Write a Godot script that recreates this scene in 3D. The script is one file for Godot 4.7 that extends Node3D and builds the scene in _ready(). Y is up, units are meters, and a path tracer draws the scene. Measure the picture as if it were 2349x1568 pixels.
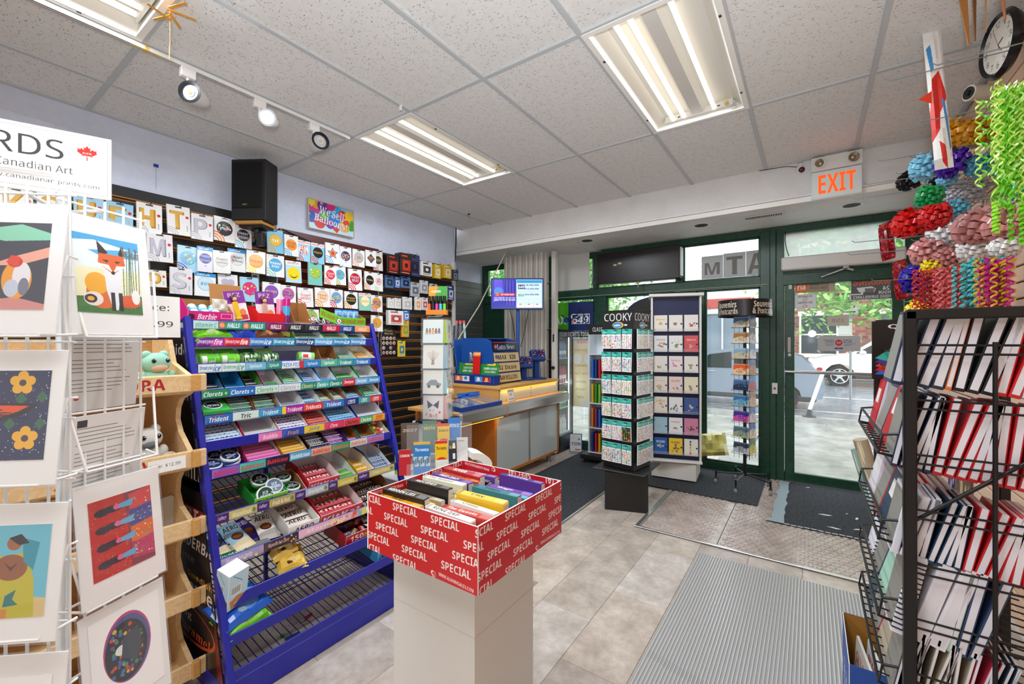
extends Node3D
# A small variety and post shop: candy rack, balloon wall, counter, card spinners, street door. Metres, y up.
# The left wall is x = 0, the right wall x = 4.7, the street front z = -3.4.

var pages: Array[Image] = []          # printed matter is drawn into these pages
var shelf := [[4, 4, 0], [4, 4, 0], [4, 4, 0]]
var page_mats := []                    # [material, page]
var mat_cache := {}
var used := {}
var rng := RandomNumberGenerator.new()
var fonts := {}
var glyphs := {}
const W1 := Rect2(0.0005, 0.0005, 0.0002, 0.0002)

func c(s: String) -> Color:
	return Color.html(s)

# ---------- mesh builder ----------
class MB:
	var v := PackedVector3Array()
	var n := PackedVector3Array()
	var uv := PackedVector2Array()
	var k := PackedColorArray()
	var t := Transform3D.IDENTITY
	var col := Color.WHITE
	func vert(p: Vector3, nn: Vector3, u: Vector2):
		v.append(t * p); n.append((t.basis * nn).normalized()); uv.append(u); k.append(col)
	func tri(a: Vector3, b: Vector3, d: Vector3, na := Vector3.ZERO, nb := Vector3.ZERO, nd := Vector3.ZERO, ua := Vector2(0.0006, 0.0006), ub := Vector2(0.0006, 0.0006), ud := Vector2(0.0006, 0.0006)):
		if na == Vector3.ZERO:
			na = (b - a).cross(d - a).normalized(); nb = na; nd = na
		vert(a, na, ua); vert(d, nd, ud); vert(b, nb, ub)
	func q(a: Vector3, b: Vector3, d: Vector3, e: Vector3, r := Rect2(0.0005, 0.0005, 0.0002, 0.0002)):
		var nn := (b - a).cross(d - a)
		if nn.length_squared() < 1e-16: nn = (d - a).cross(e - a)
		nn = nn.normalized()
		var ua := Vector2(r.position.x, r.end.y)
		var ub := r.end
		var ud := Vector2(r.end.x, r.position.y)
		var ue := r.position
		tri(a, b, d, nn, nn, nn, ua, ub, ud); tri(a, d, e, nn, nn, nn, ua, ud, ue)
	func box(s: Vector3, p := Vector3.ZERO, f := {}):
		var h := s / 2
		var g := func(x, y, z): return p + Vector3(x * h.x, y * h.y, z * h.z)
		var w := Rect2(0.0005, 0.0005, 0.0002, 0.0002)
		q(g.call(-1, -1, 1), g.call(1, -1, 1), g.call(1, 1, 1), g.call(-1, 1, 1), f.get("f", w))
		q(g.call(1, -1, -1), g.call(-1, -1, -1), g.call(-1, 1, -1), g.call(1, 1, -1), f.get("b", w))
		q(g.call(1, -1, 1), g.call(1, -1, -1), g.call(1, 1, -1), g.call(1, 1, 1), f.get("r", w))
		q(g.call(-1, -1, -1), g.call(-1, -1, 1), g.call(-1, 1, 1), g.call(-1, 1, -1), f.get("l", w))
		q(g.call(-1, 1, 1), g.call(1, 1, 1), g.call(1, 1, -1), g.call(-1, 1, -1), f.get("t", w))
		q(g.call(-1, -1, -1), g.call(1, -1, -1), g.call(1, -1, 1), g.call(-1, -1, 1), f.get("d", w))
	func cbox(s: Vector3, p := Vector3.ZERO, ch := 0.004, f := {}):   # chamfered box
		var h := s / 2
		var w := Rect2(0.0005, 0.0005, 0.0002, 0.0002)
		var P := func(x, y, z, ax): return p + Vector3(x * (h.x - (0.0 if ax == 0 else ch)), y * (h.y - (0.0 if ax == 1 else ch)), z * (h.z - (0.0 if ax == 2 else ch)))
		q(P.call(-1, -1, 1, 2), P.call(1, -1, 1, 2), P.call(1, 1, 1, 2), P.call(-1, 1, 1, 2), f.get("f", w))
		q(P.call(1, -1, -1, 2), P.call(-1, -1, -1, 2), P.call(-1, 1, -1, 2), P.call(1, 1, -1, 2), f.get("b", w))
		q(P.call(1, -1, 1, 0), P.call(1, -1, -1, 0), P.call(1, 1, -1, 0), P.call(1, 1, 1, 0), f.get("r", w))
		q(P.call(-1, -1, -1, 0), P.call(-1, -1, 1, 0), P.call(-1, 1, 1, 0), P.call(-1, 1, -1, 0), f.get("l", w))
		q(P.call(-1, 1, 1, 1), P.call(1, 1, 1, 1), P.call(1, 1, -1, 1), P.call(-1, 1, -1, 1), f.get("t", w))
		q(P.call(-1, -1, -1, 1), P.call(1, -1, -1, 1), P.call(1, -1, 1, 1), P.call(-1, -1, 1, 1), f.get("d", w))
		for a in [-1, 1]:
			for b in [-1, 1]:
				quad_out(P.call(a, -1, b, 0), P.call(a, 1, b, 0), P.call(a, 1, b, 2), P.call(a, -1, b, 2), p)
				quad_out(P.call(a, b, -1, 0), P.call(a, b, 1, 0), P.call(a, b, 1, 1), P.call(a, b, -1, 1), p)
				quad_out(P.call(-1, a, b, 1), P.call(1, a, b, 1), P.call(1, a, b, 2), P.call(-1, a, b, 2), p)
				for d in [-1, 1]:
					var x: Vector3 = P.call(a, b, d, 0)
					var y: Vector3 = P.call(a, b, d, 1)
					var z: Vector3 = P.call(a, b, d, 2)
					if (y - x).cross(z - x).dot(x - p) > 0: tri(x, y, z)
					else: tri(x, z, y)
	func quad_out(a: Vector3, b: Vector3, d: Vector3, e: Vector3, o: Vector3):
		if (b - a).cross(d - a).dot((a + d) / 2 - o) > 0: q(a, b, d, e)
		else: q(a, e, d, b)
	func lathe(pr: Array, seg := 16, p := Vector3.ZERO, a0 := 0.0, a1 := TAU, r := Rect2(0.0005, 0.0005, 0.0002, 0.0002)):   # profile of (radius, y) from bottom to top
		for i in pr.size() - 1:
			var A: Vector2 = pr[i]
			var B: Vector2 = pr[i + 1]
			var dn := Vector2(B.y - A.y, A.x - B.x).normalized()
			for j in seg:
				var x0 := a0 + (a1 - a0) * j / seg
				var x1 := a0 + (a1 - a0) * (j + 1) / seg
				var d0 := Vector3(sin(x0), 0, cos(x0))
				var d1 := Vector3(sin(x1), 0, cos(x1))
				var n0 := d0 * dn.x + Vector3.UP * dn.y
				var n1 := d1 * dn.x + Vector3.UP * dn.y
				var pa := p + d0 * A.x + Vector3.UP * A.y
				var pb := p + d1 * A.x + Vector3.UP * A.y
				var pc := p + d1 * B.x + Vector3.UP * B.y
				var pd := p + d0 * B.x + Vector3.UP * B.y
				var u0 := r.position.x + r.size.x * j / seg
				var u1 := r.position.x + r.size.x * (j + 1) / seg
				if A.x > 1e-6: tri(pa, pb, pc, n0, n1, n1, Vector2(u0, r.end.y), Vector2(u1, r.end.y), Vector2(u1, r.position.y))
				if B.x > 1e-6: tri(pa, pc, pd, n0, n1, n0, Vector2(u0, r.end.y), Vector2(u1, r.position.y), Vector2(u0, r.position.y))
	func disc(p: Vector3, rad: float, up := Vector3.UP, r := Rect2(0.0005, 0.0005, 0.0002, 0.0002), seg := 20, ref := Vector3.FORWARD):
		var e := up.normalized()
		if absf(e.dot(ref)) > 0.9: ref = Vector3.UP
		var a := (ref - e * ref.dot(e)).normalized()   # picture top
		var b := a.cross(e)                            # picture right
		for j in seg:
			var x0 := TAU * j / seg
			var x1 := TAU * (j + 1) / seg
			var f := func(x): return r.position + r.size * Vector2(0.5 + 0.5 * cos(x), 0.5 - 0.5 * sin(x))
			tri(p, p + (b * cos(x0) + a * sin(x0)) * rad, p + (b * cos(x1) + a * sin(x1)) * rad, e, e, e, r.get_center(), f.call(x0), f.call(x1))
	func cyl(a: Vector3, b: Vector3, r0: float, r1 := -1.0, seg := 10, caps := true):
		if r1 < 0: r1 = r0
		var e := (b - a).normalized()
		var x := e.cross(Vector3.UP if absf(e.y) < 0.9 else Vector3.RIGHT).normalized()
		var y := e.cross(x)
		for j in seg:
			var p0 := TAU * j / seg
			var p1 := TAU * (j + 1) / seg
			var d0 := x * cos(p0) + y * sin(p0)
			var d1 := x * cos(p1) + y * sin(p1)
			tri(a + d0 * r0, a + d1 * r0, b + d1 * r1, d0, d1, d1)
			tri(a + d0 * r0, b + d1 * r1, b + d0 * r1, d0, d1, d0)
			if caps:
				tri(a, a + d1 * r0, a + d0 * r0); tri(b, b + d0 * r1, b + d1 * r1)
	func tube(pts: Array, r := 0.003, seg := 6, closed := false):
		var m := pts.size()
		var x := Vector3.ZERO
		var rings := []
		for i in m:
			var a: Vector3 = pts[(i - 1 + m) % m] if closed or i > 0 else pts[0]
			var b: Vector3 = pts[(i + 1) % m] if closed or i < m - 1 else pts[m - 1]
			var e := (b - a).normalized()
			if x == Vector3.ZERO: x = e.cross(Vector3.UP if absf(e.y) < 0.9 else Vector3.RIGHT).normalized()
			x = (x - e * x.dot(e)).normalized()
			var y := e.cross(x)
			var g := []
			for j in seg:
				g.append(x * cos(TAU * j / seg) + y * sin(TAU * j / seg))
			rings.append(g)
		for i in (m if closed else m - 1):
			var k2 := (i + 1) % m
			for j in seg:
				var j2 := (j + 1) % seg
				var A: Vector3 = pts[i]
				var B: Vector3 = pts[k2]
				tri(A + rings[i][j] * r, A + rings[i][j2] * r, B + rings[k2][j2] * r, rings[i][j], rings[i][j2], rings[k2][j2])
				tri(A + rings[i][j] * r, B + rings[k2][j2] * r, B + rings[k2][j] * r, rings[i][j], rings[k2][j2], rings[k2][j])
		if not closed:
			for j in seg:
				tri(pts[0], pts[0] + rings[0][(j + 1) % seg] * r, pts[0] + rings[0][j] * r)
				tri(pts[m - 1], pts[m - 1] + rings[m - 1][j] * r, pts[m - 1] + rings[m - 1][(j + 1) % seg] * r)
	func prism(poly: PackedVector2Array, d: float, p := Vector3.ZERO, r := Rect2(0.0005, 0.0005, 0.0002, 0.0002)):   # polygon in xy, thick d along z, centred
		if Geometry2D.is_polygon_clockwise(poly):
			poly = poly.duplicate(); poly.reverse()
		var lo := poly[0]
		var hi := poly[0]
		for a in poly:
			lo = lo.min(a); hi = hi.max(a)
		var f := func(a: Vector2): return r.position + r.size * Vector2((a.x - lo.x) / maxf(hi.x - lo.x, 1e-6), 1.0 - (a.y - lo.y) / maxf(hi.y - lo.y, 1e-6))
		var id := Geometry2D.triangulate_polygon(poly)
		var z := Vector3(0, 0, d / 2)
		for i in range(0, id.size(), 3):
			var a := poly[id[i]]
			var b := poly[id[i + 1]]
			var e := poly[id[i + 2]]
			if (b - a).cross(e - a) < 0:
				var s := b; b = e; e = s
			var A := p + Vector3(a.x, a.y, 0)
			var B := p + Vector3(b.x, b.y, 0)
			var E := p + Vector3(e.x, e.y, 0)
			tri(A + z, B + z, E + z, Vector3.BACK, Vector3.BACK, Vector3.BACK, f.call(a), f.call(b), f.call(e))
			tri(A - z, E - z, B - z, Vector3.FORWARD, Vector3.FORWARD, Vector3.FORWARD)
		for i in poly.size():
			var a := p + Vector3(poly[i].x, poly[i].y, 0)
			var b := p + Vector3(poly[(i + 1) % poly.size()].x, poly[(i + 1) % poly.size()].y, 0)
			q(a - z, b - z, b + z, a + z)
	func sph(p: Vector3, r: Vector3, seg := 12, rings := 8):
		for i in rings:
			var t0 := PI * i / rings
			var t1 := PI * (i + 1) / rings
			for j in seg:
				var a0 := TAU * j / seg
				var a1 := TAU * (j + 1) / seg
				var g := func(th, ph): return Vector3(sin(th) * sin(ph), cos(th), sin(th) * cos(ph))
				var A: Vector3 = g.call(t1, a0)
				var B: Vector3 = g.call(t1, a1)
				var D: Vector3 = g.call(t0, a1)
				var E: Vector3 = g.call(t0, a0)
				if i < rings - 1: tri(p + A * r, p + B * r, p + D * r, (A / r).normalized(), (B / r).normalized(), (D / r).normalized())
				if i > 0: tri(p + A * r, p + D * r, p + E * r, (A / r).normalized(), (D / r).normalized(), (E / r).normalized())
	func bag(w: float, h: float, d: float, r := Rect2(0.0005, 0.0005, 0.0002, 0.0002), nx := 8, ny := 8, wob := 0.0, sd := 1):   # pillow pouch, front to +z, crimped ends up and down
		var H := func(i, j, s):
			var x := float(i) / nx * 2 - 1
			var y := float(j) / ny * 2 - 1
			var e := (1 - x * x * x * x) * (1 - pow(absf(y), 6.0))
			var z: float = d / 2 * sqrt(maxf(e, 0.0)) * s + 0.0006 * s + wob * sin(x * 5 + sd) * cos(y * 4 + sd * 1.7) * e
			return Vector3(x * w / 2 * (1 - 0.04 * (1 - y * y)), y * h / 2, z)
		for s in [1, -1]:
			for i in nx:
				for j in ny:
					var A: Vector3 = H.call(i, j, s)
					var B: Vector3 = H.call(i + 1, j, s)
					var D: Vector3 = H.call(i + 1, j + 1, s)
					var E: Vector3 = H.call(i, j + 1, s)
					var rr := Rect2(r.position + r.size * Vector2(float(i) / nx, 1 - float(j + 1) / ny), r.size / Vector2(nx, ny))
					if s == 1: q(A, B, D, E, rr)
					else: q(B, A, E, D, rr)
	func made() -> ArrayMesh:
		var a := []
		a.resize(Mesh.ARRAY_MAX)
		a[Mesh.ARRAY_VERTEX] = v; a[Mesh.ARRAY_NORMAL] = n; a[Mesh.ARRAY_TEX_UV] = uv; a[Mesh.ARRAY_COLOR] = k
		var m := ArrayMesh.new()
		m.add_surface_from_arrays(Mesh.PRIMITIVE_TRIANGLES, a)
		return m

func mb(col := Color.WHITE, t := Transform3D.IDENTITY) -> MB:
	var b := MB.new(); b.col = col; b.t = t
	return b

func at(x: float, y: float, z: float, ry := 0.0, rx := 0.0, rz := 0.0) -> Transform3D:   # turned about y, then tilted about its own x and z, in degrees
	return Transform3D(Basis.from_euler(Vector3(deg_to_rad(rx), deg_to_rad(ry), deg_to_rad(rz))), Vector3(x, y, z))

# ---------- materials: colour comes from the print page times the vertex colour ----------
func mt(rough := 0.55, metal := 0.0, page := 0) -> StandardMaterial3D:
	var key := "%.2f %.2f %d" % [rough, metal, page]
	if not mat_cache.has(key):
		var m := StandardMaterial3D.new()
		m.roughness = rough; m.metallic = metal
		m.vertex_color_use_as_albedo = true; m.vertex_color_is_srgb = true
		m.texture_repeat = false
		page_mats.append([m, page])
		mat_cache[key] = m
	return mat_cache[key]

func glass(tint: Color, rough := 0.02) -> StandardMaterial3D:
	var key := "glass %s %.2f" % [tint.to_html(), rough]
	if not mat_cache.has(key):
		var m := StandardMaterial3D.new()
		m.transparency = BaseMaterial3D.TRANSPARENCY_ALPHA
		m.albedo_color = tint; m.roughness = rough
		mat_cache[key] = m
	return mat_cache[key]

func glow(col: Color, e: float) -> StandardMaterial3D:
	var m := StandardMaterial3D.new()
	m.albedo_color = col; m.emission_enabled = true; m.emission = col; m.emission_energy_multiplier = e
	return m

# ---------- things and parts ----------
func numbered(s: String) -> String:
	used[s] = used.get(s, -1) + 1
	return s if used[s] == 0 else "%s_%03d" % [s, used[s]]

func tag(o: Node, label: String, cat: String, group := ""):
	o.set_meta("label", label); o.set_meta("category", cat)
	if group: o.set_meta("group", group)

func thing(called: String, label: String, cat: String, x := Transform3D.IDENTITY, group := "") -> Node3D:
	var o := Node3D.new()
	o.name = numbered(called); o.transform = x
	tag(o, label, cat, group)
	add_child(o)
	return o

func part(p: Node, called: String, b, m: Material, x := Transform3D.IDENTITY, label := "") -> MeshInstance3D:
	var o := MeshInstance3D.new()
	o.name = called
	o.mesh = b.made() if b is MB else b
	o.material_override = m
	o.transform = x
	if label: o.set_meta("label", label)
	p.add_child(o, true)
	return o

func one(called: String, label: String, cat: String, b, m: Material, x := Transform3D.IDENTITY, group := "") -> MeshInstance3D:
	var o := MeshInstance3D.new()
	o.name = numbered(called)
	o.mesh = b.made() if b is MB else b
	o.material_override = m; o.transform = x
	tag(o, label, cat, group)
	add_child(o)
	return o

func struct(called: String, b, m: Material, label := "", cat := "structure") -> Node3D:
	var o: Node3D
	if b == null: o = Node3D.new()
	else:
		o = MeshInstance3D.new(); o.mesh = b.made() if b is MB else b; o.material_override = m
	o.name = numbered(called)
	o.set_meta("kind", "structure")
	if label: o.set_meta("label", label)
	o.set_meta("category", cat)
	add_child(o)
	return o

# ---------- printing ----------
var P: Image
var pr := Rect2i()
var prpage := 0
func sheet(w: int, h: int, bg: Color, page := 1) -> Rect2:   # reserve w x h pixels; drawing calls below use 0..1 inside it
	var s: Array = shelf[page]
	if s[0] + w + 4 > 2048:
		s[0] = 4; s[1] += s[2] + 4; s[2] = 0
	if s[1] + h + 4 > 2048: push_error("page %d is full" % page)
	P = pages[page]; prpage = page
	pr = Rect2i(s[0], s[1], w, h)
	P.fill_rect(pr.grow(2), bg)
	s[0] += w + 4; s[2] = maxi(s[2], h)
	return Rect2((pr.position.x + 0.5) / 2048.0, (pr.position.y + 0.5) / 2048.0, (w - 1) / 2048.0, (h - 1) / 2048.0)

func pspan(y: int, x0: float, x1: float, col: Color):
	if y < pr.position.y or y >= pr.end.y: return
	var a := maxi(int(ceil(x0 - 0.5)), pr.position.x)
	var b := mini(int(ceil(x1 - 0.5)), pr.end.x)
	if b > a: P.fill_rect(Rect2i(a, y, b - a, 1), col)

func pR(x: float, y: float, w: float, h: float, col: Color):
	var a := Rect2i(pr.position + Vector2i(roundi(x * pr.size.x), roundi(y * pr.size.y)), Vector2i(maxi(1, roundi(w * pr.size.x)), maxi(1, roundi(h * pr.size.y)))).intersection(pr)
	if a.size.x > 0 and a.size.y > 0: P.fill_rect(a, col)

func pC(x: float, y: float, rx: float, ry: float, col: Color):   # radii as shares of width and height; ry 0 makes a circle
	var px := rx * pr.size.x
	var py := ry * pr.size.y if ry > 0 else px
	var cx := pr.position.x + x * pr.size.x
	var cy := pr.position.y + y * pr.size.y
	for r in range(int(floor(cy - py)), int(ceil(cy + py)) + 1):
		var d := (r + 0.5 - cy) / maxf(py, 0.01)
		if absf(d) < 1:
			var s := px * sqrt(1 - d * d)
			pspan(r, cx - s, cx + s, col)

func pP(a: Array, col: Color):   # polygon, flat list of x, y
	var pts := []
	var lo := 1e9
	var hi := -1e9
	for i in range(0, a.size(), 2):
		var p := Vector2(pr.position) + Vector2(a[i], a[i + 1]) * Vector2(pr.size)
		pts.append(p); lo = minf(lo, p.y); hi = maxf(hi, p.y)
	for r in range(maxi(int(floor(lo)), pr.position.y), mini(int(ceil(hi)), pr.end.y - 1) + 1):
		var y := r + 0.5
		var xs := []
		for i in pts.size():
			var p: Vector2 = pts[i]
			var q: Vector2 = pts[(i + 1) % pts.size()]
			if (p.y <= y) != (q.y <= y): xs.append(p.x + (y - p.y) / (q.y - p.y) * (q.x - p.x))
		xs.sort()
		for i in range(0, xs.size() - 1, 2): pspan(r, xs[i], xs[i + 1], col)

func pL(x0: float, y0: float, x1: float, y1: float, w: float, col: Color):   # width as a share of the sheet's width
	var a := Vector2(x0, y0) * Vector2(pr.size)
	var b := Vector2(x1, y1) * Vector2(pr.size)
	var s := (b - a).normalized().orthogonal() * w * pr.size.x / 2
	if a.distance_to(b) < 0.01: return
	var f := []
	for p in [a + s, b + s, b - s, a - s]: f.append_array([p.x / pr.size.x, p.y / pr.size.y])
	pP(f, col)

func pB(x: float, y: float, w: float, h: float, t: float, col: Color):   # outlined frame, t as a share of the width
	var ty := t * pr.size.x / pr.size.y
	pR(x, y, w, ty, col); pR(x, y + h - ty, w, ty, col); pR(x, y, t, h, col); pR(x + w - t, y, t, h, col)

func glyph(s: String, face: String) -> Array:
	var key := face + "|" + s
	if not glyphs.has(key):
		if not fonts.has(face):
			var f := SystemFont.new()
			f.font_names = PackedStringArray(["Droid Serif" if face.begins_with("serif") else "Droid Sans Mono" if face.begins_with("mono") else "Droid Sans"])
			f.font_weight = 700 if face.ends_with("b") else 400
			fonts[face] = f
		var t := TextMesh.new()
		t.text = s; t.font = fonts[face]; t.font_size = 48; t.pixel_size = 1.0 / 48; t.depth = 0.0; t.curve_step = 6.0
		var a := t.get_mesh_arrays()
		var lo := Vector2(1e9, 1e9)
		var hi := -lo
		for p in a[0]:
			lo = lo.min(Vector2(p.x, p.y)); hi = hi.max(Vector2(p.x, p.y))
		glyphs[key] = [a[0], lo, hi, a[Mesh.ARRAY_INDEX]]
	return glyphs[key]

func pT(s: String, x: float, y: float, w: float, h: float, col: Color, face := "sansb", mirror := false, shear := 0.0, turn := 0.0):   # lettering set to fill w x h around x, y
	var g := glyph(s, face)
	var lo: Vector2 = g[1]
	var sz: Vector2 = g[2] - lo
	var S := Vector2(pr.size)
	var ce := Vector2(pr.position) + Vector2(x, y) * S
	var f := Vector2(w, h) * S
	var pts := PackedVector2Array()
	for p in g[0]:
		var d := (Vector2(p.x, p.y) - lo) / sz - Vector2(0.5, 0.5)
		if mirror: d.x = -d.x
		d = Vector2(d.x * f.x + d.y * f.y * shear, -d.y * f.y)
		pts.append(ce + d.rotated(turn))
	var id: PackedInt32Array = g[3]
	for i in range(0, id.size(), 3):
		ptri(pts[id[i]], pts[id[i + 1]], pts[id[i + 2]], col)

func ptri(a: Vector2, b: Vector2, d: Vector2, col: Color):
	var lo := minf(a.y, minf(b.y, d.y))
	var hi := maxf(a.y, maxf(b.y, d.y))
	for r in range(int(ceil(lo - 0.5)), int(ceil(hi - 0.5))):
		var y := r + 0.5
		var x0 := 1e9
		var x1 := -1e9
		for e in [[a, b], [b, d], [d, a]]:
			var p: Vector2 = e[0]
			var q: Vector2 = e[1]
			if (p.y <= y) != (q.y <= y):
				var x := p.x + (y - p.y) / (q.y - p.y) * (q.x - p.x)
				x0 = minf(x0, x); x1 = maxf(x1, x)
		pspan(r, x0, x1, col)

func pstar(x: float, y: float, r: float, n: int, inner: float, col: Color, a0 := 0.0):
	var f := []
	var k := float(pr.size.x) / pr.size.y
	for i in n * 2:
		var a := a0 + TAU * i / (n * 2)
		var q := r if i % 2 == 0 else r * inner
		f.append_array([x + sin(a) * q, y - cos(a) * q * k])
	pP(f, col)

func pdots(n: int, x: float, y: float, w: float, h: float, r: float, cols: Array, sd := 1):
	rng.seed = sd
	for i in n: pC(x + rng.randf() * w, y + rng.randf() * h, r * rng.randf_range(0.5, 1.2), 0, c(cols[rng.randi() % cols.size()]))

func pleaf(x: float, y: float, r: float, col: Color):   # maple leaf
	var k := float(pr.size.x) / pr.size.y
	var o := [0, -1, 0.16, -0.68, 0.36, -0.78, 0.27, -0.36, 0.55, -0.62, 0.62, -0.45, 0.95, -0.5, 0.85, -0.22, 1, -0.12, 0.5, 0.25, 0.56, 0.42, 0.05, 0.36, 0.06, 0.95, -0.06, 0.95, -0.05, 0.36, -0.56, 0.42, -0.5, 0.25, -1, -0.12, -0.85, -0.22, -0.95, -0.5, -0.62, -0.45, -0.55, -0.62, -0.27, -0.36, -0.36, -0.78, -0.16, -0.68]
	var f := []
	for i in range(0, o.size(), 2): f.append_array([x + o[i] * r, y + o[i + 1] * r * k])
	pP(f, col)

func _ready():
	rng.seed = 7
	var cam := Camera3D.new()
	cam.name = "camera"
	cam.fov = rad_to_deg(2 * atan(784.0 / 981.0))
	cam.position = Vector3(3.87, 1.45, 1.92)
	cam.rotation_degrees = Vector3(0, 34.9, 0)
	cam.near = 0.05; cam.far = 200
	cam.current = true
	add_child(cam)
	var env := Environment.new()
	env.background_mode = Environment.BG_SKY
	var sky := Sky.new()
	var sm := ProceduralSkyMaterial.new()        # a bright, even overcast after rain
	sm.sky_top_color = Color(0.86, 0.88, 0.91); sm.sky_horizon_color = Color(0.94, 0.95, 0.96)
	sm.ground_bottom_color = Color(0.45, 0.45, 0.45); sm.ground_horizon_color = Color(0.6, 0.6, 0.6)
	sm.sky_energy_multiplier = SKY_E; sm.ground_energy_multiplier = SKY_E
	sky.sky_material = sm
	env.sky = sky
	env.tonemap_mode = Environment.TONE_MAPPER_LINEAR
	env.tonemap_exposure = 1.0
	env.sdfgi_enabled = true; env.ssao_enabled = true; env.ssil_enabled = true
	var we := WorldEnvironment.new()
	we.name = "surroundings"; we.environment = env
	add_child(we)
	# the photographer's flash, its head tilted up: the track heads throw their shadows away from the camera onto the ceiling
	var fl := SpotLight3D.new()
	fl.name = "camera_flash"
	fl.position = Vector3(3.9, 1.62, 2.0); fl.rotation_degrees = Vector3(40, 36, 0)
	fl.light_energy = 5.2; fl.light_color = Color(0.94, 0.97, 1.0); fl.spot_angle = 60; fl.spot_angle_attenuation = 1.0; fl.spot_range = 15; fl.light_size = 0.06; fl.shadow_enabled = true
	add_child(fl)
	for i in 3:
		var im := Image.create(2048, 2048, false, Image.FORMAT_RGB8)
		im.fill(Color.WHITE)
		pages.append(im)
	build_shell()
	build_ceiling_fittings()
	build_street()
	build_facade_things()
	build_candy_rack()
	build_candy()
	build_wall_goods()
	build_wood_display()
	build_print_rack()
	build_bin()
	build_counter()
	build_spinners()
	build_right_side()
	for a in page_mats:
		a[0].albedo_texture = page_tex(a[1])
	for a in screens: a[0].emission_texture = page_tex(a[1])

const SKY_E := 2.0
const TUBE_LIGHT := 1.06
var page_texs := {}
func page_tex(i: int) -> ImageTexture:
	if not page_texs.has(i): page_texs[i] = ImageTexture.create_from_image(pages[i])
	return page_texs[i]

func noise_img(w: int, freq: float, oct: int, sd: int, kind := FastNoiseLite.TYPE_SIMPLEX_SMOOTH) -> Image:
	var f := FastNoiseLite.new()
	f.seed = sd; f.noise_type = kind; f.frequency = freq; f.fractal_octaves = oct
	return f.get_seamless_image(w, w)

func toned(w: int, base: Color, amp: float, layers: Array, tint := Color(1, 1, 1)) -> Image:   # stains and grain: layers of [frequency, octaves, share]
	var out := Image.create(w, w, false, Image.FORMAT_RGB8)
	var ims := []
	for l in layers: ims.append([noise_img(w, l[0], l[1], int(l[0] * 977) + 3).get_data(), l[2]])
	var d := PackedByteArray()
	d.resize(w * w * 3)
	for i in w * w:
		var s := 0.0
		for m in ims: s += (m[0][i] / 255.0 - 0.5) * m[1]
		s *= amp
		d[i * 3] = clampi(int((base.r + s * tint.r) * 255), 0, 255)
		d[i * 3 + 1] = clampi(int((base.g + s * tint.g) * 255), 0, 255)
		d[i * 3 + 2] = clampi(int((base.b + s * tint.b) * 255), 0, 255)
	return Image.create_from_data(w, w, false, Image.FORMAT_RGB8, d)

func tex_mat(key: String, im, metres: float, rough: float, bump := 0.0, world := true) -> StandardMaterial3D:
	if mat_cache.has(key): return mat_cache[key]
	var m := StandardMaterial3D.new()
	m.albedo_texture = ImageTexture.create_from_image(im)
	m.roughness = rough
	m.uv1_triplanar = true; m.uv1_world_triplanar = world
	m.uv1_scale = Vector3.ONE / metres
	m.vertex_color_use_as_albedo = true; m.vertex_color_is_srgb = true
	if bump > 0:
		var b: Image = im.duplicate()
		b.bump_map_to_normal_map(bump)
		m.normal_enabled = true; m.normal_texture = ImageTexture.create_from_image(b); m.normal_scale = 1.0
	mat_cache[key] = m
	return m

func V(x: float, y: float, z: float) -> Vector3:
	return Vector3(x, y, z)
func V2(x: float, y: float) -> Vector2:
	return Vector2(x, y)

const GREEN := "1c4633"
var wall_left_node: Node3D
var wall_right_node: Node3D

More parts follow.
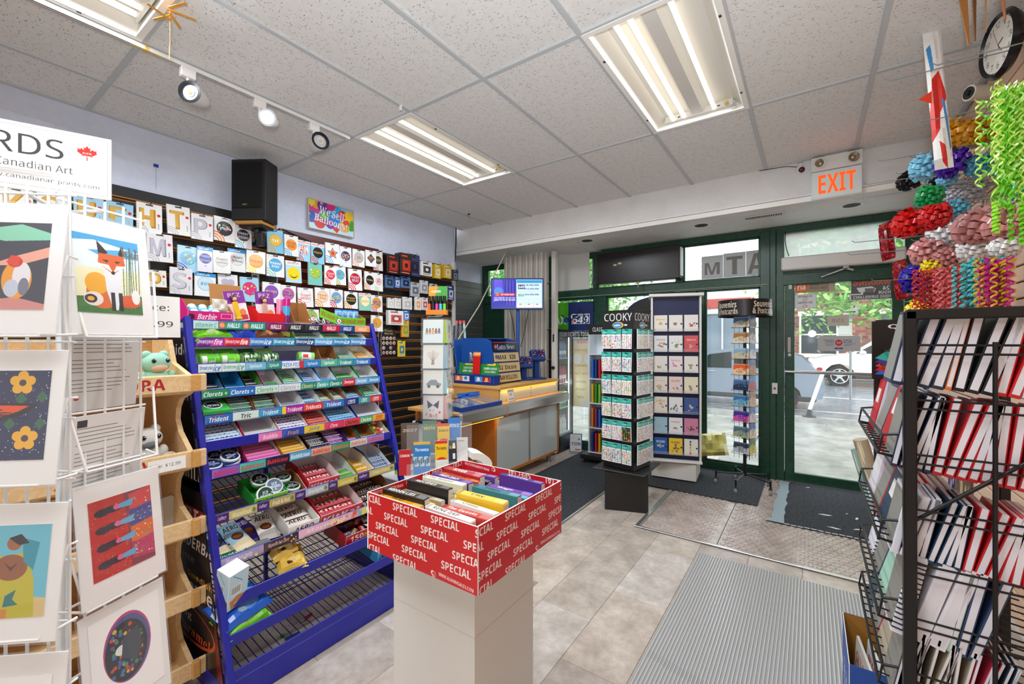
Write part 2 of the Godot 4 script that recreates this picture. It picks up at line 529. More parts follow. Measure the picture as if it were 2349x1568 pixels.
func build_shell():
	# --- floor: slab, vinyl tiles, studded rubber entrance, strips ---
	var fl := struct("floor", null, null, "pale stone-look tiled shop floor with a studded rubber entrance", "floor")
	var b := mb(c("6b6560"))
	b.box(V(5.5, 0.12, 10.0), V(2.25, -0.068, 1.45))
	part(fl, "slab", b, mt(0.8))
	var stone := tex_mat("stone", toned(512, Color(0.77, 0.735, 0.70), 0.30, [[0.012, 4, 0.55], [0.05, 3, 0.3], [0.3, 2, 0.25]], Color(1, 1.05, 1.1)), 1.3, 0.32, 0.0)
	var tones := ["ffffff", "f6efe9", "eee9e4", "fbf6ef", "e6e2df"]
	var tiles := []
	for i in 5:
		b = mb(c(tones[i]))
		b.cbox(V(0.2985, 0.008, 0.6435), V(0, -0.004, 0), 0.0012)
		tiles.append(b.made())
	rng.seed = 21
	for i in 16:
		var x := -0.07 + 0.30 * i + 0.15
		for j in range(-1, 14):
			var z := -3.05 + 0.645 * j + (0.33 if i % 2 == 0 else 0.0)
			if x > 2.8 and z < -1.55: continue
			if x > 4.8 or z > 5.9: continue
			part(fl, "tile", tiles[rng.randi() % 5], stone, Transform3D(Basis(), V(x, 0, z)))
	# studded rubber: two sheets with raised round studs
	var rub := tex_mat("studrubber", toned(512, Color(0.69, 0.635, 0.60), 0.26, [[0.01, 4, 0.6], [0.06, 3, 0.5], [0.4, 1, 0.12]], Color(1, 1.05, 1.1)), 1.1, 0.2, 0.0)
	var stud := mb()
	stud.lathe([V2(0.0195, 0), V2(0.0165, 0.0042), V2(0.01, 0.005), V2(0, 0.0052)], 10)
	var studm := stud.made()
	for r in [[2.78, 3.32, -3.36, -1.40], [3.325, 4.68, -3.36, -1.40]]:
		b = mb(c("ffffff"))
		b.box(V(r[1] - r[0], 0.012, r[3] - r[2]), V((r[0] + r[1]) / 2, 0.0, (r[2] + r[3]) / 2))
		var sh := part(fl, "rubber_sheet", b, rub)
		var mm := MultiMesh.new()
		mm.transform_format = MultiMesh.TRANSFORM_3D
		mm.mesh = studm
		var pts := []
		var nx := int((r[1] - r[0] - 0.03) / 0.047)
		var nz := int((r[3] - r[2] - 0.03) / 0.047)
		for i in nx:
			for j in nz: pts.append(V(r[0] + 0.03 + i * 0.047 + (0.0235 if j % 2 else 0.0), 0.006, r[2] + 0.03 + j * 0.047))
		mm.instance_count = pts.size()
		for i in pts.size(): mm.set_instance_transform(i, Transform3D(Basis(), pts[i]))
		var mi := MultiMeshInstance3D.new()
		mi.name = "studs"; mi.multimesh = mm; mi.material_override = rub
		mi.set_meta("kind", "stuff")
		sh.add_child(mi, true)
	var al := mt(0.3, 0.9)
	for s in [[V(2.755, 0.009, -1.9), V(0.035, 0.006, 1.04)], [V(3.72, 0.009, -1.39), V(1.94, 0.007, 0.022)], [V(2.24, 0.006, -2.05), V(0.02, 0.006, 2.6)]]:
		b = mb(c("c9c9c6"))
		b.cbox(s[1], s[0], 0.002)
		if s[1].z > 0.5:
			b.col = c("8a8a88")
			for i in 7: b.lathe([V2(0.004, 0), V2(0.003, 0.0015), V2(0, 0.002)], 8, s[0] + V(0, 0.003, -s[1].z / 2 + 0.07 + i * s[1].z / 7))
		part(fl, "edge_strip", b, al)
	# --- left wall ---
	var paint := tex_mat("paint", toned(512, Color(0.83, 0.86, 0.93), 0.07, [[0.008, 4, 0.8], [0.08, 3, 0.4]]), 2.4, 0.6)
	wall_left_node = struct("wall_left", null, null, "pale blue painted wall above black and brown slatwall", "wall")
	var wl := wall_left_node
	b = mb()
	b.box(V(0.14, 3.1, 8.5), V(-0.07, 1.5, 1.95)); part(wl, "wall_surface", b, paint)
	b = mb(c("f4f2ee"))
	b.box(V(0.1, 3.0, 1.25), V(-0.43, 1.45, -2.92)); b.box(V(0.5, 3.0, 0.1), V(-0.28, 1.45, -2.24))
	part(wl, "alcove_wall", b, paint)
	# slatwall boards: one board per groove; the groove lips show raw fibreboard
	var slat := mt(0.42)
	var mdf := mt(0.7)
	for seg in [[6.0, 0.02, 2.52, "2a2a2b"], [0.0, -1.06, 2.30, "4d1d17"], [-1.08, -2.22, 2.44, "1f1f20"]]:
		var len: float = seg[0] - seg[1]
		var zc: float = (seg[0] + seg[1]) / 2
		var y: float = seg[2]
		while y > 0.15:
			var h: float = 0.098
			b = mb(c(seg[3]))
			b.cbox(V(0.018, h - 0.014, len), V(0.012, y - h / 2, zc), 0.002)
			part(wl, "slat", b, slat)
			b = mb(c("b9793a"))
			b.box(V(0.006, 0.007, len), V(0.0195, y - h + 0.0155, zc)); b.box(V(0.004, 0.014, len), V(0.003, y - h, zc))
			part(wl, "groove", b, mdf)
			y -= h
	b = mb(c("5a241b"))
	b.cbox(V(0.03, 0.15, 1.06), V(0.016, 2.38, -0.53), 0.003); part(wl, "fascia_board", b, mt(0.35))
	for y in 16:
		b = mb(c("56615f"))
		b.cbox(V(0.018, 0.088, 0.98), V(-0.37, 2.32 - y * 0.1, -2.86), 0.002); part(wl, "slat", b, slat)
		b = mb(c("a5733f"))
		b.box(V(0.005, 0.006, 0.98), V(-0.363, 2.27 - y * 0.1, -2.86)); part(wl, "groove", b, mdf)
	# --- right wall: peach slatwall ---
	wall_right_node = struct("wall_right", null, null, "peach slatwall with dark grooves on the right side", "wall")
	var wr := wall_right_node
	b = mb(c("e9e2da")); b.box(V(0.14, 3.1, 9.6), V(4.79, 1.5, 1.3)); part(wr, "wall_surface", b, mt(0.6))
	var y2 := 2.94
	while y2 > 0.1:
		b = mb(c("efc9aa")); b.cbox(V(0.018, 0.07, 8.6), V(4.709, y2 - 0.04, 1.2), 0.002); part(wr, "slat", b, mt(0.45))
		b = mb(c("5b2d17")); b.box(V(0.006, 0.008, 8.6), V(4.717, y2 - 0.078, 1.2)); part(wr, "groove", b, mdf)
		y2 -= 0.08
	# --- back wall behind the photographer ---
	b = mb(c("e6e4e0")); b.box(V(5.4, 3.1, 0.14), V(2.3, 1.5, 6.1)); struct("wall_back", b, mt(0.6), "plain pale wall at the back of the shop", "wall")
	# --- ceiling: fissured tiles in a T-bar grid ---
	var ce := struct("ceiling", null, null, "suspended ceiling of fissured white tiles in a metal grid", "ceiling")
	var fis := toned(1024, Color(0.90, 0.895, 0.885), 0.06, [[0.35, 2, 0.7], [0.02, 3, 0.5]])
	rng.seed = 5
	for i in 5200:
		var p := V2(rng.randf() * 1024, rng.randf() * 1024)
		var dk := rng.randf_range(0.22, 0.5)
		if i % 3:
			for k in 1 + i % 2: fis.set_pixel(int(p.x + k) % 1024, int(p.y) % 1024, Color(dk + 0.1, dk + 0.08, dk + 0.06))
			continue
		var a := rng.randf_range(-0.9, 0.9)
		var bend := rng.randf_range(-0.12, 0.12)
		for k in rng.randi_range(4, 11):
			var col := Color(dk, dk * 0.97, dk * 0.94)
			fis.set_pixel(posmod(int(p.x), 1024), posmod(int(p.y), 1024), col)
			if k > 1 and k < 8: fis.set_pixel(posmod(int(p.x), 1024), posmod(int(p.y) + 1, 1024), col.lightened(0.15))
			p += V2(cos(a), sin(a)) * 1.1
			a += bend
	var ctile := tex_mat("ceiling_tile", fis, 1.1, 0.9, 1.5)
	for i in range(-1, 7):
		var x0 := maxf(0.5 + 0.61 * i, 0.0)
		var x1 := minf(0.5 + 0.61 * (i + 1), 4.7)
		for j in range(-2, 5):
			if [[1, -1], [4, -1], [1, 1], [4, 1], [1, 3], [4, 3]].has([i, j]): continue   # light fittings
			b = mb(c("ffffff"))
			b.cbox(V(x1 - x0 - 0.004, 0.016, 1.216), V((x0 + x1) / 2, 2.975, 1.22 * j + 0.61), 0.003)
			part(ce, "ceiling_tile", b, ctile)
	var bar := mt(0.5)
	for i in 7:
		b = mb(c("bfc3c5")); b.cbox(V(0.025, 0.012, 8.55), V(0.5 + 0.61 * i, 2.963, 1.84), 0.001); part(ce, "grid_bar", b, bar)
	for j in range(-1, 6):
		b = mb(c("bfc3c5")); b.cbox(V(4.7, 0.011, 0.025), V(2.35, 2.9635, 1.22 * j), 0.001); part(ce, "grid_bar", b, bar)
	b = mb(c("bfc3c5")); b.box(V(0.025, 0.012, 8.55), V(0.012, 2.963, 1.84)); b.box(V(0.025, 0.012, 8.55), V(4.688, 2.963, 1.84)); part(ce, "wall_angle", b, bar)
	b = mb(c("8f8b86")); b.box(V(5.2, 0.1, 9.8), V(2.2, 3.18, 1.3)); part(ce, "deck", b, mt(0.9))
	# --- bulkhead and lowered ceiling over the shop front ---
	var bk := struct("trim_1", null, null, "white painted bulkhead and lowered ceiling above the shop front", "bulkhead")
	var wp := tex_mat("whitepaint", toned(512, Color(0.90, 0.895, 0.885), 0.06, [[0.01, 4, 0.8], [0.1, 2, 0.3]]), 2.2, 0.5)
	b = mb(); b.box(V(5.1, 0.36, 0.06), V(2.17, 2.83, -2.472)); part(bk, "bulkhead_face", b, wp)
	b = mb(c("f6f3ee")); b.cbox(V(5.1, 0.045, 0.012), V(2.17, 2.645, -2.431), 0.003); b.cbox(V(5.1, 0.012, 0.03), V(2.17, 2.676, -2.427), 0.003); part(bk, "moulding", b, mt(0.4))
	b = mb(); b.box(V(5.1, 0.06, 1.02), V(2.17, 2.69, -2.95)); part(bk, "lowered_ceiling", b, wp)
	# --- street front ---
	var ff := struct("wall_front", null, null, "dark green painted timber shop front with glazed transoms", "wall")
	var gp := tex_mat("greenpaint", toned(512, c(GREEN), 0.10, [[0.03, 4, 0.7], [0.3, 2, 0.4]]), 0.9, 0.32)
	for r in [[-0.5, 3.65, 0, 0.10, 0.104], [-0.5, 4.72, 2.04, 2.15, 0.108], [-0.5, 4.72, 2.58, 2.655, 0.104], [-0.5, 0.9, 0.1, 2.04, 0.08], [1.51, 1.69, 0.1, 2.04, 0.10], [2.80, 2.88, 0.1, 2.04, 0.08],
			[3.43, 3.52, 0.0, 2.62, 0.12], [3.52, 3.575, 0.0, 2.62, 0.15], [3.575, 3.645, 0.0, 2.62, 0.11], [4.58, 4.72, 0.0, 2.62, 0.12], [-0.5, -0.3, 2.15, 2.6, 0.1], [0.1, 0.2, 2.15, 2.6, 0.1], [0.8, 0.88, 2.15, 2.6, 0.1], [1.5, 1.56, 2.15, 2.6, 0.1], [2.57, 2.64, 2.15, 2.6, 0.1]]:
		b = mb(); b.cbox(V(r[1] - r[0], r[3] - r[2], r[4]), V((r[0] + r[1]) / 2, (r[2] + r[3]) / 2, -3.40), 0.004); part(ff, "frame", b, gp)
	b = mb(c("c9d2b8")); b.box(V(3.2, 0.004, 0.006), V(1.9, 2.062, -3.338)); b.box(V(0.9, 0.003, 0.004), V(3.0, 2.045, -3.338)); part(ff, "worn_paint_edge", b, mt(0.8))
	var pane := glass(Color(0.93, 0.97, 0.95, 0.06))
	var wn := 0
	for r in [[0.88, 1.5, 2.15, 2.58], [1.56, 2.57, 2.15, 2.58], [2.64, 3.43, 2.15, 2.58], [0.2, 0.8, 2.15, 2.58], [0.9, 1.51, 0.1, 2.04], [1.69, 2.80, 0.1, 2.04], [2.88, 3.43, 0.1, 2.04], [-0.3, 0.1, 2.15, 2.58]]:
		wn += 1
		var wd := struct("window_%d" % wn, null, null, "clear pane in the dark green shop front", "window")
		b = mb(c("ffffff")); b.box(V(r[1] - r[0], r[3] - r[2], 0.006), V((r[0] + r[1]) / 2, (r[2] + r[3]) / 2, -3.41)); part(wd, "pane", b, pane)
		b = mb()
		for e in [[r[0], r[1], r[2], r[2] + 0.018], [r[0], r[1], r[3] - 0.018, r[3]], [r[0], r[0] + 0.018, r[2], r[3]], [r[1] - 0.018, r[1], r[2], r[3]]]:
			b.cbox(V(e[1] - e[0], e[3] - e[2], 0.03), V((e[0] + e[1]) / 2, (e[2] + e[3]) / 2, -3.385), 0.003)
		part(wd, "glazing_bead", b, gp)
	var fro := struct("window_9", null, null, "frosted transom pane above the street door", "window")
	var fm := StandardMaterial3D.new()
	fm.transparency = BaseMaterial3D.TRANSPARENCY_ALPHA
	fm.albedo_color = Color(0.97, 0.98, 0.97, 0.6); fm.roughness = 0.5; fm.backlight_enabled = true; fm.backlight = Color(0.9, 0.93, 0.92)
	var nb := noise_img(512, 0.12, 3, 9); nb.bump_map_to_normal_map(6.0)
	fm.normal_enabled = true; fm.normal_texture = ImageTexture.create_from_image(nb); fm.uv1_triplanar = true; fm.uv1_scale = V(3, 3, 3)
	b = mb(); b.box(V(0.9, 0.32, 0.006), V(4.075, 2.43, -3.41)); part(fro, "pane", b, fm)
	b = mb(); b.cbox(V(0.9, 0.08, 0.1), V(4.075, 2.18, -3.40), 0.004); part(fro, "sill_rail", b, gp)
	# street door
	var dr := struct("door_1", null, null, "dark green glazed street door with a steel push bar", "door")
	b = mb()
	for e in [[3.65, 3.735, 0.012, 2.13], [4.495, 4.575, 0.012, 2.13]]: b.cbox(V(e[1] - e[0], e[3] - e[2], 0.045), V((e[0] + e[1]) / 2, (e[2] + e[3]) / 2, -3.39), 0.004)
	for e in [[0.012, 0.10], [2.088, 2.13]]: b.cbox(V(0.77, e[1] - e[0], 0.045), V(4.115, (e[0] + e[1]) / 2, -3.39), 0.004)
	part(dr, "door_leaf", b, gp)
	b = mb(); b.box(V(0.77, 1.99, 0.006), V(4.115, 1.094, -3.395)); part(dr, "door_pane", b, pane)
	b = mb(c("b9b7b2")); b.cyl(V(3.655, 1.145, -3.33), V(4.57, 1.145, -3.33), 0.016, -1, 12)
	for x in [3.69, 4.54]: b.cyl(V(x, 1.145, -3.33), V(x, 1.145, -3.37), 0.01, -1, 8)
	part(dr, "push_bar", b, mt(0.25, 0.9))
	b = mb(c("aaa69f")); b.lathe([V2(0.018, 0), V2(0.016, 0.006), V2(0, 0.007)], 14); part(dr, "lock_cylinder", b, mt(0.3, 0.9), at(3.693, 1.315, -3.367, 0, 90))
	b = mb(c("d6d3c6")); b.cbox(V(0.028, 0.07, 0.014), V(3.70, 2.03, -3.36), 0.002); part(dr, "door_contact", b, mt(0.5))
	b = mb(c("9c978d")); b.cbox(V(0.03, 0.16, 0.006), V(3.69, 1.42, -3.366), 0.002); part(dr, "strike_plate", b, mt(0.4, 0.7))
	b = mb(c("b7b3ac")); b.box(V(0.98, 0.02, 0.13), V(4.1, 0.002, -3.38)); part(dr, "threshold", b, mt(0.4, 0.7))

func build_ceiling_fittings():
	# recessed three-lamp troffers; the two ahead are in view, the others light the back of the shop
	var wm := mt(0.35)
	var names := ["white recessed fluorescent troffer nearer the candy wall, three tubes lit", "large white recessed fluorescent troffer over the shop entrance aisle"]
	var idx := 0
	for f in [[1, -1], [4, -1], [1, 1], [4, 1], [1, 3], [4, 3]]:
		var o := V(0.5 + 0.61 * f[0] + 0.305, 2.955, 1.22 * f[1] + 0.61)
		var label: String = names[idx] if idx < 2 else ["white fluorescent troffer above the photographer, left one", "white fluorescent troffer above the photographer, right one", "white fluorescent troffer at the back, left one", "white fluorescent troffer at the back, right one"][idx - 2]
		var t := thing("ceiling_light", label, "ceiling light", Transform3D(Basis(), o), "recessed troffers")
		var b := mb(c("f4f2ec"))
		for s in [-1, 1]:
			b.cbox(V(0.03, 0.008, 1.215), V(s * 0.289, 0.004, 0), 0.001)
			b.cbox(V(0.55, 0.008, 0.03), V(0, 0.004, s * 0.592), 0.001)
		part(t, "frame", b, wm)
		b = mb(c("dcd8ce"))
		for s in [-1, 1]:   # sloped reflector sides, end walls
			b.q(V(s * 0.275, 0.008, 0.58 * s), V(s * 0.275, 0.008, -0.58 * s), V(s * 0.215, 0.075, -0.58 * s), V(s * 0.215, 0.075, 0.58 * s))
			b.q(V(s * 0.275, 0.008, 0.58 * s), V(s * 0.215, 0.075, 0.58 * s), V(-s * 0.215, 0.075, 0.58 * s), V(-s * 0.275, 0.008, 0.58 * s))
		b.box(V(0.44, 0.012, 1.17), V(0, 0.081, 0))
		part(t, "reflector", b, wm)
		b = mb(c("d6d3cc"))
		b.prism(PackedVector2Array([V2(-0.06, 0.075), V2(-0.035, 0.042), V2(0.035, 0.042), V2(0.06, 0.075)]), 1.12)
		part(t, "ballast_cover", b, wm)
		b = mb(c("dcd9d2"))
		for s in [-1, 1]:
			b = mb(c("dcd9d2")); b.cbox(V(0.43, 0.04, 0.016), V(0, 0.055, s * 0.565), 0.002)
			b.col = c("3a3836")
			for x in [-0.12, 0.13]: b.box(V(0.016, 0.008, 0.017), V(x, 0.05, s * 0.565))
			part(t, "lamp_holder", b, wm)
		for s in [-1, 1]:
			for z in [-0.38, 0.36]:
				b = mb(c("4a4038")); b.box(V(0.012, 0.003, 0.016), V(s * 0.283, -0.001, z)); part(t, "latch", b, mt(0.6))
		var gm: StandardMaterial3D = mat_cache.get("tube")
		if gm == null:
			gm = glow(Color(1.0, 0.97, 0.91), 1.15); mat_cache["tube"] = gm
		for x in [-0.155, -0.085, 0.105]:
			b = mb()
			b.cyl(V(x, 0.04, -0.55), V(x, 0.04, 0.55), 0.0135, -1, 12)
			part(t, "tube", b, gm)
			var l := AreaLight3D.new()
			l.name = "tube_light"; l.area_size = V2(0.026, 1.09); l.light_energy = TUBE_LIGHT; l.light_color = Color(0.94, 0.97, 1.0)
			l.area_normalize_energy = true
			l.position = V(x, 0.025, 0); l.rotation_degrees = V(-90, 0, 0)
			l.shadow_enabled = true; l.area_range = 14.0
			t.add_child(l, true)
		if idx < 2:
			b = mb(c("d9c489")); b.cyl(V(0.18, 0.04, -0.5), V(0.18, 0.04, -0.545), 0.013); part(t, "empty_socket", b, mt(0.5), Transform3D.IDENTITY, "yellowed empty lamp socket")
			b = mb(c("c9c6bf")); b.cbox(V(0.028, 0.045, 0.006), V(0.215, 0.03, -0.57), 0.001); b.lathe([V2(0.006, 0), V2(0, 0.003)], 8, V(0.215, 0.03, -0.566)); part(t, "bracket", b, mt(0.4, 0.4))
		idx += 1
	# track with three adjustable spots
	var t := thing("track_light", "white ceiling track carrying three round spotlights", "track light", at(1.09, 2.955, 1.3))
	var b := mb(c("e9e8e4"))
	b.cbox(V(0.036, 0.022, 2.54), V(0, -0.011, 0), 0.002)
	part(t, "track", b, mt(0.35))
	b = mb(c("55504a"))
	for x in [-0.007, 0.007]: b.box(V(0.003, 0.001, 2.5), V(x, -0.0225, 0))
	part(t, "slot", b, mt(0.6))
	b = mb(c("d8b45a")); b.box(V(0.04, 0.024, 0.014), V(0, -0.0115, -0.1)); b.box(V(0.012, 0.002, 0.12), V(0.012, -0.024, -0.1)); part(t, "joiner_tape", b, mt(0.5))
	var heads := [[V(0.03, -0.155, -0.28), 40.0, 6.0, "ee"], [V(0.10, -0.155, -0.65), 48.0, 14.0, "lit"], [V(0.08, -0.155, -1.0), 78.0, 0.0, "side"]]
	for h in heads:
		b = mb(c("ebe9e4"))
		var p: Vector3 = h[0]
		b.cbox(V(0.034, 0.05, 0.07), V(0, -0.045, p.z), 0.004)
		b.tube([V(0, -0.06, p.z), V(0, -0.10, p.z), V(p.x * 0.6, -0.125, p.z)], 0.008, 8)
		part(t, "stem", b, mt(0.35))
		var x := at(p.x, p.y, p.z, h[1], h[2])
		b = mb(c("e6e4de"))
		var R := 0.056 if h[3] != "lit" else 0.048
		b.t = Transform3D(Basis(Vector3.RIGHT, PI / 2), Vector3.ZERO)
		b.lathe([V2(0, -0.12), V2(R * 0.55, -0.12), V2(R * 0.75, -0.085), V2(R * 0.95, -0.02), V2(R, 0.0)], 20)
		part(t, "spot_can", b, mt(0.35), x)
		b = mb(c("141820") if h[3] != "lit" else c("c9ccd2"))
		b.t = Transform3D(Basis(Vector3.RIGHT, PI / 2), Vector3.ZERO)
		b.lathe([V2(R, 0.0), V2(R * 1.03, 0.006), V2(R * 0.8, 0.008), V2(R * 0.72, -0.006)], 20)
		part(t, "rim", b, mt(0.3), x)
		b = mb(c("cfd2d6"))
		b.t = Transform3D(Basis(Vector3.RIGHT, PI / 2), Vector3.ZERO)
		b.lathe([V2(R * 0.72, -0.006), V2(R * 0.45, -0.004), V2(R * 0.42, 0.0), V2(R * 0.2, -0.002), V2(0, 0.001)], 20)
		if h[3] == "lit":
			part(t, "bulb", b, glow(Color(0.95, 0.98, 1.0), 5.0), x)
			var l := SpotLight3D.new()
			l.name = "spot_beam"; l.transform = x * at(0, 0, 0.012, 180)
			l.light_energy = 1.0; l.spot_angle = 34; l.spot_range = 12; l.light_color = Color(0.94, 0.97, 1.0); l.light_size = 0.03; l.shadow_enabled = true
			t.add_child(l)
		else:
			b.col = c("cdb98a"); b.lathe([V2(0.012, 0.0005), V2(0, 0.004)], 10)
			part(t, "bulb", b, mt(0.2), x)
	# exit sign
	t = thing("exit_sign", "white emergency exit box with orange lettering and two lamp heads", "exit sign", at(4.04, 2.78, -2.44))
	b = mb(c("eceae6")); b.cbox(V(0.33, 0.11, 0.085), V(0, 0.115, 0.043), 0.004); b.cbox(V(0.15, 0.02, 0.05), V(0.0, 0.175, 0.03), 0.003); part(t, "housing", b, mt(0.4))
	b = mb(c("e9f1ef")); b.cbox(V(0.325, 0.225, 0.06), V(0, -0.056, 0.036), 0.004); part(t, "sign_panel", b, mt(0.35))
	b = mb(c("d9d7d2")); b.cbox(V(0.33, 0.012, 0.066), V(0, -0.165, 0.037), 0.002); part(t, "sign_edge", b, mt(0.4))
	var tm := TextMesh.new()
	glyph("EXIT", "sansb"); tm.text = "EXIT"; tm.font = fonts["sansb"]; tm.font_size = 48; tm.pixel_size = 1.0 / 48; tm.depth = 0.02; tm.curve_step = 4
	var em := glow(Color(1.0, 0.36, 0.12), 0.75)
	part(t, "lettering", tm, em, Transform3D(Basis.from_scale(V(0.118, 0.205, 0.1)), V(0, -0.055, 0.067)), "orange capital letters EXIT")
	var sg := SpotLight3D.new()
	sg.name = "sign_light"; sg.position = V(0, -0.03, 0.08); sg.rotation_degrees = V(0, 180, 0); sg.light_energy = 0.02; sg.light_color = Color(1, 0.35, 0.12); sg.spot_angle = 80; sg.spot_range = 10; sg.light_size = 0.08; sg.shadow_enabled = true
	t.add_child(sg)
	for s in [-1, 1]:
		b = mb(c("b3a795"))
		b.t = at(s * 0.105, 0.115, 0.09, s * 12, 10) * Transform3D(Basis(Vector3.RIGHT, PI / 2), Vector3.ZERO)
		b.lathe([V2(0.02, -0.01), V2(0.036, 0.015), V2(0.036, 0.022), V2(0.032, 0.022), V2(0.016, 0.008), V2(0.008, 0.012), V2(0, 0.014)], 18)
		part(t, "lamp_head", b, mt(0.2, 0.8))
	# small dome camera
	t = thing("dome_camera", "small white dome security camera beside the exit sign", "camera", at(3.80, 2.90, -2.42))
	b = mb(c("eceae6")); b.sph(Vector3.ZERO, V(0.036, 0.036, 0.03), 16, 10); b.cyl(V(0, 0.02, -0.02), V(0, 0.055, 0), 0.02); part(t, "housing", b, mt(0.4))
	b = mb(c("1b2233")); b.t = at(0.008, -0.008, 0.012, 10, 15) * Transform3D(Basis(Vector3.RIGHT, PI / 2), Vector3.ZERO); b.lathe([V2(0.024, 0), V2(0.022, 0.022), V2(0.012, 0.026)], 16); b.col = c("7c1520"); b.lathe([V2(0.012, 0.026), V2(0, 0.027)], 12); part(t, "lens", b, mt(0.15))
	b = mb(c("2a2826")); b.tube([V(-0.02, 0.03, -0.01), V(-0.1, 0.05, 0), V(-0.3, 0.055, 0.01)], 0.003, 6); part(t, "cable", b, mt(0.5))
	# unlit downlights and an air grille in the lowered ceiling
	for p in [[1.68, -2.79, "left"], [2.94, -2.85, "middle"], [4.17, -2.91, "right"]]:
		t = thing("downlight", "dark unlit recessed downlight in the lowered ceiling, %s one of three" % p[2], "downlight", at(p[0], 2.66, p[1]), "downlights over the shop front")
		b = mb(c("e8e6e2")); b.lathe([V2(0.064, 0.0), V2(0.094, -0.003), V2(0.098, 0.003)], 24); part(t, "trim_ring", b, mt(0.4))
		b = mb(c("1d1714")); b.lathe([V2(0.064, 0.0), V2(0.064, -0.002), V2(0.0, -0.0015)], 24); part(t, "baffle", b, mt(0.6))
	t = thing("air_grille", "white ceiling air grille with dark slots near the exit sign", "vent", at(3.50, 2.658, -2.82))
	b = mb(c("e2e0da")); b.cbox(V(0.36, 0.008, 0.014), V(0, -0.004, 0.05), 0.002); b.cbox(V(0.36, 0.008, 0.014), V(0, -0.004, -0.05), 0.002)
	for s in [-1, 1]: b.cbox(V(0.03, 0.008, 0.1), V(s * 0.165, -0.004, 0), 0.002)
	part(t, "frame", b, mt(0.4))
	b = mb(c("5a5348")); b.box(V(0.3, 0.002, 0.088), V(0, -0.001, 0)); part(t, "backing", b, mt(0.8))
	for i in 15:
		b = mb(c("b9b4a8")); b.box(V(0.009, 0.008, 0.085)); part(t, "louvre", b, mt(0.5), at(-0.135 + i * 0.0193, -0.005, 0, 0, 0, 25))
	# ribbon tails and hooks left on the grid
	t = thing("ribbon_tie", "gold ribbon tied to the ceiling grid with a dangling end", "ribbon", at(1.53, 2.955, 1.23))
	b = mb(c("d9992a"))
	for a in [20, 75, 140, 200, 290]:
		b.t = at(0, 0, 0, a)
		b.box(V(0.1, 0.002, 0.012), V(0.045, -0.012 - 0.0002 * a, 0))
	part(t, "bow", b, mt(0.3))
	b = mb(c("c98f3a")); b.tube([V(0, -0.005, 0), V(-0.01, -0.1, -0.005), V(0.005, -0.19, 0)], 0.0018, 5); b.box(V(0.009, 0.06, 0.001), V(-0.003, -0.215, 0)); part(t, "string", b, mt(0.4))
	t = thing("ceiling_hook", "small wire hook with a stray ribbon end at the far left ceiling corner", "hook", at(0.59, 2.955, -1.90))
	b = mb(c("4c4845")); b.box(V(0.03, 0.012, 0.012), V(0, -0.01, 0)); b.tube([V(0, -0.01, 0), V(0, -0.04, 0.006), V(0.012, -0.05, 0)], 0.002, 5); part(t, "hook", b, mt(0.4, 0.5))
	b = mb(c("d08d3f")); b.tube([V(0, -0.045, 0), V(-0.012, -0.09, 0), V(-0.02, -0.12, 0)], 0.002, 5); part(t, "ribbon_end", b, mt(0.4))
	b = mb(c("f3f3f0")); b.box(V(0.02, 0.035, 0.004), V(0, -0.02, 0)); b.tube([V(0, -0.03, 0.004), V(0, -0.045, 0.012), V(0.004, -0.032, 0.02)], 0.0025, 6)
	one("clip_hook", "small white plastic clip hook on the grid above the candy aisle", "hook", b, mt(0.4), at(1.74, 2.955, 0.10))
	b = mb(c("efefec")); b.box(V(0.05, 0.001, 0.025))
	one("paper_scrap", "torn white paper scrap stuck to a ceiling tile", "paper", b, mt(0.7), at(1.26, 2.962, 1.22, 25))
	# loudspeaker on its wall shelf
	t = thing("loudspeaker", "black wooden loudspeaker standing on a wall bracket under the ceiling", "speaker", at(0.215, 2.645, 0.286, 32))
	b = mb(c("1b1a1a")); b.cbox(V(0.28, 0.48, 0.16), Vector3.ZERO, 0.006); part(t, "cabinet", b, mt(0.45))
	b = mb(c("0b0b0c")); b.cbox(V(0.235, 0.36, 0.012), V(-0.012, 0.035, 0.083), 0.004); part(t, "grille", b, mt(0.9))
	var r := sheet(64, 16, c("0b0b0c")); pT("YAMAHA", 0.5, 0.5, 0.9, 0.7, c("c9a24a"))
	b = mb(); b.q(V(-0.045, -0.125, 0.0895), V(-0.003, -0.125, 0.0895), V(-0.003, -0.113, 0.0895), V(-0.045, -0.113, 0.0895), r); part(t, "badge", b, mt(0.4, 0, 1))
	t = thing("speaker_bracket", "wooden shelf and black arm holding up the loudspeaker", "bracket", at(0.215, 2.39, 0.286, 32))
	b = mb(c("b5803f")); b.cbox(V(0.22, 0.025, 0.18), V(0, 0, -0.01), 0.002); part(t, "shelf", b, mt(0.6))
	b = mb(c("1c1c1d")); b.cbox(V(0.2, 0.02, 0.14), V(0, -0.022, -0.02), 0.004); b.cyl(V(0, -0.03, -0.03), V(0, -0.11, -0.04), 0.028); b.tube([V(0, -0.08, -0.04), V(-0.06, -0.1, -0.12), V(-0.1, -0.1, -0.19)], 0.018, 8); b.cbox(V(0.05, 0.11, 0.05), V(0.03, -0.11, -0.03), 0.006); part(t, "arm", b, mt(0.4))
	# framed poster
	t = thing("balloon_poster", "framed colourful poster reading We Sell Balloons!", "poster", at(0.03, 2.655, -0.505, 90, -3))
	r = sheet(360, 210, c("7fc4ee"), 0)
	pR(0, 0.6, 1, 0.4, c("bfe3f7"))
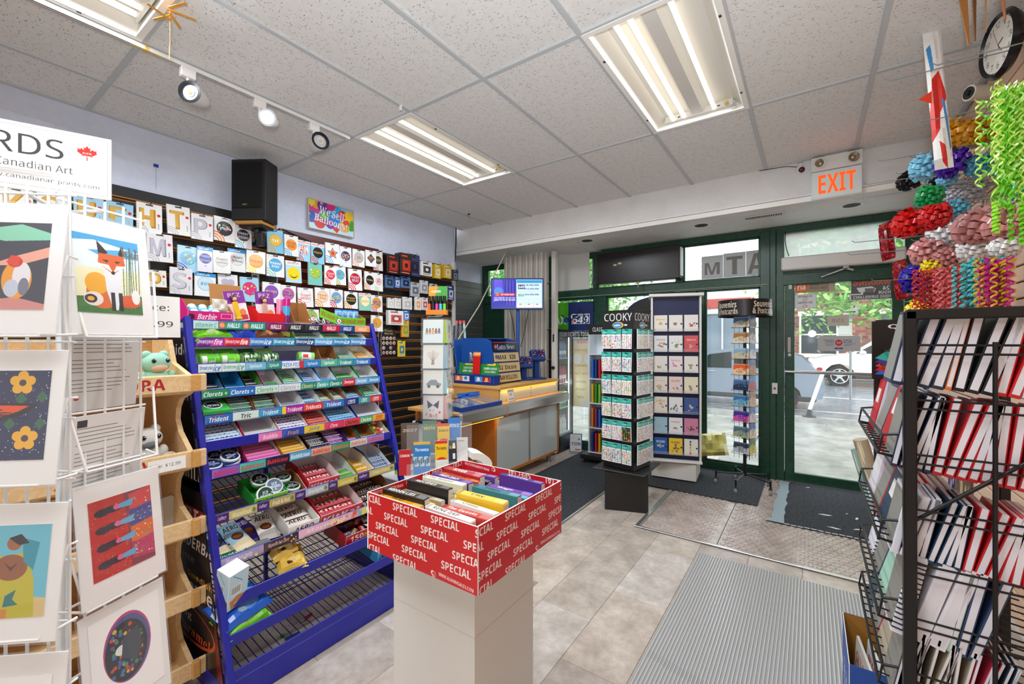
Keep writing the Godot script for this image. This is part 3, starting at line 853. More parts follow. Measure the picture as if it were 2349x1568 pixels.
	for e in [[0.1, 0.3, 0.13, "c8237f"], [0.04, 0.6, 0.12, "2457b8"], [0.16, 0.1, 0.11, "f39a1c"], [0.32, 0.14, 0.14, "5d2a91"], [0.05, 0.05, 0.09, "e8e02a"], [0.36, 0.55, 0.15, "58b531"], [0.55, 0.5, 0.13, "1f8ddb"], [0.6, 0.2, 0.13, "31a9e0"], [0.75, 0.3, 0.11, "e2231a"], [0.48, 0.05, 0.1, "d5197e"], [0.22, 0.75, 0.12, "d8281f"], [0.9, 0.25, 0.11, "f3c01c"], [0.93, 0.6, 0.12, "3aa63c"], [0.78, 0.7, 0.12, "f6b51a"], [0.82, 0.48, 0.09, "e9502b"], [0.45, 0.72, 0.1, "8e2b9b"]]:
		pC(e[0], e[1], e[2], 0, c(e[3])); pC(e[0] - e[2] * 0.35, e[1] - e[2] * 0.7, e[2] * 0.22, 0, c(e[3]).lightened(0.55))
	pstar(0.88, 0.32, 0.12, 5, 0.5, c("f6c51f"), 0.2)
	pC(0.555, 0.86, 0.04, 0, c("e03a22")); pC(0.615, 0.85, 0.04, 0, c("e03a22")); pP([0.52, 0.88, 0.65, 0.87, 0.6, 1.0], c("e03a22"))
	for d in [[0.008, 0.012, "4a2a7a"], [0, 0, "f2e9f6"]]:
		pT("We Sell", 0.5 + d[0], 0.32 + d[1], 0.56, 0.3, c(d[2]), "serifb", false, 0.0, 0.12)
		pT("Balloons!", 0.48 + d[0], 0.64 + d[1], 0.74, 0.26, c(d[2]), "serifb", false, 0.0, 0.12)
	b = mb(); b.box(V(0.47, 0.27, 0.006), Vector3.ZERO, {"f": r}); part(t, "print", b, mt(0.35))
	b = mb(c("d8b98a"))
	for s in [-1, 1]: b.cbox(V(0.49, 0.008, 0.014), V(0, s * 0.139, 0.002), 0.002); b.cbox(V(0.008, 0.27, 0.014), V(s * 0.241, 0, 0.002), 0.002)
	part(t, "frame", b, mt(0.5))
	# cables on the left wall and the corner
	b = mb(c("17171a")); b.tube([V(0.03, 2.45, -0.02), V(0.05, 2.40, -0.2), V(0.045, 2.37, -0.35), V(0.04, 2.39, -0.6), V(0.04, 2.41, -0.9), V(0.03, 2.44, -1.1)], 0.006, 6)
	b.tube([V(0.03, 2.43, -0.02), V(0.05, 2.36, -0.3), V(0.045, 2.40, -0.7), V(0.03, 2.42, -1.1)], 0.004, 6)
	one("speaker_cable", "black cables sagging along the brown board under the balloon poster", "cable", b, mt(0.5))
	b = mb(c("141416")); b.tube([V(0.02, 2.955, -2.30), V(0.03, 2.75, -2.29), V(0.0, 2.6, -2.31), V(-0.05, 2.42, -2.33)], 0.009, 6)
	one("corner_cable", "thick black cable running down the far wall corner", "cable", b, mt(0.5))
	b = mb(c("e3e0da")); b.cbox(V(0.03, 2.5, 0.05), V(0.012, 1.25, -2.265), 0.004)
	one("corner_trim", "off-white corner post where the slatwall ends", "trim", b, mt(0.5))
	b = mb(c("1f3fa0")); b.box(V(0.002, 0.022, 0.028)); b.col = c("9aa3b8"); b.box(V(0.001, 0.16, 0.002), V(0, -0.09, 0))
	one("blue_tape", "scrap of blue tape and a pencil line on the pale wall", "tape", b, mt(0.7), at(0.003, 2.72, 0.86))

func build_street():
	var con := tex_mat("concrete", toned(512, Color(0.58, 0.585, 0.555), 0.34, [[0.008, 4, 0.7], [0.05, 3, 0.35], [0.4, 2, 0.3]]), 2.5, 0.28, 0.0)
	var sw := struct("floor", null, null, "wet concrete sidewalk slabs outside the door", "sidewalk")
	for i in 9:
		for j in 3:
			var b := mb(c(["ffffff", "f2f2ee", "f8f8f8"][(i * 2 + j) % 3]))
			b.cbox(V(1.49, 0.1, 1.27), V(-3.55 + i * 1.5, -0.07, -4.13 - j * 1.28), 0.008); part(sw, "slab", b, con)
	for i in 24:
		var b := mb(c("fdfdfb")); b.cbox(V(0.59, 0.16, 0.2), V(-4.0 + i * 0.6, -0.1, -7.45), 0.012); part(sw, "kerb_stone", b, con)
	var rd := mb(); rd.box(V(70, 0.1, 13.0), V(0, -0.22, -14.05))
	var asphalt := tex_mat("asphalt", toned(512, Color(0.47, 0.49, 0.51), 0.34, [[0.01, 3, 0.6], [0.4, 3, 0.6]]), 2.0, 0.22, 0.0)
	var road := struct("floor", rd, asphalt, "wet grey asphalt street", "road")
	for m in [[-9.1, 0.12, 40.0], [-10.4, 0.1, 40.0], [-13.6, 0.12, 40.0]]:
		var b := mb(c("e9eae6")); b.box(V(m[2], 0.004, m[1]), V(2, -0.169, m[0])); part(road, "lane_line", b, mt(0.5))
	var b := mb(); b.box(V(70, 0.14, 4.0), V(0, -0.15, -22.4)); struct("floor", b, con, "far sidewalk across the street", "sidewalk")
	# low concrete separators with white posts
	var t: Node3D
	for i in 2:
		t = thing("lane_separator", ["low concrete lane kerb with a white plastic post, seen through the door", "low concrete lane kerb further left beyond the window"][i], "kerb", at(4.8 - i * 3.4, -0.17, -8.45))
		b = mb(); b.prism(PackedVector2Array([V2(-0.17, 0), V2(0.17, 0), V2(0.13, 0.13), V2(-0.13, 0.13)]), 2.6); part(t, "kerb", b, con, at(0, 0, 0, 90))
		if i == 0:
			b = mb(c("3a3c3e")); b.cyl(V(-0.95, 0.13, 0), V(-0.94, 0.28, 0), 0.06, 0.04, 12); b.cyl(V(-0.95, 0.13, 0), V(-0.95, 0.15, 0), 0.12, -1, 14); part(t, "post_base", b, mt(0.5))
			b = mb(c("f4f4f2")); b.cyl(V(-0.94, 0.28, 0), V(-0.72, 1.05, 0.0), 0.035, -1, 10); part(t, "post", b, mt(0.4))
	car(V(6.3, -0.17, -18.8), "parked white crossover car across the street, seen through the door", "eceff2", 1.15)
	car(V(2.1, -0.17, -10.9), "dark silver car passing close to the shop on the near lane", "7e8a96", 0.92)
	# buildings: brick house with bay windows opposite, white brick block to the left
	brick_house()
	white_block()
	# trees
	tree(V(5.6, -0.1, -11.6), 3.4, "leafy green street tree whose branches hang over the white car", 11)
	tree(V(-2.2, -0.1, -8.8), 3.0, "leafy green tree beyond the left shop window", 12)
	tree(V(-4.2, -0.1, -13.0), 3.6, "larger green tree in front of the white brick block", 13)
	# street signs
	t = thing("street_sign", "grey sign pole with small white parking plates", "sign", at(4.75, -0.1, -12.6))
	b = mb(c("9aa0a2")); b.cyl(Vector3.ZERO, V(0, 2.9, 0), 0.03, -1, 8); part(t, "pole", b, mt(0.4, 0.5))
	var r := sheet(48, 64, c("f2f3f1")); pC(0.5, 0.4, 0.34, 0, c("c22a2a")); pC(0.5, 0.4, 0.24, 0, c("f2f3f1")); pT("P", 0.5, 0.4, 0.2, 0.3, c("222222")); pR(0.2, 0.8, 0.6, 0.08, c("333333"))
	b = mb(); b.box(V(0.32, 0.44, 0.01), V(0, 2.5, 0.035), {"f": r}); part(t, "sign_plate", b, mt(0.4, 0, 1))
	b = mb(c("e9ece8")); b.box(V(0.3, 0.4, 0.01), V(-0.12, 1.95, 0.035)); b.box(V(0.3, 0.18, 0.01), V(-0.1, 1.65, 0.035)); part(t, "sign_plate", b, mt(0.4))
	# planter with broad leaves and pale flowers outside the left window
	t = thing("street_planter", "stone planter of broad green leaves and white flowers outside the window", "planter", at(1.35, -0.02, -6.2))
	b = mb(c("cfcfca")); b.cbox(V(1.7, 0.5, 0.55), V(0, 0.25, 0), 0.02); part(t, "trough", b, con)
	rng.seed = 31
	b = mb()
	for i in 26:
		var x := rng.randf_range(-0.75, 0.75)
		var h := rng.randf_range(0.35, 1.0)
		leaf_blade(b, V(x, 0.45, rng.randf_range(-0.2, 0.2)), h, rng.randf_range(0.08, 0.15), rng.randf_range(0, 360), rng.randf_range(0.1, 0.5), c(["3f8a3c", "58a546", "7fbf5a", "2f6f35"][i % 4]))
	part(t, "broad_leaf", b, mt(0.5))
	b = mb()
	for i in 60:
		b.col = c(["f2eef4", "e6d8ea", "d9c6df", "6f7d8a"][i % 4])
		b.sph(V(rng.randf_range(-0.8, 0.8), rng.randf_range(0.45, 0.75), rng.randf_range(-0.1, 0.3)), Vector3.ONE * rng.randf_range(0.025, 0.05), 6, 4)
	part(t, "blossom", b, mt(0.6))

func leaf_blade(b: MB, p: Vector3, h: float, w: float, turn: float, bend: float, col: Color):
	b.col = col
	var d := V(sin(deg_to_rad(turn)), 0, cos(deg_to_rad(turn)))
	var s := V(d.z, 0, -d.x)
	var prev := []
	for i in 6:
		var k := i / 5.0
		var q := p + Vector3.UP * h * k * (1 - 0.3 * bend * k) + d * bend * h * k * k
		var ww := w * sin(PI * clampf(k * 0.94 + 0.06, 0, 1)) * 0.5
		var cur := [q - s * ww, q + s * ww]
		if prev: b.q(prev[0], prev[1], cur[1], cur[0])
		prev = cur

func car(o: Vector3, label: String, paint: String, k: float):
	var t := thing("car", label, "car", Transform3D(Basis.from_scale(Vector3.ONE * k), o))
	# side profile, nose to -x
	var body := PackedVector2Array([V2(-2.2, 0.35), V2(-2.25, 0.55), V2(-2.18, 0.78), V2(-1.75, 0.93), V2(-1.1, 1.03), V2(-0.45, 1.50), V2(0.2, 1.60), V2(1.2, 1.58), V2(1.75, 1.38), V2(2.1, 1.0), V2(2.2, 0.9), V2(2.22, 0.5), V2(2.15, 0.33), V2(1.75, 0.3)])
	for a in range(0, 181, 30): body.append(V2(1.35 + 0.4 * cos(deg_to_rad(a)), 0.32 + 0.4 * sin(deg_to_rad(a))))
	for a in range(0, 181, 30): body.append(V2(-1.35 + 0.4 * cos(deg_to_rad(a)), 0.32 + 0.4 * sin(deg_to_rad(a))))
	var b := mb(c(paint)); b.prism(body, 1.72); part(t, "body", b, mt(0.12))
	b = mb(c("1e262c"))
	for z in [0.865, -0.865]:
		b.prism(PackedVector2Array([V2(-0.95, 1.05), V2(-0.4, 1.42), V2(0.15, 1.5), V2(0.15, 1.05)]), 0.012, V(0, 0, z)); b.prism(PackedVector2Array([V2(0.22, 1.05), V2(0.22, 1.5), V2(1.05, 1.49), V2(1.5, 1.3), V2(1.55, 1.1)]), 0.012, V(0, 0, z))
	part(t, "side_window", b, mt(0.05))
	b = mb(c("26303a")); b.q(V(-1.06, 1.07, 0.74), V(-1.06, 1.07, -0.74), V(-0.5, 1.48, -0.66), V(-0.5, 1.48, 0.66)); part(t, "windscreen", b, mt(0.05), at(-0.02, 0.015, 0))
	for x in [-1.35, 1.35]:
		for z in [0.82, -0.82]:
			b = mb(c("17181a")); b.cyl(V(x, 0.32, z - 0.1), V(x, 0.32, z + 0.1), 0.33, -1, 22); var wh := part(t, "wheel", b, mt(0.8))
			b = mb(c("c6cacd"))
			b.cyl(V(x, 0.32, z + 0.08), V(x, 0.32, z + 0.108), 0.07, -1, 12)
			for s in 5:
				var a := TAU * s / 5
				b.t = Transform3D(Basis(Vector3.BACK, a), V(x, 0.32, z + 0.1))
				b.box(V(0.05, 0.2, 0.014), V(0, 0.12, 0))
			b.t = Transform3D.IDENTITY
			var ring := []
			for s in 20: ring.append(V(x + 0.225 * cos(TAU * s / 20), 0.32 + 0.225 * sin(TAU * s / 20), z + 0.1))
			b.tube(ring, 0.016, 5, true)
			part(wh, "rim", b, mt(0.3, 0.8))
	b = mb(c("d9e2ea")); b.cbox(V(0.3, 0.12, 0.3), V(-2.02, 0.78, 0.62), 0.03); b.cbox(V(0.3, 0.12, 0.3), V(-2.02, 0.78, -0.62), 0.03); part(t, "headlamp", b, mt(0.1))
	b = mb(c("b01a1a")); b.cbox(V(0.12, 0.2, 0.28), V(2.14, 0.95, 0.7), 0.02); b.cbox(V(0.12, 0.2, 0.28), V(2.14, 0.95, -0.7), 0.02); part(t, "tail_lamp", b, mt(0.15))
	b = mb(c(paint)); b.sph(V(-0.78, 1.08, 0.97), V(0.09, 0.07, 0.1), 10, 8); part(t, "door_mirror", b, mt(0.15))
	b = mb(c("2a2d30")); b.cbox(V(4.1, 0.14, 1.75), V(0, 0.32, 0), 0.03); part(t, "sill", b, mt(0.6))
	b = mb(c("b4b8bb"))
	for x in [-0.35, 0.75]: b.cbox(V(0.16, 0.025, 0.02), V(x, 0.95, 0.87), 0.006)
	part(t, "door_handle", b, mt(0.3, 0.5))

func brick_house():
	var t := thing("brick_house", "brown brick house front with dark windows across the street", "building", at(8.8, -0.08, -24.2))
	# brick courses: each course one joined strip of bricks
	var mortar := mb(c("a39a90")); mortar.box(V(13.0, 9.0, 0.5), V(0, 4.5, -0.27)); part(t, "wall", mortar, mt(0.9))
	var b := mb()
	rng.seed = 77
	for j in 60:
		for i in 54:
			b.col = c(["7a4a3c", "85553f", "6d4238", "916050", "a0705a", "5f3b35"][rng.randi() % 6])
			b.box(V(0.225, 0.12, 0.04), V(-6.4 + i * 0.24 + (0.12 if j % 2 else 0.0), 0.08 + j * 0.14, -0.02))
	var bm := part(t, "brickwork", b, mt(0.9))
	bm.set_meta("kind", "stuff")
	for x in [-4.6, -1.6, 1.6, 4.6]:
		for y in [1.9, 5.3]:
			b = mb(c("cfc8ba")); b.cbox(V(1.7, 0.2, 0.16), V(x, y - 1.05, 0.03), 0.02); b.cbox(V(1.7, 0.24, 0.12), V(x, y + 1.05, 0.02), 0.02)
			for s in [-1, 1]: b.cbox(V(0.09, 1.9, 0.12), V(x + s * 0.75, y, 0.02), 0.01)
			b.cbox(V(1.5, 0.07, 0.1), V(x, y, 0.02), 0.01)
			var w := part(t, "window", b, mt(0.6))
			b = mb(c("24323a")); b.box(V(1.42, 1.86, 0.03), V(x, y, 0.01)); part(w, "pane", b, mt(0.08))
	b = mb(c("b2aca0")); b.cbox(V(13.0, 0.5, 0.3), V(0, 0.25, 0.08), 0.02); part(t, "plinth", b, mt(0.9))
	b = mb(c("2a2f2c")); b.cbox(V(1.1, 2.2, 0.1), V(0, 1.35, 0.05), 0.02); part(t, "front_door", b, mt(0.4))
	b = mb()
	for i in 40:
		b.col = c(["c8302c", "3b7d3c", "d84a3a", "2f6a35"][i % 4]); b.sph(V(1.2 + rng.randf() * 1.0, 0.95 + rng.randf() * 0.35, 0.25 + rng.randf() * 0.2), Vector3.ONE * 0.07, 6, 4)
	b.col = c("6a5a4a"); b.box(V(1.2, 0.2, 0.25), V(1.7, 0.85, 0.32)); part(t, "window_box", b, mt(0.7))

func white_block():
	var t := thing("white_block", "white painted brick building across the street on the left", "building", at(-4.2, -0.08, -23.4))
	var m := mb(c("d9d9d6")); m.box(V(12.4, 12.0, 0.5), V(0, 6.0, -0.27)); part(t, "wall", m, mt(0.9))
	var b := mb()
	rng.seed = 78
	for j in 72:
		for i in 40:
			b.col = c(["f4f4f2", "ececea", "e4e5e4", "f8f8f6"][rng.randi() % 4])
			b.box(V(0.285, 0.14, 0.03), V(-5.85 + i * 0.3 + (0.15 if j % 2 else 0.0), 0.1 + j * 0.16, -0.02))
	part(t, "brickwork", b, mt(0.85)).set_meta("kind", "stuff")
	for x in [-4.2, -1.4, 1.4, 4.2]:
		b = mb(c("b9bcc0")); b.cbox(V(2.3, 0.14, 0.2), V(x, 0.7, 0.05), 0.02); b.cbox(V(2.3, 0.14, 0.14), V(x, 3.1, 0.05), 0.02)
		for s in [-1, 0, 1]: b.cbox(V(0.09, 2.4, 0.12), V(x + s * 1.08, 1.9, 0.04), 0.01)
		var w := part(t, "window", b, mt(0.5))
		b = mb(c("6d7c88")); b.box(V(2.1, 2.3, 0.02), V(x, 1.9, 0.005)); part(w, "pane", b, mt(0.08))
	b = mb(c("a63c36"))
	b.cbox(V(3.4, 0.5, 0.12), V(4.0, 3.6, 0.1), 0.02); part(t, "sign_board", b, mt(0.5))

func tree(o: Vector3, r: float, label: String, sd: int):
	var t := thing("street_tree", label, "tree", at(o.x, o.y, o.z), "street trees")
	rng.seed = sd
	var b := mb(c("5a4a3c"))
	b.cyl(Vector3.ZERO, V(0.05, 2.6, 0), 0.12, 0.08, 10)
	var tips := []
	for i in 16:
		var a := TAU * i / 16 + rng.randf() * 0.4
		var e := V(cos(a) * r * rng.randf_range(0.3, 0.62), 2.5 + rng.randf() * r * 0.8, sin(a) * r * rng.randf_range(0.3, 0.62))
		b.tube([V(0.05, 2.2, 0), V(e.x * 0.5, (e.y + 2.4) / 2 + 0.2, e.z * 0.5), e], 0.03, 5)
		tips.append(e)
	part(t, "trunk", b, mt(0.9))
	var lm := mb()
	lm.q(V(-0.02, -0.055, 0), V(0.02, -0.055, 0), V(0.026, 0.01, 0.008), V(-0.026, 0.01, 0.008))
	lm.tri(V(-0.026, 0.01, 0.008), V(0.026, 0.01, 0.008), V(0, 0.07, 0))
	var mm := MultiMesh.new()
	mm.transform_format = MultiMesh.TRANSFORM_3D; mm.use_colors = true; mm.mesh = lm.made()
	var n := 5200
	mm.instance_count = n
	for i in n:
		var e: Vector3 = tips[i % tips.size()]
		var d := V(rng.randfn(), rng.randfn() * 0.55, rng.randfn()) * r * 0.19
		d.y -= 0.22 * V2(d.x, d.z).length()
		mm.set_instance_transform(i, Transform3D(Basis.from_euler(V(rng.randf() * TAU, rng.randf() * TAU, rng.randf() * TAU)).scaled(Vector3.ONE * rng.randf_range(1.0, 1.8)), e + d))
		mm.set_instance_color(i, Color.html(["6fae4c", "8fc763", "579a3f", "a8d67c", "4b8b3a"][i % 5]))
	var fm: StandardMaterial3D = mat_cache.get("foliage")
	if fm == null:
		fm = StandardMaterial3D.new(); fm.roughness = 0.5; fm.vertex_color_use_as_albedo = true; fm.vertex_color_is_srgb = true; fm.backlight_enabled = true; fm.backlight = Color(0.55, 0.6, 0.35); fm.cull_mode = BaseMaterial3D.CULL_DISABLED
		mat_cache["foliage"] = fm
	var mi := MultiMeshInstance3D.new()
	mi.name = "foliage"; mi.multimesh = mm; mi.material_override = fm; mi.set_meta("kind", "stuff")
	t.add_child(mi)

func card_quad(w: float, h: float, d: float, r: Rect2, edge := Color.WHITE) -> MB:   # a printed card, face to +z, base at y = 0
	var b := mb(edge)
	var x := w / 2
	b.col = Color.WHITE
	b.q(V(-x, 0, d / 2), V(x, 0, d / 2), V(x, h, d / 2), V(-x, h, d / 2), r)
	b.col = edge
	b.q(V(x, 0, -d / 2), V(-x, 0, -d / 2), V(-x, h, -d / 2), V(x, h, -d / 2))
	b.q(V(x, 0, d / 2), V(x, 0, -d / 2), V(x, h, -d / 2), V(x, h, d / 2))
	b.q(V(-x, 0, -d / 2), V(-x, 0, d / 2), V(-x, h, d / 2), V(-x, h, -d / 2))
	b.q(V(-x, h, d / 2), V(x, h, d / 2), V(x, h, -d / 2), V(-x, h, -d / 2))
	b.q(V(-x, 0, -d / 2), V(x, 0, -d / 2), V(x, 0, d / 2), V(-x, 0, d / 2))
	return b

func build_facade_things():
	var b: MB
	var r: Rect2
	var t: Node3D
	# mats
	var carp := tex_mat("carpet", toned(512, Color(0.19, 0.21, 0.23), 0.42, [[0.45, 2, 0.7], [0.03, 3, 0.35]]), 0.5, 0.95, 3.0)
	for m in [[1.40, 2.228, -3.32, -0.62, "long charcoal carpet runner along the counter"], [2.245, 3.49, -3.33, -2.385, "charcoal carpet mat under the card and postcard racks"], [3.64, 4.66, -3.32, -2.08, "charcoal door mat with torn white patches"]]:
		b = mb(); b.cbox(V(m[1] - m[0], 0.009, m[3] - m[2]), V((m[0] + m[1]) / 2, 0.0045 if m[0] < 2 else 0.0135, (m[2] + m[3]) / 2), 0.002)
		t = thing("floor_mat", m[4], "mat"); part(t, "pile", b, carp)
		if m[0] > 3.6:
			for e in [[3.97, -2.47, 0.10, 12], [4.12, -2.60, 0.035, 60], [4.18, -2.52, 0.07, 80], [4.02, -2.20, 0.09, -5], [4.17, -2.27, 0.08, 35], [3.85, -3.2, 0.05, 40]]:
				b = mb(c("e6e4df")); b.prism(PackedVector2Array([V2(-e[2] / 2, 0), V2(-e[2] * 0.1, e[2] * 0.16), V2(e[2] / 2, e[2] * 0.05), V2(e[2] * 0.2, -e[2] * 0.14)]), 0.001)
				part(t, "torn_patch", b, mt(0.8), at(e[0], 0.0187, e[1], e[3]) * at(0, 0, 0, 0, -90), "torn spot showing white backing")
	rng.seed = 3
	b = mb(c("9fb0b6"))
	var tape := PackedVector2Array()
	var back := []
	for i in 15:
		tape.append(V2(-0.035 + rng.randf_range(-0.012, 0.012) - (0.05 if i == 14 else 0.0), i * 0.087)); back.append(V2(0.05 + rng.randf_range(-0.01, 0.01), i * 0.087))
	back.reverse(); tape.append_array(PackedVector2Array(back))
	b.prism(tape, 0.0012)
	one("duct_tape", "grey duct tape holding down the left edge of the door mat", "tape", b, mt(0.4, 0.2), Transform3D(Basis(V(1, 0, 0.04), V(0, 0, 1), V(0, 1, 0)), V(3.645, 0.0205, -3.29)))
	b = mb(c("b9c4c8"))
	for i in 22:
		b.t = at(3.72 + i * 0.043, 0.0196, -2.075 + 0.004 * sin(i * 1.3), 8 * sin(i * 2.1)); b.box(V(0.036, 0.0015, 0.016))
	one("frayed_edge", "frayed pale edge of the door mat on the studded rubber", "mat edge", b, mt(0.7)).set_meta("kind", "stuff")
	# ribbed rubber mat: base and moulded ribs
	t = thing("ribbed_mat", "long grey ribbed rubber mat in front of the magazine rack", "mat")
	b = mb(c("9b9890")); b.box(V(0.93, 0.006, 2.5), V(3.705, 0.003, 0.03)); part(t, "base", b, mt(0.5))
	b = mb(c("b6b8bb"))
	for i in 59:
		var x := 3.25 + i * 0.0157
		b.prism(PackedVector2Array([V2(x - 0.0045, 0.006), V2(x + 0.0045, 0.006), V2(x + 0.0028, 0.0105), V2(x - 0.0028, 0.0105)]), 2.5, V(0, 0, 0.03))
	part(t, "ribs", b, mt(0.22)).set_meta("kind", "stuff")
	b = mb(c("3f4a4e"))
	for i in 48: b.box(V(0.0085, 0.0025, 0.05), V(3.265 + i * 0.0157, 0.0064, -0.07 + 0.0035 * i))
	part(t, "tape_marks", b, mt(0.7)).set_meta("kind", "stuff")
	# door operator with its arm
	t = thing("door_operator", "long white automatic door operator above the street door", "door operator", at(4.10, 2.245, -3.29))
	b = mb(c("e4e0da")); b.cbox(V(0.95, 0.13, 0.12), Vector3.ZERO, 0.012); part(t, "cover", b, mt(0.3))
	b = mb(c("a9a6a1")); b.cbox(V(0.05, 0.03, 0.05), V(0.05, -0.075, 0.0), 0.004); b.tube([V(0.05, -0.085, 0.0), V(-0.14, -0.15, -0.03)], 0.009, 6); b.tube([V(0.05, -0.085, 0.0), V(0.11, -0.11, 0.01)], 0.012, 6); part(t, "arm", b, mt(0.25, 0.9))
	# door stickers, seen from behind where they face the street
	r = sheet(220, 70, c("a08c74"), 2); pR(0.86, 0, 0.14, 1, c("b8aa94")); pC(0.17, 0.5, 0.17, 0.5, c("e8651f")); pT("ria", 0.17, 0.46, 0.2, 0.5, c("ffffff")); pT("Money Transfer", 0.17, 0.78, 0.2, 0.1, c("f8cfae")); pT("Envía", 0.5, 0.32, 0.2, 0.24, c("4a4038"), "sans"); pT("dinero aquí", 0.6, 0.64, 0.44, 0.3, c("4a4038"), "sans")
	one("money_sticker", "brown rounded window sticker reading ria Envía dinero aquí", "sticker", card_quad(0.33, 0.115, 0.002, r, c("b5a48c")), mt(0.5, 0, 2), at(3.905, 1.955, -3.388))
	r = sheet(150, 110, c("dfe6e8"), 2); pB(0, 0, 1, 1, 0.02, c("8a8a8a"))
	for k in [[0.17, "NO SMOKING", 0.36], [0.6, "NO VAPING", 0.86]]:
		pT(k[1], 0.5, k[0], 0.62, 0.14, c("5a5a5a"), "sansb", true); pC(0.5, k[2], 0.1, 0, c("d98a86")); pC(0.5, k[2], 0.07, 0, c("dfe6e8")); pL(0.44, k[2] + 0.06, 0.56, k[2] - 0.06, 0.025, c("d98a86"))
	one("no_smoking_sticker", "white window sheet reading no smoking no vaping in mirror writing", "sticker", card_quad(0.195, 0.145, 0.002, r), mt(0.5, 0, 2), at(3.825, 1.795, -3.388))
	r = sheet(320, 190, c("5d5f60"), 2); pB(0, 0, 1, 1, 0.015, c("d9dcda"))
	pT("WARNING", 0.5, 0.17, 0.86, 0.22, c("f0703a"), "sansb", true); pT("24", 0.83, 0.45, 0.16, 0.2, c("f2f2f0"), "sansb", true); pT("HOUR", 0.79, 0.66, 0.28, 0.15, c("f2f2f0"), "sansb", true); pT("VIDEO SURVEILLANCE", 0.5, 0.86, 0.88, 0.14, c("f2f2f0"), "sansb", true)
	pP([0.14, 0.38, 0.5, 0.34, 0.6, 0.46, 0.56, 0.62, 0.2, 0.6], c("e9eaea")); pP([0.34, 0.42, 0.58, 0.44, 0.54, 0.62, 0.34, 0.62], c("7a7c7c")); pP([0.02, 0.68, 0.26, 0.68, 0.26, 0.74, 0.02, 0.74], c("e9eaea")); pP([0.24, 0.6, 0.3, 0.6, 0.3, 0.74, 0.24, 0.74], c("e9eaea"))
	one("surveillance_sticker", "grey warning 24 hour video surveillance sign in mirror writing", "sticker", card_quad(0.315, 0.19, 0.002, r, c("e9e9e9")), mt(0.5, 0, 2), at(4.35, 1.855, -3.388))
	r = sheet(140, 90, c("c9c2b2"), 2); pT("358", 0.5, 0.5, 0.6, 0.32, c("8f8675"), "sans", true); pR(0.2, 0.02, 0.1, 0.05, c("efece4"))
	one("house_number", "beige paper with the street number 358 in mirror writing", "sign", card_quad(0.17, 0.105, 0.002, r, c("d8d2c4")), mt(0.6, 0, 2), at(4.095, 1.61, -3.388, 0, 0, -1))
	r = sheet(310, 130, c("bdbfc0"), 2); pT("Track your", 0.27, 0.29, 0.26, 0.11, c("2a3d6a")); pT("packages", 0.29, 0.4, 0.2, 0.1, c("2a3d6a")); pT("Repérez", 0.7, 0.29, 0.2, 0.1, c("2a3d6a")); pT("vos colis", 0.7, 0.4, 0.2, 0.09, c("2a3d6a")); pC(0.5, 0.45, 0.085, 0, c("c8262c")); pT("STOP", 0.5, 0.45, 0.1, 0.12, c("f4e6e4")); pR(0.4, 0.77, 0.2, 0.09, c("35497a")); pR(0.485, 0.77, 0.04, 0.09, c("b83a40"))
	for i in 4: pR(0.16 + 0.015 * i, 0.5 + i * 0.045, 0.23 - 0.02 * i, 0.014, c("6d7178")); pR(0.62, 0.5 + i * 0.045, 0.27 - 0.04 * i, 0.014, c("6d7178"))
	t = thing("parcel_notice", "silver notice about tracking packages on the door glass", "sign", at(4.10, 1.36, -3.386))
	part(t, "notice", card_quad(0.335, 0.15, 0.003, r, c("d5d8d6")), mt(0.4, 0, 2))
	for e in [[-0.165, 0.14, 40], [0.165, 0.15, -35], [-0.16, -0.005, -40]]:
		b = mb(c("f2f4f2")); b.box(V(0.035, 0.014, 0.002)); part(t, "tape_corner", b, mt(0.3), at(e[0], e[1], 0.003, 0, 0, e[2]))
	b = mb(c("d9dfe4")); b.cbox(V(0.05, 0.115, 0.008), Vector3.ZERO, 0.002); t = thing("door_button", "steel wall plate with a red door button on the green post", "button", at(3.565, 0.965, -3.32)); part(t, "plate", b, mt(0.3, 0.5))
	b = mb(c("c9222a")); b.t = Transform3D(Basis(Vector3.RIGHT, PI / 2), V(0, 0, 0.004)); b.lathe([V2(0.013, 0), V2(0.012, 0.005), V2(0, 0.006)], 14); part(t, "button", b, mt(0.3))
	b = mb(c("202322")); b.tube([V(3.66, 2.6, -3.33), V(3.655, 2.5, -3.32), V(3.67, 2.40, -3.31), V(3.69, 2.33, -3.30)], 0.004, 5); one("operator_wire", "thin black wire dropping from the frosted transom to the operator", "cable", b, mt(0.5))
	# ATM letters taped behind the transom
	for e in [["M", 2.952, 0.225, 0.26, 0.70, 0.52], ["T", 3.178, 0.222, 0.268, 0.72, 0.74], ["A", 3.392, 0.20, 0.27, 0.84, 0.80]]:
		r = sheet(170, 200, c("c3c8c8"), 2); pT(e[0], 0.5, 0.52 if e[0] != "M" else 0.56, e[4], e[5], c("7f7b78"), "sansb")
		one("letter_sheet", "grey paper sheet with a big letter %s in the transom window" % e[0], "sign", card_quad(e[2], e[3], 0.002, r, c("dfe3e2")), mt(0.6, 0, 2), at(e[1], 2.172, -3.388), "ATM letter sheets")
	# dark light box hung before the transom
	t = thing("light_box", "long black unlit light box hanging before the transom windows", "sign box", at(2.13, 2.38, -3.26))
	b = mb(c("221d1a")); b.cbox(V(1.02, 0.385, 0.13), Vector3.ZERO, 0.005); part(t, "case", b, mt(0.28))
	b = mb(c("e4eef4")); b.box(V(0.012, 0.33, 0.10), V(0.517, 0, -0.01)); part(t, "end_cap", b, mt(0.3))
	b = mb(c("d9c79a")); b.box(V(0.04, 0.022, 0.002), V(-0.26, 0.03, 0.066)); b.box(V(0.045, 0.024, 0.002), V(-0.2, 0.045, 0.066)); part(t, "tape_scraps", b, mt(0.7))
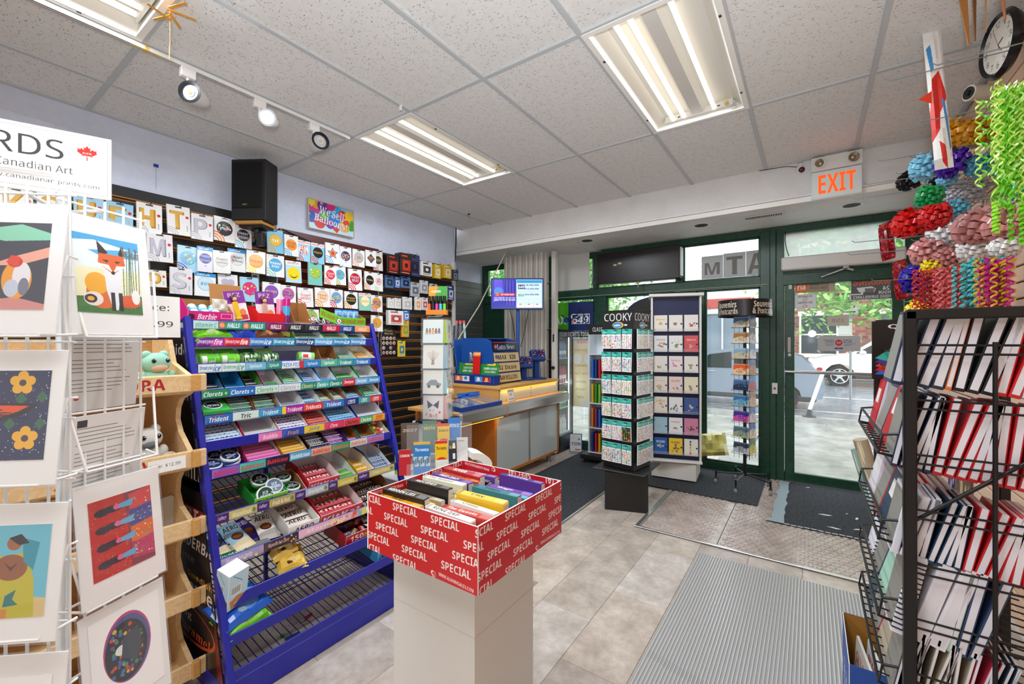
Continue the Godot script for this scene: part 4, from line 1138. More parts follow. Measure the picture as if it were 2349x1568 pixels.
	b = mb(c("b9a88a")); b.cyl(V(0.02, -0.19, 0.03), V(0.02, -0.26, 0.03), 0.007); part(t, "hanger", b, mt(0.4, 0.5))
	b = mb(c("24242c")); b.tube([V(-0.51, -0.08, 0.0), V(-0.57, -0.11, 0.02), V(-0.6, -0.2, 0.02), V(-0.60, -0.34, 0.02), V(-0.61, -0.5, 0.03), V(-0.56, -0.55, 0.03), V(-0.5, -0.6, 0.03)], 0.005, 6); part(t, "power_cord", b, mt(0.5))
	b = mb(c("d9d7d2")); b.cbox(V(0.54, 0.53, 0.012), Vector3.ZERO, 0.002); one("white_board", "blank white foam board propped before the left transom", "board", b, mt(0.6), at(1.19, 2.42, -3.335))
	# lottery window signs and service banner
	r = sheet(300, 220, c("152a66"), 2); pR(0, 0, 0.42, 1, c("4fae1e")); pT("MAX", 0.12, 0.62, 0.5, 0.28, c("e9f2ea")); pC(0.36, 0.62, 0.07, 0, c("2a5fb0"))
	pR(0.5, 0.42, 0.42, 0.34, c("f4f6f8")); pC(0.55, 0.5, 0.07, 0, c("f4f6f8")); pR(0.515, 0.44, 0.39, 0.30, c("152a66")); pT("649", 0.71, 0.62, 0.36, 0.24, c("ffffff"), "sansb", false, 0.15); pT("LOTTO", 0.76, 0.47, 0.22, 0.07, c("ffffff")); pC(0.565, 0.65, 0.025, 0, c("d8232a"))
	t = thing("lottery_sign", "blue and green lottery window sign with a black strip reading tickets today", "sign", at(1.205, 1.60, -3.33))
	part(t, "panel", card_quad(0.63, 0.39, 0.02, r, c("16306e")), mt(0.4, 0, 2))
	r = sheet(260, 36, c("15171a"), 2); pT("GET YOUR TICKETS TODAY!", 0.5, 0.5, 0.94, 0.7, c("eef0ee")); part(t, "strip", card_quad(0.63, 0.085, 0.02, r, c("15171a")), mt(0.4, 0, 2), at(0, -0.088, 0.002))
	b = mb(c("26262a")); b.tube([V(-0.15, 0.22, 0.02), V(0.0, 0.14, 0.03), V(0.08, 0.2, 0.03), V(0.12, 0.3, 0.02), V(0.2, 0.2, 0.02), V(0.22, 0.05, 0.02)], 0.006, 6); part(t, "loose_cable", b, mt(0.5))
	r = sheet(130, 340, c("f1dfb4"), 2); pR(0, 0, 1, 0.1, c("e6dfd2")); pT("POSTABLE", 0.62, 0.05, 0.7, 0.045, c("d98a78"), "sansb", true)
	var svc := ["Best cards", "", "Stationery", "Print - Copy", "Balloons", "Passport", "ATM"]
	for i in 7:
		if svc[i] == "": pC(0.27, 0.3, 0.2, 0, c("f4f0e6")); pC(0.76, 0.3, 0.2, 0, c("e9eef0")); continue
		pT(svc[i], 0.42, 0.17 + i * 0.115, 0.16 + 0.035 * svc[i].length(), 0.04, c("a08f70"), "sans", true); pC(0.84, 0.17 + i * 0.115, 0.055, 0, c("f6efdf"))
	pC(0.6, 0.94, 0.18, 0, c("e6e2d4"))
	one("service_banner", "pale yellow service banner in mirror writing on the window glass", "banner", card_quad(0.35, 0.93, 0.002, r, c("efe0b8")), mt(0.6, 0, 2), at(1.335, 0.57, -3.39))
	r = sheet(60, 96, c("eeece6"), 2); pB(0, 0, 1, 1, 0.07, c("2b4fa8")); pT("TION", 0.52, 0.55, 0.7, 0.16, c("2c3e8c")); pC(0.3, 0.22, 0.05, 0, c("d8b24a")); pC(0.75, 0.3, 0.07, 0, c("4a6ab0")); pR(0.45, 0.82, 0.4, 0.06, c("c06a3a")); pdots(8, 0.1, 0.1, 0.8, 0.8, 0.02, ["d96a6a", "6aa0d9", "e0c04a"], 4)
	one("floor_poster", "small white poster with blue edge leaning by the fridge", "poster", card_quad(0.165, 0.24, 0.01, r, c("2b4fa8")), mt(0.5, 0, 2), at(1.355, 0.010, -3.14, 25, -8))
	# dark round-topped board behind the sticker tower
	var poly := PackedVector2Array([V2(-0.36, 0)])
	for i in 13: poly.append(V2(-0.36 * cos(PI * i / 12), 1.0 + 0.22 * sin(PI * i / 12)))
	poly.append(V2(0.36, 0))
	t = thing("round_board", "black round-topped display board with a blue edge by the window", "board", at(2.36, 0.76, -3.215))
	b = mb(c("191715")); b.prism(poly, 0.02); part(t, "board", b, mt(0.4))
	b = mb(c("2238a0")); var rim := []
	for p in poly: rim.append(V(p.x * 1.008, p.y * 1.004, -0.004))
	b.tube(rim, 0.008, 6); part(t, "edge", b, mt(0.4))
	b = mb(c("23211f")); b.cbox(V(0.05, 0.76, 0.03), V(-0.2, -0.37, 0), 0.003); b.cbox(V(0.05, 0.76, 0.03), V(0.2, -0.37, 0), 0.003); b.cbox(V(0.6, 0.03, 0.22), V(0, -0.727, 0), 0.003); part(t, "stand", b, mt(0.4))
	# narrow white book tower on castors
	t = thing("book_tower", "narrow white display tower of coloured books by the window", "shelf", at(1.80, 0.0, -2.96))
	b = mb(c("e3ecf2"))
	for s in [-1, 1]: b.cbox(V(0.016, 1.44, 0.2), V(s * 0.13, 0.83, 0), 0.002)
	b.box(V(0.26, 1.44, 0.01), V(0, 0.83, -0.1)); part(t, "frame", b, mt(0.35))
	for i in 5:
		b = mb(c("e9f0f5")); b.cbox(V(0.25, 0.012, 0.2), V(0, 0.12 + i * 0.295, 0), 0.002); part(t, "shelf", b, mt(0.35))
	b = mb(c("1d1c1c")); b.cbox(V(0.4, 0.05, 0.4), V(0, 0.085, 0), 0.004); part(t, "base", b, mt(0.5))
	r = sheet(60, 24, c("17181a"), 2); pT("CLASSICS", 0.55, 0.5, 0.7, 0.4, c("e4e6e8")); b = mb(); b.box(V(0.27, 0.12, 0.02), V(0, 1.60, 0.09), {"f": r}); part(t, "header", b, mt(0.4, 0, 2))
	for e in [[-0.16, -0.16], [0.16, -0.16], [-0.16, 0.16], [0.16, 0.16]]:
		b = mb(c("2a2a2c")); b.cyl(V(e[0] - 0.012, 0.03, e[1]), V(e[0] + 0.012, 0.03, e[1]), 0.028, -1, 12); b.box(V(0.03, 0.03, 0.03), V(e[0], 0.055, e[1])); part(t, "castor", b, mt(0.5))
	var bc := ["2b6fc4", "1f3f8a", "c22730", "d9b02a", "3a8f3a", "7ac04a", "e07a2a", "8a3a7a"]
	for i in 4:
		for k in 5:
			b = mb(c(bc[(i * 3 + k) % 8])); b.cbox(V(0.024, 0.225, 0.15), V(0, 0.1125, 0), 0.002); b.col = c("f2efe6"); b.box(V(0.018, 0.223, 0.004), V(0, 0.1125, -0.074))
			one("tower_book", "%s book standing on tower shelf %d, %s" % [["light blue", "navy", "red", "mustard", "dark green", "lime", "orange", "plum"][(i * 3 + k) % 8], i + 1, ["far left", "second", "middle", "fourth", "far right"][k]], "book", b, mt(0.4), at(-0.09 + k * 0.045 + 1.80, 0.127 + (3 - i) * 0.295, -2.945, 0, 0, -4.0 if k == 3 else 0.0), "books on the white tower")

const SHELF_Y := [1.53, 1.45, 1.33, 1.215, 1.105, 0.995, 0.88, 0.70, 0.53, 0.38, 0.245, 0.12]
const ORD := ["top", "second", "third", "fourth", "fifth", "sixth", "seventh", "eighth", "ninth", "tenth", "eleventh", "bottom"]
var rackT := Transform3D.IDENTITY
func shelf_tilt(row: int) -> float:
	return deg_to_rad(4.0 if row == 0 else 20.0 if row < 7 else 14.0 if row < 9 else 9.0)
func on_shelf(row: int, u: float, v := 0.0, h := 0.0, turn := 0.0) -> Transform3D:   # u along the shelf from its left end, v back from its lip
	var y: float = SHELF_Y[row]
	return rackT * Transform3D(Basis(Vector3.RIGHT, shelf_tilt(row)), V(-0.485 + u, y + (0.016 if row == 0 else -0.012), 1.545 + (1.54 - y) * 0.31)) * Transform3D(Basis(Vector3.UP, deg_to_rad(turn)), V(0, h + 0.0025, -v - 0.004))

func build_candy_rack():
	rackT = at(0, 0, 0.675, 90)
	var blue := "26299a"
	var bm := mt(0.3)
	var t := thing("candy_rack", "tall dark blue metal candy rack with eleven sloping shelves", "display rack", rackT)
	var zf := func(y): return 1.55 + (1.54 - y) * 0.31
	var b: MB
	for s in [-1, 1]:   # raked front posts, back posts, feet
		b = mb(c(blue))
		var a := V(s * 0.497, 0.02, zf.call(0.02))
		var e := V(s * 0.497, 1.565, zf.call(1.565))
		var d := (e - a).normalized()
		b.t = Transform3D(Basis(Vector3.RIGHT, d, Vector3.RIGHT.cross(d)), (a + e) / 2)
		b.cbox(V(0.024, a.distance_to(e), 0.034), Vector3.ZERO, 0.003)
		part(t, "front_post", b, bm)
		b = mb(c(blue)); b.cbox(V(0.024, 1.56, 0.03), V(s * 0.497, 0.79, 1.22), 0.003); part(t, "back_post", b, bm)
		b = mb(c(blue)); b.cbox(V(0.03, 0.05, 0.52), V(s * 0.497, 0.83, 1.52), 0.003); part(t, "side_brace", b, bm)
		b = mb(c(blue)); b.cbox(V(0.03, 0.09, 0.78), V(s * 0.497, 0.045, 1.60), 0.003); part(t, "foot", b, bm)
	b = mb(c(blue)); b.cbox(V(1.0, 0.105, 0.03), V(0, 0.053, 1.985), 0.004); part(t, "kick_plate", b, bm)
	b = mb(c(blue)); b.cbox(V(0.02, 1.5, 0.02), V(0.0, 0.79, 1.22), 0.002); part(t, "back_post", b, bm)
	b = mb(c("c9c6cc")); b.box(V(0.99, 0.9, 0.006), V(0, 1.1, 1.2)); part(t, "back_panel", b, mt(0.6))
	# shelves: sheet trays above, wire trays below
	for i in 12:
		var y: float = SHELF_Y[i]
		var T := Transform3D(Basis(Vector3.RIGHT, shelf_tilt(i)), V(0, y + (0.016 if i == 0 else -0.012), zf.call(y) - 0.005))
		var dp: float = 0.24 if i < 7 else 0.36 if i < 9 else 0.5
		if i < 7:
			b = mb(c("23258c")); b.cbox(V(0.968, 0.003, dp), V(0, -0.0015, -dp / 2), 0.0008); part(t, "shelf_tray", b, bm, T)
		else:
			b = mb(c("1d1f72"))
			for k in 31: b.tube([V(-0.47 + k * 0.0313, -0.002, 0.004), V(-0.47 + k * 0.0313, -0.002, -dp)], 0.0022, 4)
			for v in [0.01, dp * 0.35, dp * 0.7, dp]: b.tube([V(-0.48, -0.005, -v), V(0.48, -0.005, -v)], 0.0028, 5)
			part(t, "wire_tray", b, bm, T)
		b = mb(c(blue))
		b.cbox(V(0.972, 0.044 if i < 9 else 0.05, 0.006), V(0, y - (0.0 if i else 0.0), zf.call(y) + 0.004), 0.002)
		part(t, "shelf_lip", b, bm)
	# label strips
	var L := [
		["Vitamin C,bfe6e2,5aa89a", "HALLS,1f9a80,fff,or", "HALLS,1f9a80,fff,or", "HALLS,7b1b4a,fff", "HALLS,202024,fff", "HALLS,202024,fff", "HALLS,c01a38,fff", "HALLS,17418f,fff", "HALLS,f09a5a,ffe2c4"],
		["Dentyne,7a2f9a,fff,mg", "Dentyne,d8233f,fff,fire", "Dentyne ice,3f86c9,fff", "Dentyne ice,2f95b5,fff", "Dentyne ice,23527e,fff", "Dentyne ice,5aa7dd,fff", "Dentyne ice,2e8ac2,fff", "Dentyne ice,4c94cf,fff"],
		["Dentyne ice,e9f1f6,2a6fae", "Dentyne ice,dfeee9,2a9a86", "Splash,78b9d6,e8f6fb", "Splash,2f8f86,e4f5ee", "FRESH PICK,f4f6f8,2b78c4,rd", "Splash,2f86c8,dff0fa", "Splash,5ab79a,fff", "Trident,2f9a8e,fff", "Trident,2d7cc4,fff"],
		["Clorets +,2a8f5e,fff", "Clorets +,2273c9,fff", "Clorets +,cfe8d8,5fae86", "Clorets +,dfe6e8,9ab0b4", "Clorets +,2a9179,e8d78a", "Clorets +,45b0a0,fff", "Clorets +,1f9078,fff", "Dentyne,d8303a,fff", "Dentyne,7fb5dd,fff", "Dentyne,4fa0d5,fff"],
		["Trident,2a6fc0,fff,rb", "Tric,d9ece4,2b3a3a", "Trident,2f9ad0,fff,rb", "Trident,b5279a,fff,yl", "Tridents,e2392c,fff", "Trident,2b77c4,fff,rb", "CERTS,1d2f7a,fff", "CERTS,2f9f96,fff", "CERTS,d7303c,fff"],
		["", "Bubble,e87ab2,ffe1f0", "Fruit,2c4fb0,f09a4a", "Juicy,e8c43a,2f86c4", "Chew,e03a5e,ffd9e4", "Chiclets,e8404a,351a20", "Chiclets,58b06a,fff", "CERTS,f0a62a,c2272a"],
		["Bubblicious,8f5fc0,e22a48", "Bubblicious,3fc0a4,e22a48", "Bubblicious,241a26,e8394e", "Bubblicious,58a8cf,fff", "Bubblicious,e0a98a,d8323c", "Bubblicious,2f9f5e,f05a5e", "Bubblicious,d9d9cf,e0504a", "Bubblicious,a47fc8,e0304a"],
		["Hazelnut,c9bd76,f2ecd0,pu", "Fruit & Nut,b9a562,f4eed6,pu", "Delight,b8bcc2,eef0ea,pu", "Caramel,d2bd4a,f0e7b8,pu", "Crispy Crunch,cdc06a,f2ecd0,pu"],
		["Maynards Juicy Squirts,a79fd0,f6e9f4,dot", "Maynards Sour Cherry,3a2a34,f3c6b0,dot", "Maynards,f2b8cc,fbe9ee,dot", "Maynards,e0d86a,fff,dot"]]
	var cuts := [[0.007, 0.109, 0.215, 0.324, 0.429, 0.534, 0.639, 0.748, 0.851, 0.961], [0.008, 0.122, 0.234, 0.346, 0.464, 0.574, 0.688, 0.803, 0.914], [0.005, 0.1, 0.2, 0.297, 0.375, 0.492, 0.59, 0.692, 0.801, 0.919],
		[0.006, 0.116, 0.229, 0.342, 0.456, 0.543, 0.618, 0.703, 0.786, 0.875, 0.964], [0.005, 0.117, 0.231, 0.34, 0.453, 0.562, 0.69, 0.785, 0.863, 0.949], [0.0, 0.213, 0.325, 0.436, 0.549, 0.662, 0.769, 0.858, 0.947],
		[0.007, 0.116, 0.23, 0.342, 0.454, 0.568, 0.68, 0.792, 0.912], [0.002, 0.167, 0.34, 0.514, 0.689, 0.944], [0.0, 0.171, 0.328, 0.676, 0.915]]
	for i in L.size():
		for k in L[i].size():
			if L[i][k] == "": continue
			var a: PackedStringArray = L[i][k].split(",")
			var w: float = cuts[i][k + 1] - cuts[i][k] - 0.002
			var r := sheet(int(w * 900), 34, c(a[1]))
			var ex := a[3] if a.size() > 3 else ""
			var tx := 0.5
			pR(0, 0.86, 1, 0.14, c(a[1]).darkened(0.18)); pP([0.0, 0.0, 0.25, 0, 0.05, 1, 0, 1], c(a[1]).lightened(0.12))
			match ex:
				"or": pC(0.14, 0.5, 0.14, 0, c("e8593a")); pC(0.14, 0.5, 0.1, 0, c("f4a58a")); tx = 0.62
				"mg": pP([0.6, 0.2, 1, 0.1, 1, 1, 0.5, 1], c("c63aa8"))
				"fire": pP([0.62, 0.7, 0.72, 0.1, 0.8, 0.5, 0.9, 0.1, 0.96, 0.8], c("f07a5a"))
				"rb": pC(0.5, 0.5, 0.26, 0.46, c("e0453c")); pC(0.5, 0.56, 0.24, 0.44, c(a[1]))
				"rd": pR(0.8, 0, 0.2, 1, c("d8342c")); tx = 0.42
				"yl": pR(0, 0, 0.18, 1, c("f2d53a")); tx = 0.58
				"pu": pR(0, 0, 0.3, 1, c("45206e")); pT("Cadbury", 0.14, 0.5, 0.2, 0.5, c("efe6f4"), "serifb", false, 0.25); tx = 0.62; pP([0.86, 0.5, 0.92, 0.2, 0.98, 0.55, 0.92, 0.85], c("6f8a4a"))
				"dot": pdots(int(w * 60), 0.3, 0.15, 0.68, 0.7, 0.03, ["f09a5a", "e8605a", "f6e27a", "7fc0d6"], k + 5); tx = 0.42
			if a[0] == "HALLS": pP([tx - 0.34, 0.78, tx - 0.26, 0.2, tx + 0.36, 0.2, tx + 0.28, 0.78], c(a[1]).lightened(0.16))
			if a[0].begins_with("Dentyne ") or (a[0] == "Dentyne" and ex):
				pT("Dentyne", 0.34, 0.5, 0.56, 0.55, c(a[2]), "serifb")
				pT("ice" if ex == "" else "fire", 0.8, 0.48, 0.3, 0.7, c(a[2]), "sansb", false, 0.35)
			else:
				pT(a[0], tx, 0.5, minf(0.86 if ex != "pu" else 0.46, 0.10 * a[0].length()) if ex != "dot" else 0.6, 0.56 if a[0].length() > 3 else 0.6, c(a[2]), "sansb", false, 0.18)
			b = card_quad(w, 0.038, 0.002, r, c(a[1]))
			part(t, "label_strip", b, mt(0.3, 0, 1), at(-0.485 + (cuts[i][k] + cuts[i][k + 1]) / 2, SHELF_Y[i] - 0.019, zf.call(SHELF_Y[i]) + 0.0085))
	# printed side panel on the near end
	var r := sheet(320, 900, c("17121a"))
	pP([0.62, 0, 0.78, 0, 1, 0, 1, 1, 0.93, 1], c("7d1218")); pP([0.8, 0, 1, 0, 1, 1, 0.98, 1], c("b3161c"))
	pT("Stride", 0.3, 0.06, 0.4, 0.035, c("cfc9c4")); pT("Trident", 0.36, 0.2, 0.42, 0.04, c("d9d4cc"), "sansb", false, 0.2)
	pT("CARAMILK", 0.42, 0.44, 0.62, 0.055, c("efe6d2")); pR(0.3, 0.545, 0.52, 0.06, c("c32226")); pT("BIG", 0.62, 0.575, 0.34, 0.05, c("f4efe8"), "sansb", false, 0.2)
	pT("WUNDERBAR", 0.56, 0.655, 0.72, 0.035, c("e9e4dc"), "sansb", false, 0.15); pT("glosette", 0.4, 0.71, 0.4, 0.03, c("8a7f86"), "sansb"); pT("Swedish", 0.68, 0.755, 0.36, 0.02, c("f3b33a")); pT("Berries", 0.68, 0.79, 0.5, 0.045, c("f6efe4")); pR(0.5, 0.825, 0.42, 0.02, c("2a4a8a"))
	pC(0.5, 0.91, 0.4, 0.055, c("d9581f")); pC(0.49, 0.907, 0.385, 0.05, c("17121a")); pT("Mr. Big", 0.36, 0.89, 0.4, 0.03, c("e9e0d6"), "serifb"); pT("Caramel", 0.6, 0.93, 0.46, 0.03, c("e0602a"), "serifb", false, 0.2)
	b = mb()
	var pts := [V(-0.512, 0.09, 1.24), V(-0.512, 0.09, 1.965), V(-0.512, 1.5, 1.53), V(-0.512, 1.5, 1.24)]
	var uvs := []
	for p in pts: uvs.append(r.position + r.size * V2((p.z - 1.24) / 0.725, 1 - (p.y - 0.09) / 1.41))
	var nl := Vector3.LEFT
	b.tri(pts[0], pts[1], pts[2], nl, nl, nl, uvs[0], uvs[1], uvs[2]); b.tri(pts[0], pts[2], pts[3], nl, nl, nl, uvs[0], uvs[2], uvs[3])
	b.col = c("222030")
	for p in pts.size():
		var q: Vector3 = pts[p]
		var q2: Vector3 = pts[(p + 1) % 4]
		b.q(q, q + V(0.004, 0, 0), q2 + V(0.004, 0, 0), q2)
	b.q(pts[3] + V(0.004, 0, 0), pts[2] + V(0.004, 0, 0), pts[1] + V(0.004, 0, 0), pts[0] + V(0.004, 0, 0))
	part(t, "side_panel", b, mt(0.3, 0, 1), Transform3D.IDENTITY, "black and red side panel with candy names")

func carton(w: float, d: float, hf: float, hb: float, out: Color, inn: Color, front := W1) -> MB:   # open display tray, lip at z = 0
	var b := mb(out)
	b.box(V(w, 0.002, d), V(0, 0.001, -d / 2))
	b.col = Color.WHITE if front != W1 else out
	b.box(V(w, hf, 0.002), V(0, hf / 2, -0.001), {"f": front})
	b.col = out
	b.box(V(w, hb, 0.002), V(0, hb / 2, -d + 0.001))
	for s in [-1, 1]:
		b.t = Transform3D(Basis(Vector3.FORWARD, Vector3.UP, Vector3.RIGHT), V(s * (w / 2 - 0.001), 0, 0))
		b.prism(PackedVector2Array([V2(0.002, 0), V2(d - 0.002, 0), V2(d - 0.002, hb), V2(d * 0.55, hb), V2(0.002, hf)]), 0.002)
	b.t = Transform3D.IDENTITY
	b.col = inn
	var x := w / 2 - 0.0024
	b.q(V(-x, 0.0024, -0.002), V(x, 0.0024, -0.002), V(x, 0.0024, -d + 0.002), V(-x, 0.0024, -d + 0.002))
	b.q(V(-x, 0.002, -d + 0.0024), V(x, 0.002, -d + 0.0024), V(x, hb, -d + 0.0024), V(-x, hb, -d + 0.0024))
	for s in [-1, 1]:
		var n2 := V(-s, 0, 0)
		var P5 := [V(s * x, 0.002, -0.002), V(s * x, hf, -0.002), V(s * x, hb, -d * 0.55), V(s * x, hb, -d + 0.002), V(s * x, 0.002, -d + 0.002)]
		if s == 1:
			b.tri(P5[0], P5[1], P5[2], n2, n2, n2); b.tri(P5[0], P5[2], P5[3], n2, n2, n2); b.tri(P5[0], P5[3], P5[4], n2, n2, n2)
		else:
			b.tri(P5[0], P5[2], P5[1], n2, n2, n2); b.tri(P5[0], P5[3], P5[2], n2, n2, n2); b.tri(P5[0], P5[4], P5[3], n2, n2, n2)
	return b

func brand(txt: String, bg: String, fg: String, w := 100, h := 48, accent := "", shear := 0.15) -> Rect2:
	var r := sheet(w, h, c(bg))
	if accent: pP([0, 1, 0, 0.72, 0.35, 0.8, 0.7, 0.62, 1, 0.75, 1, 1], c(accent)); pR(0, 0, 1, 0.12, c(accent))
	var l := txt.length()
	if l: pT(txt, 0.5, 0.48, minf(0.88, 0.13 * l + 0.1), 0.46, c(fg), "sansb", false, shear)
	return r

func build_candy():
	var g1 := mt(0.3, 0, 1)
	var b: MB
	var r: Rect2
	# [row, u0, u1, outer, inner, print text, print bg, fg, front height, back height, filling, filling print text, filling bg, filling fg, count, words]
	var rows := [
		[1, 0.469, 0.640, "2f8f3a", "e9ece8", "Trident", "4fae3e", "ffffff", 0.032, 0.06, "pack", "Trident", "3f9f4a", "ffffff", 3, "green gum"],
		[1, 0.645, 0.80, "4aa83a", "e9ece8", "Trident", "7cc23a", "ffffff", 0.032, 0.06, "pack", "Trident", "6fb83a", "e9f6d8", 3, "lime gum"],
		[1, 0.805, 0.925, "2c8a44", "e9ece8", "Trident", "3aa84a", "ffffff", 0.032, 0.055, "pack", "", "2f7f46", "dff0e0", 2, "dark green gum"],
		[2, 0.715, 0.83, "3f9a55", "dfe6e0", "Trident", "5cb56a", "ffffff", 0.03, 0.055, "pack", "Trident", "5fae6e", "ffffff", 2, "pale green gum"],
		[2, 0.835, 0.96, "e8a526", "f2ead6", "", "f0b030", "c2342a", 0.034, 0.05, "pack", "Juicy", "efb02f", "c8321f", 3, "yellow fruit gum"],
		[3, 0.008, 0.098, "1a1b20", "2a7fb5", "5", "141519", "cfd6dc", 0.034, 0.07, "pack", "", "23252c", "d0602a", 2, "black gum at the left end"],
		[3, 0.100, 0.188, "1a1b20", "2f8fc4", "5", "141519", "d9dfe4", 0.034, 0.07, "", "", "", "", 0, "black and blue"],
		[3, 0.190, 0.270, "22222a", "4f9a3a", "5", "17181c", "e04a3a", 0.034, 0.07, "pack", "", "2b2d33", "e0502a", 3, "black gum with red tips"],
		[3, 0.275, 0.365, "d23a8a", "e8e4e6", "Trident", "e05aa0", "ffffff", 0.03, 0.06, "pack", "", "3f9a45", "ffffff", 1, "pink"],
		[3, 0.370, 0.470, "3a9f4a", "e8ebe6", "Trident", "4db050", "ffffff", 0.034, 0.06, "pack", "Trident", "3fa552", "ffffff", 4, "bright green gum"],
		[3, 0.475, 0.575, "2a6fb8", "e9edf0", "Trident", "3a86d0", "ffffff", 0.034, 0.06, "pack", "Trident", "3f7fc8", "ffffff", 3, "blue gum"],
		[3, 0.580, 0.672, "3a9ad0", "f0f2f2", "Trident", "5fb4d8", "ffffff", 0.03, 0.065, "pack", "", "4fa5d6", "ffffff", 1, "pale blue"],
		[3, 0.676, 0.815, "3f9a3a", "e6eae2", "Trident", "6fb84a", "ffffff", 0.03, 0.065, "pack", "", "3c9440", "ffffff", 2, "half empty green"],
		[3, 0.820, 0.955, "3aa64a", "e9ece8", "", "3fae50", "ffffff", 0.036, 0.065, "", "", "", "", 0, "empty bright green"],
		[4, 0.120, 0.225, "9a6a3c", "8f6238", "", "1f5a40", "ffffff", 0.01, 0.07, "stack", "Dentyne", "1f6a4a", "e8f2ec", 6, "brown carton of green gum, left"],
		[4, 0.228, 0.333, "9a6a3c", "8f6238", "", "1f5a40", "ffffff", 0.01, 0.07, "stack", "Dentyne", "23704c", "f2f8f4", 6, "brown carton of green gum, right"],
		[4, 0.337, 0.455, "b9bfc2", "e6e8e8", "excel", "c3c9cc", "2b5a6a", 0.034, 0.065, "pack", "", "8fa0a6", "ffffff", 1, "grey"],
		[4, 0.460, 0.555, "dfe8ee", "f2f4f4", "", "e6eef2", "3a7fae", 0.03, 0.06, "pack", "excel", "8fc0d8", "2b5f8a", 4, "white and blue gum"],
		[4, 0.560, 0.638, "b7c7a6", "9a6a3c", "", "c3d0b2", "5a7a4a", 0.03, 0.055, "pack", "", "b4c9a8", "5a7a50", 3, "silvery green mints, left"],
		[4, 0.640, 0.718, "b0c2a0", "9a6a3c", "", "c6d2b6", "5a7a4a", 0.03, 0.055, "pack", "", "c3cfb8", "5a7a50", 3, "silvery green mints, right"],
		[4, 0.722, 0.830, "7fb0c8", "8f6238", "", "5fa0c6", "e9f2f6", 0.03, 0.06, "pack", "orbit", "4f97c4", "e9f4fa", 2, "blue and brown"],
		[4, 0.834, 0.955, "2f8f46", "e6ebe6", "Trident", "3aa450", "ffffff", 0.034, 0.06, "pack", "Trident", "2c9a48", "ffffff", 3, "deep green gum"],
		[5, 0.0, 0.155, "cfe2ee", "e9eef0", "", "d9e9f2", "2a3f8a", 0.02, 0.045, "roll", "mentos", "c6dcf0", "24408c", 6, "pale pink and blue mints"],
		[5, 0.160, 0.318, "e2485e", "efefec", "", "ee7a4a", "ffffff", 0.022, 0.05, "", "", "", "", 0, "empty white"],
		[5, 0.322, 0.470, "f2f2ee", "efefec", "", "f2f4f6", "2a3f9a", 0.02, 0.05, "roll", "mentos", "e6e0f0", "24409c", 6, "rainbow fruit"],
		[5, 0.475, 0.590, "e2571f", "efe6de", "", "e8602a", "ffffff", 0.02, 0.05, "roll", "mentos", "e8593a", "2a3f9c", 6, "orange and red fruit"],
		[5, 0.595, 0.760, "2f86c8", "eef1f2", "", "4aa0dc", "ffffff", 0.022, 0.05, "roll", "mentos", "7fbfe8", "2a5fae", 6, "sky blue mints"],
		[5, 0.765, 0.95, "2a3aa0", "f2f2f0", "", "f4f4f4", "2a3aa0", 0.024, 0.055, "", "", "", "", 0, "empty white and navy"],
		[6, 0.160, 0.314, "c23a6a", "e6ddd6", "", "e86a4a", "ffffff", 0.02, 0.05, "roll", "", "e46aae", "ffffff", 6, "pink and purple"],
		[6, 0.318, 0.444, "e09a26", "efe6d2", "Werthers", "e8a83a", "7a4a1a", 0.024, 0.05, "roll", "", "e8b23a", "8a5a1f", 5, "golden toffee"],
		[6, 0.448, 0.556, "1c1c20", "2a2a2e", "HALLS", "1a1a1e", "ffffff", 0.045, 0.05, "stack", "HALLS", "3a3c44", "eef0f2", 5, "black carton of dark cough drops"],
		[6, 0.560, 0.668, "5a2260", "4a2a52", "", "6a2a72", "ffffff", 0.028, 0.05, "stack", "HALLS", "8a3f8f", "f6e6f6", 5, "purple carton of cough drops"],
		[6, 0.672, 0.752, "26358c", "9a6a3c", "", "2a3c94", "ffffff", 0.03, 0.06, "stack", "HALLS", "a85aa0", "ffffff", 1, "navy and brown"],
		[6, 0.756, 0.856, "1f8a5e", "9a6a3c", "HALLS", "22946a", "ffffff", 0.034, 0.06, "", "", "", "", 0, "empty green and brown"],
		[6, 0.860, 0.962, "7fbf3a", "efeae0", "", "5fae3a", "24402a", 0.03, 0.055, "dots", "", "", "", 0, "fruit candy"],
		[7, 0.415, 0.585, "c2202c", "f0efec", "KitKat", "c5202e", "ffffff", 0.055, 0.085, "bar", "KitKat", "c8242e", "ffffff", 5, "red wafer bars"],
		[7, 0.590, 0.695, "5fae4a", "f0f2f0", "Trident", "6fbf4a", "ffffff", 0.025, 0.07, "pack", "", "5fae3f", "ffffff", 2, "white and green"],
		[7, 0.700, 0.808, "e8a826", "f2ecdc", "Juicy Fruit", "f0b42f", "3a3a8a", 0.034, 0.07, "pack", "Juicy", "f2c23f", "c83a2a", 3, "yellow gum"],
		[7, 0.812, 0.93, "2a78b8", "eef1f2", "HALLS", "3a8fc8", "ffffff", 0.03, 0.075, "stack", "HALLS", "3f5f8a", "f2f4f6", 4, "blue carton of cough drops"],
		[8, 0.285, 0.440, "efe9e2", "eae2d6", "AERO", "f2ece6", "4a2418", 0.06, 0.08, "bar", "AERO", "f0ebe4", "4a2418", 5, "white bubble chocolate bars"],
		[8, 0.445, 0.690, "c01f2a", "f2efec", "KitKat", "c5202e", "ffffff", 0.06, 0.095, "bar", "KitKat", "cc2430", "ffffff", 5, "large red wafer bars"],
		[8, 0.694, 0.915, "3a2018", "9a6a3c", "", "3a2018", "ffffff", 0.02, 0.09, "bar", "SNICKERS", "3a1f16", "ffffff", 6, "dark brown nougat bars"]]
	var meshes := {}
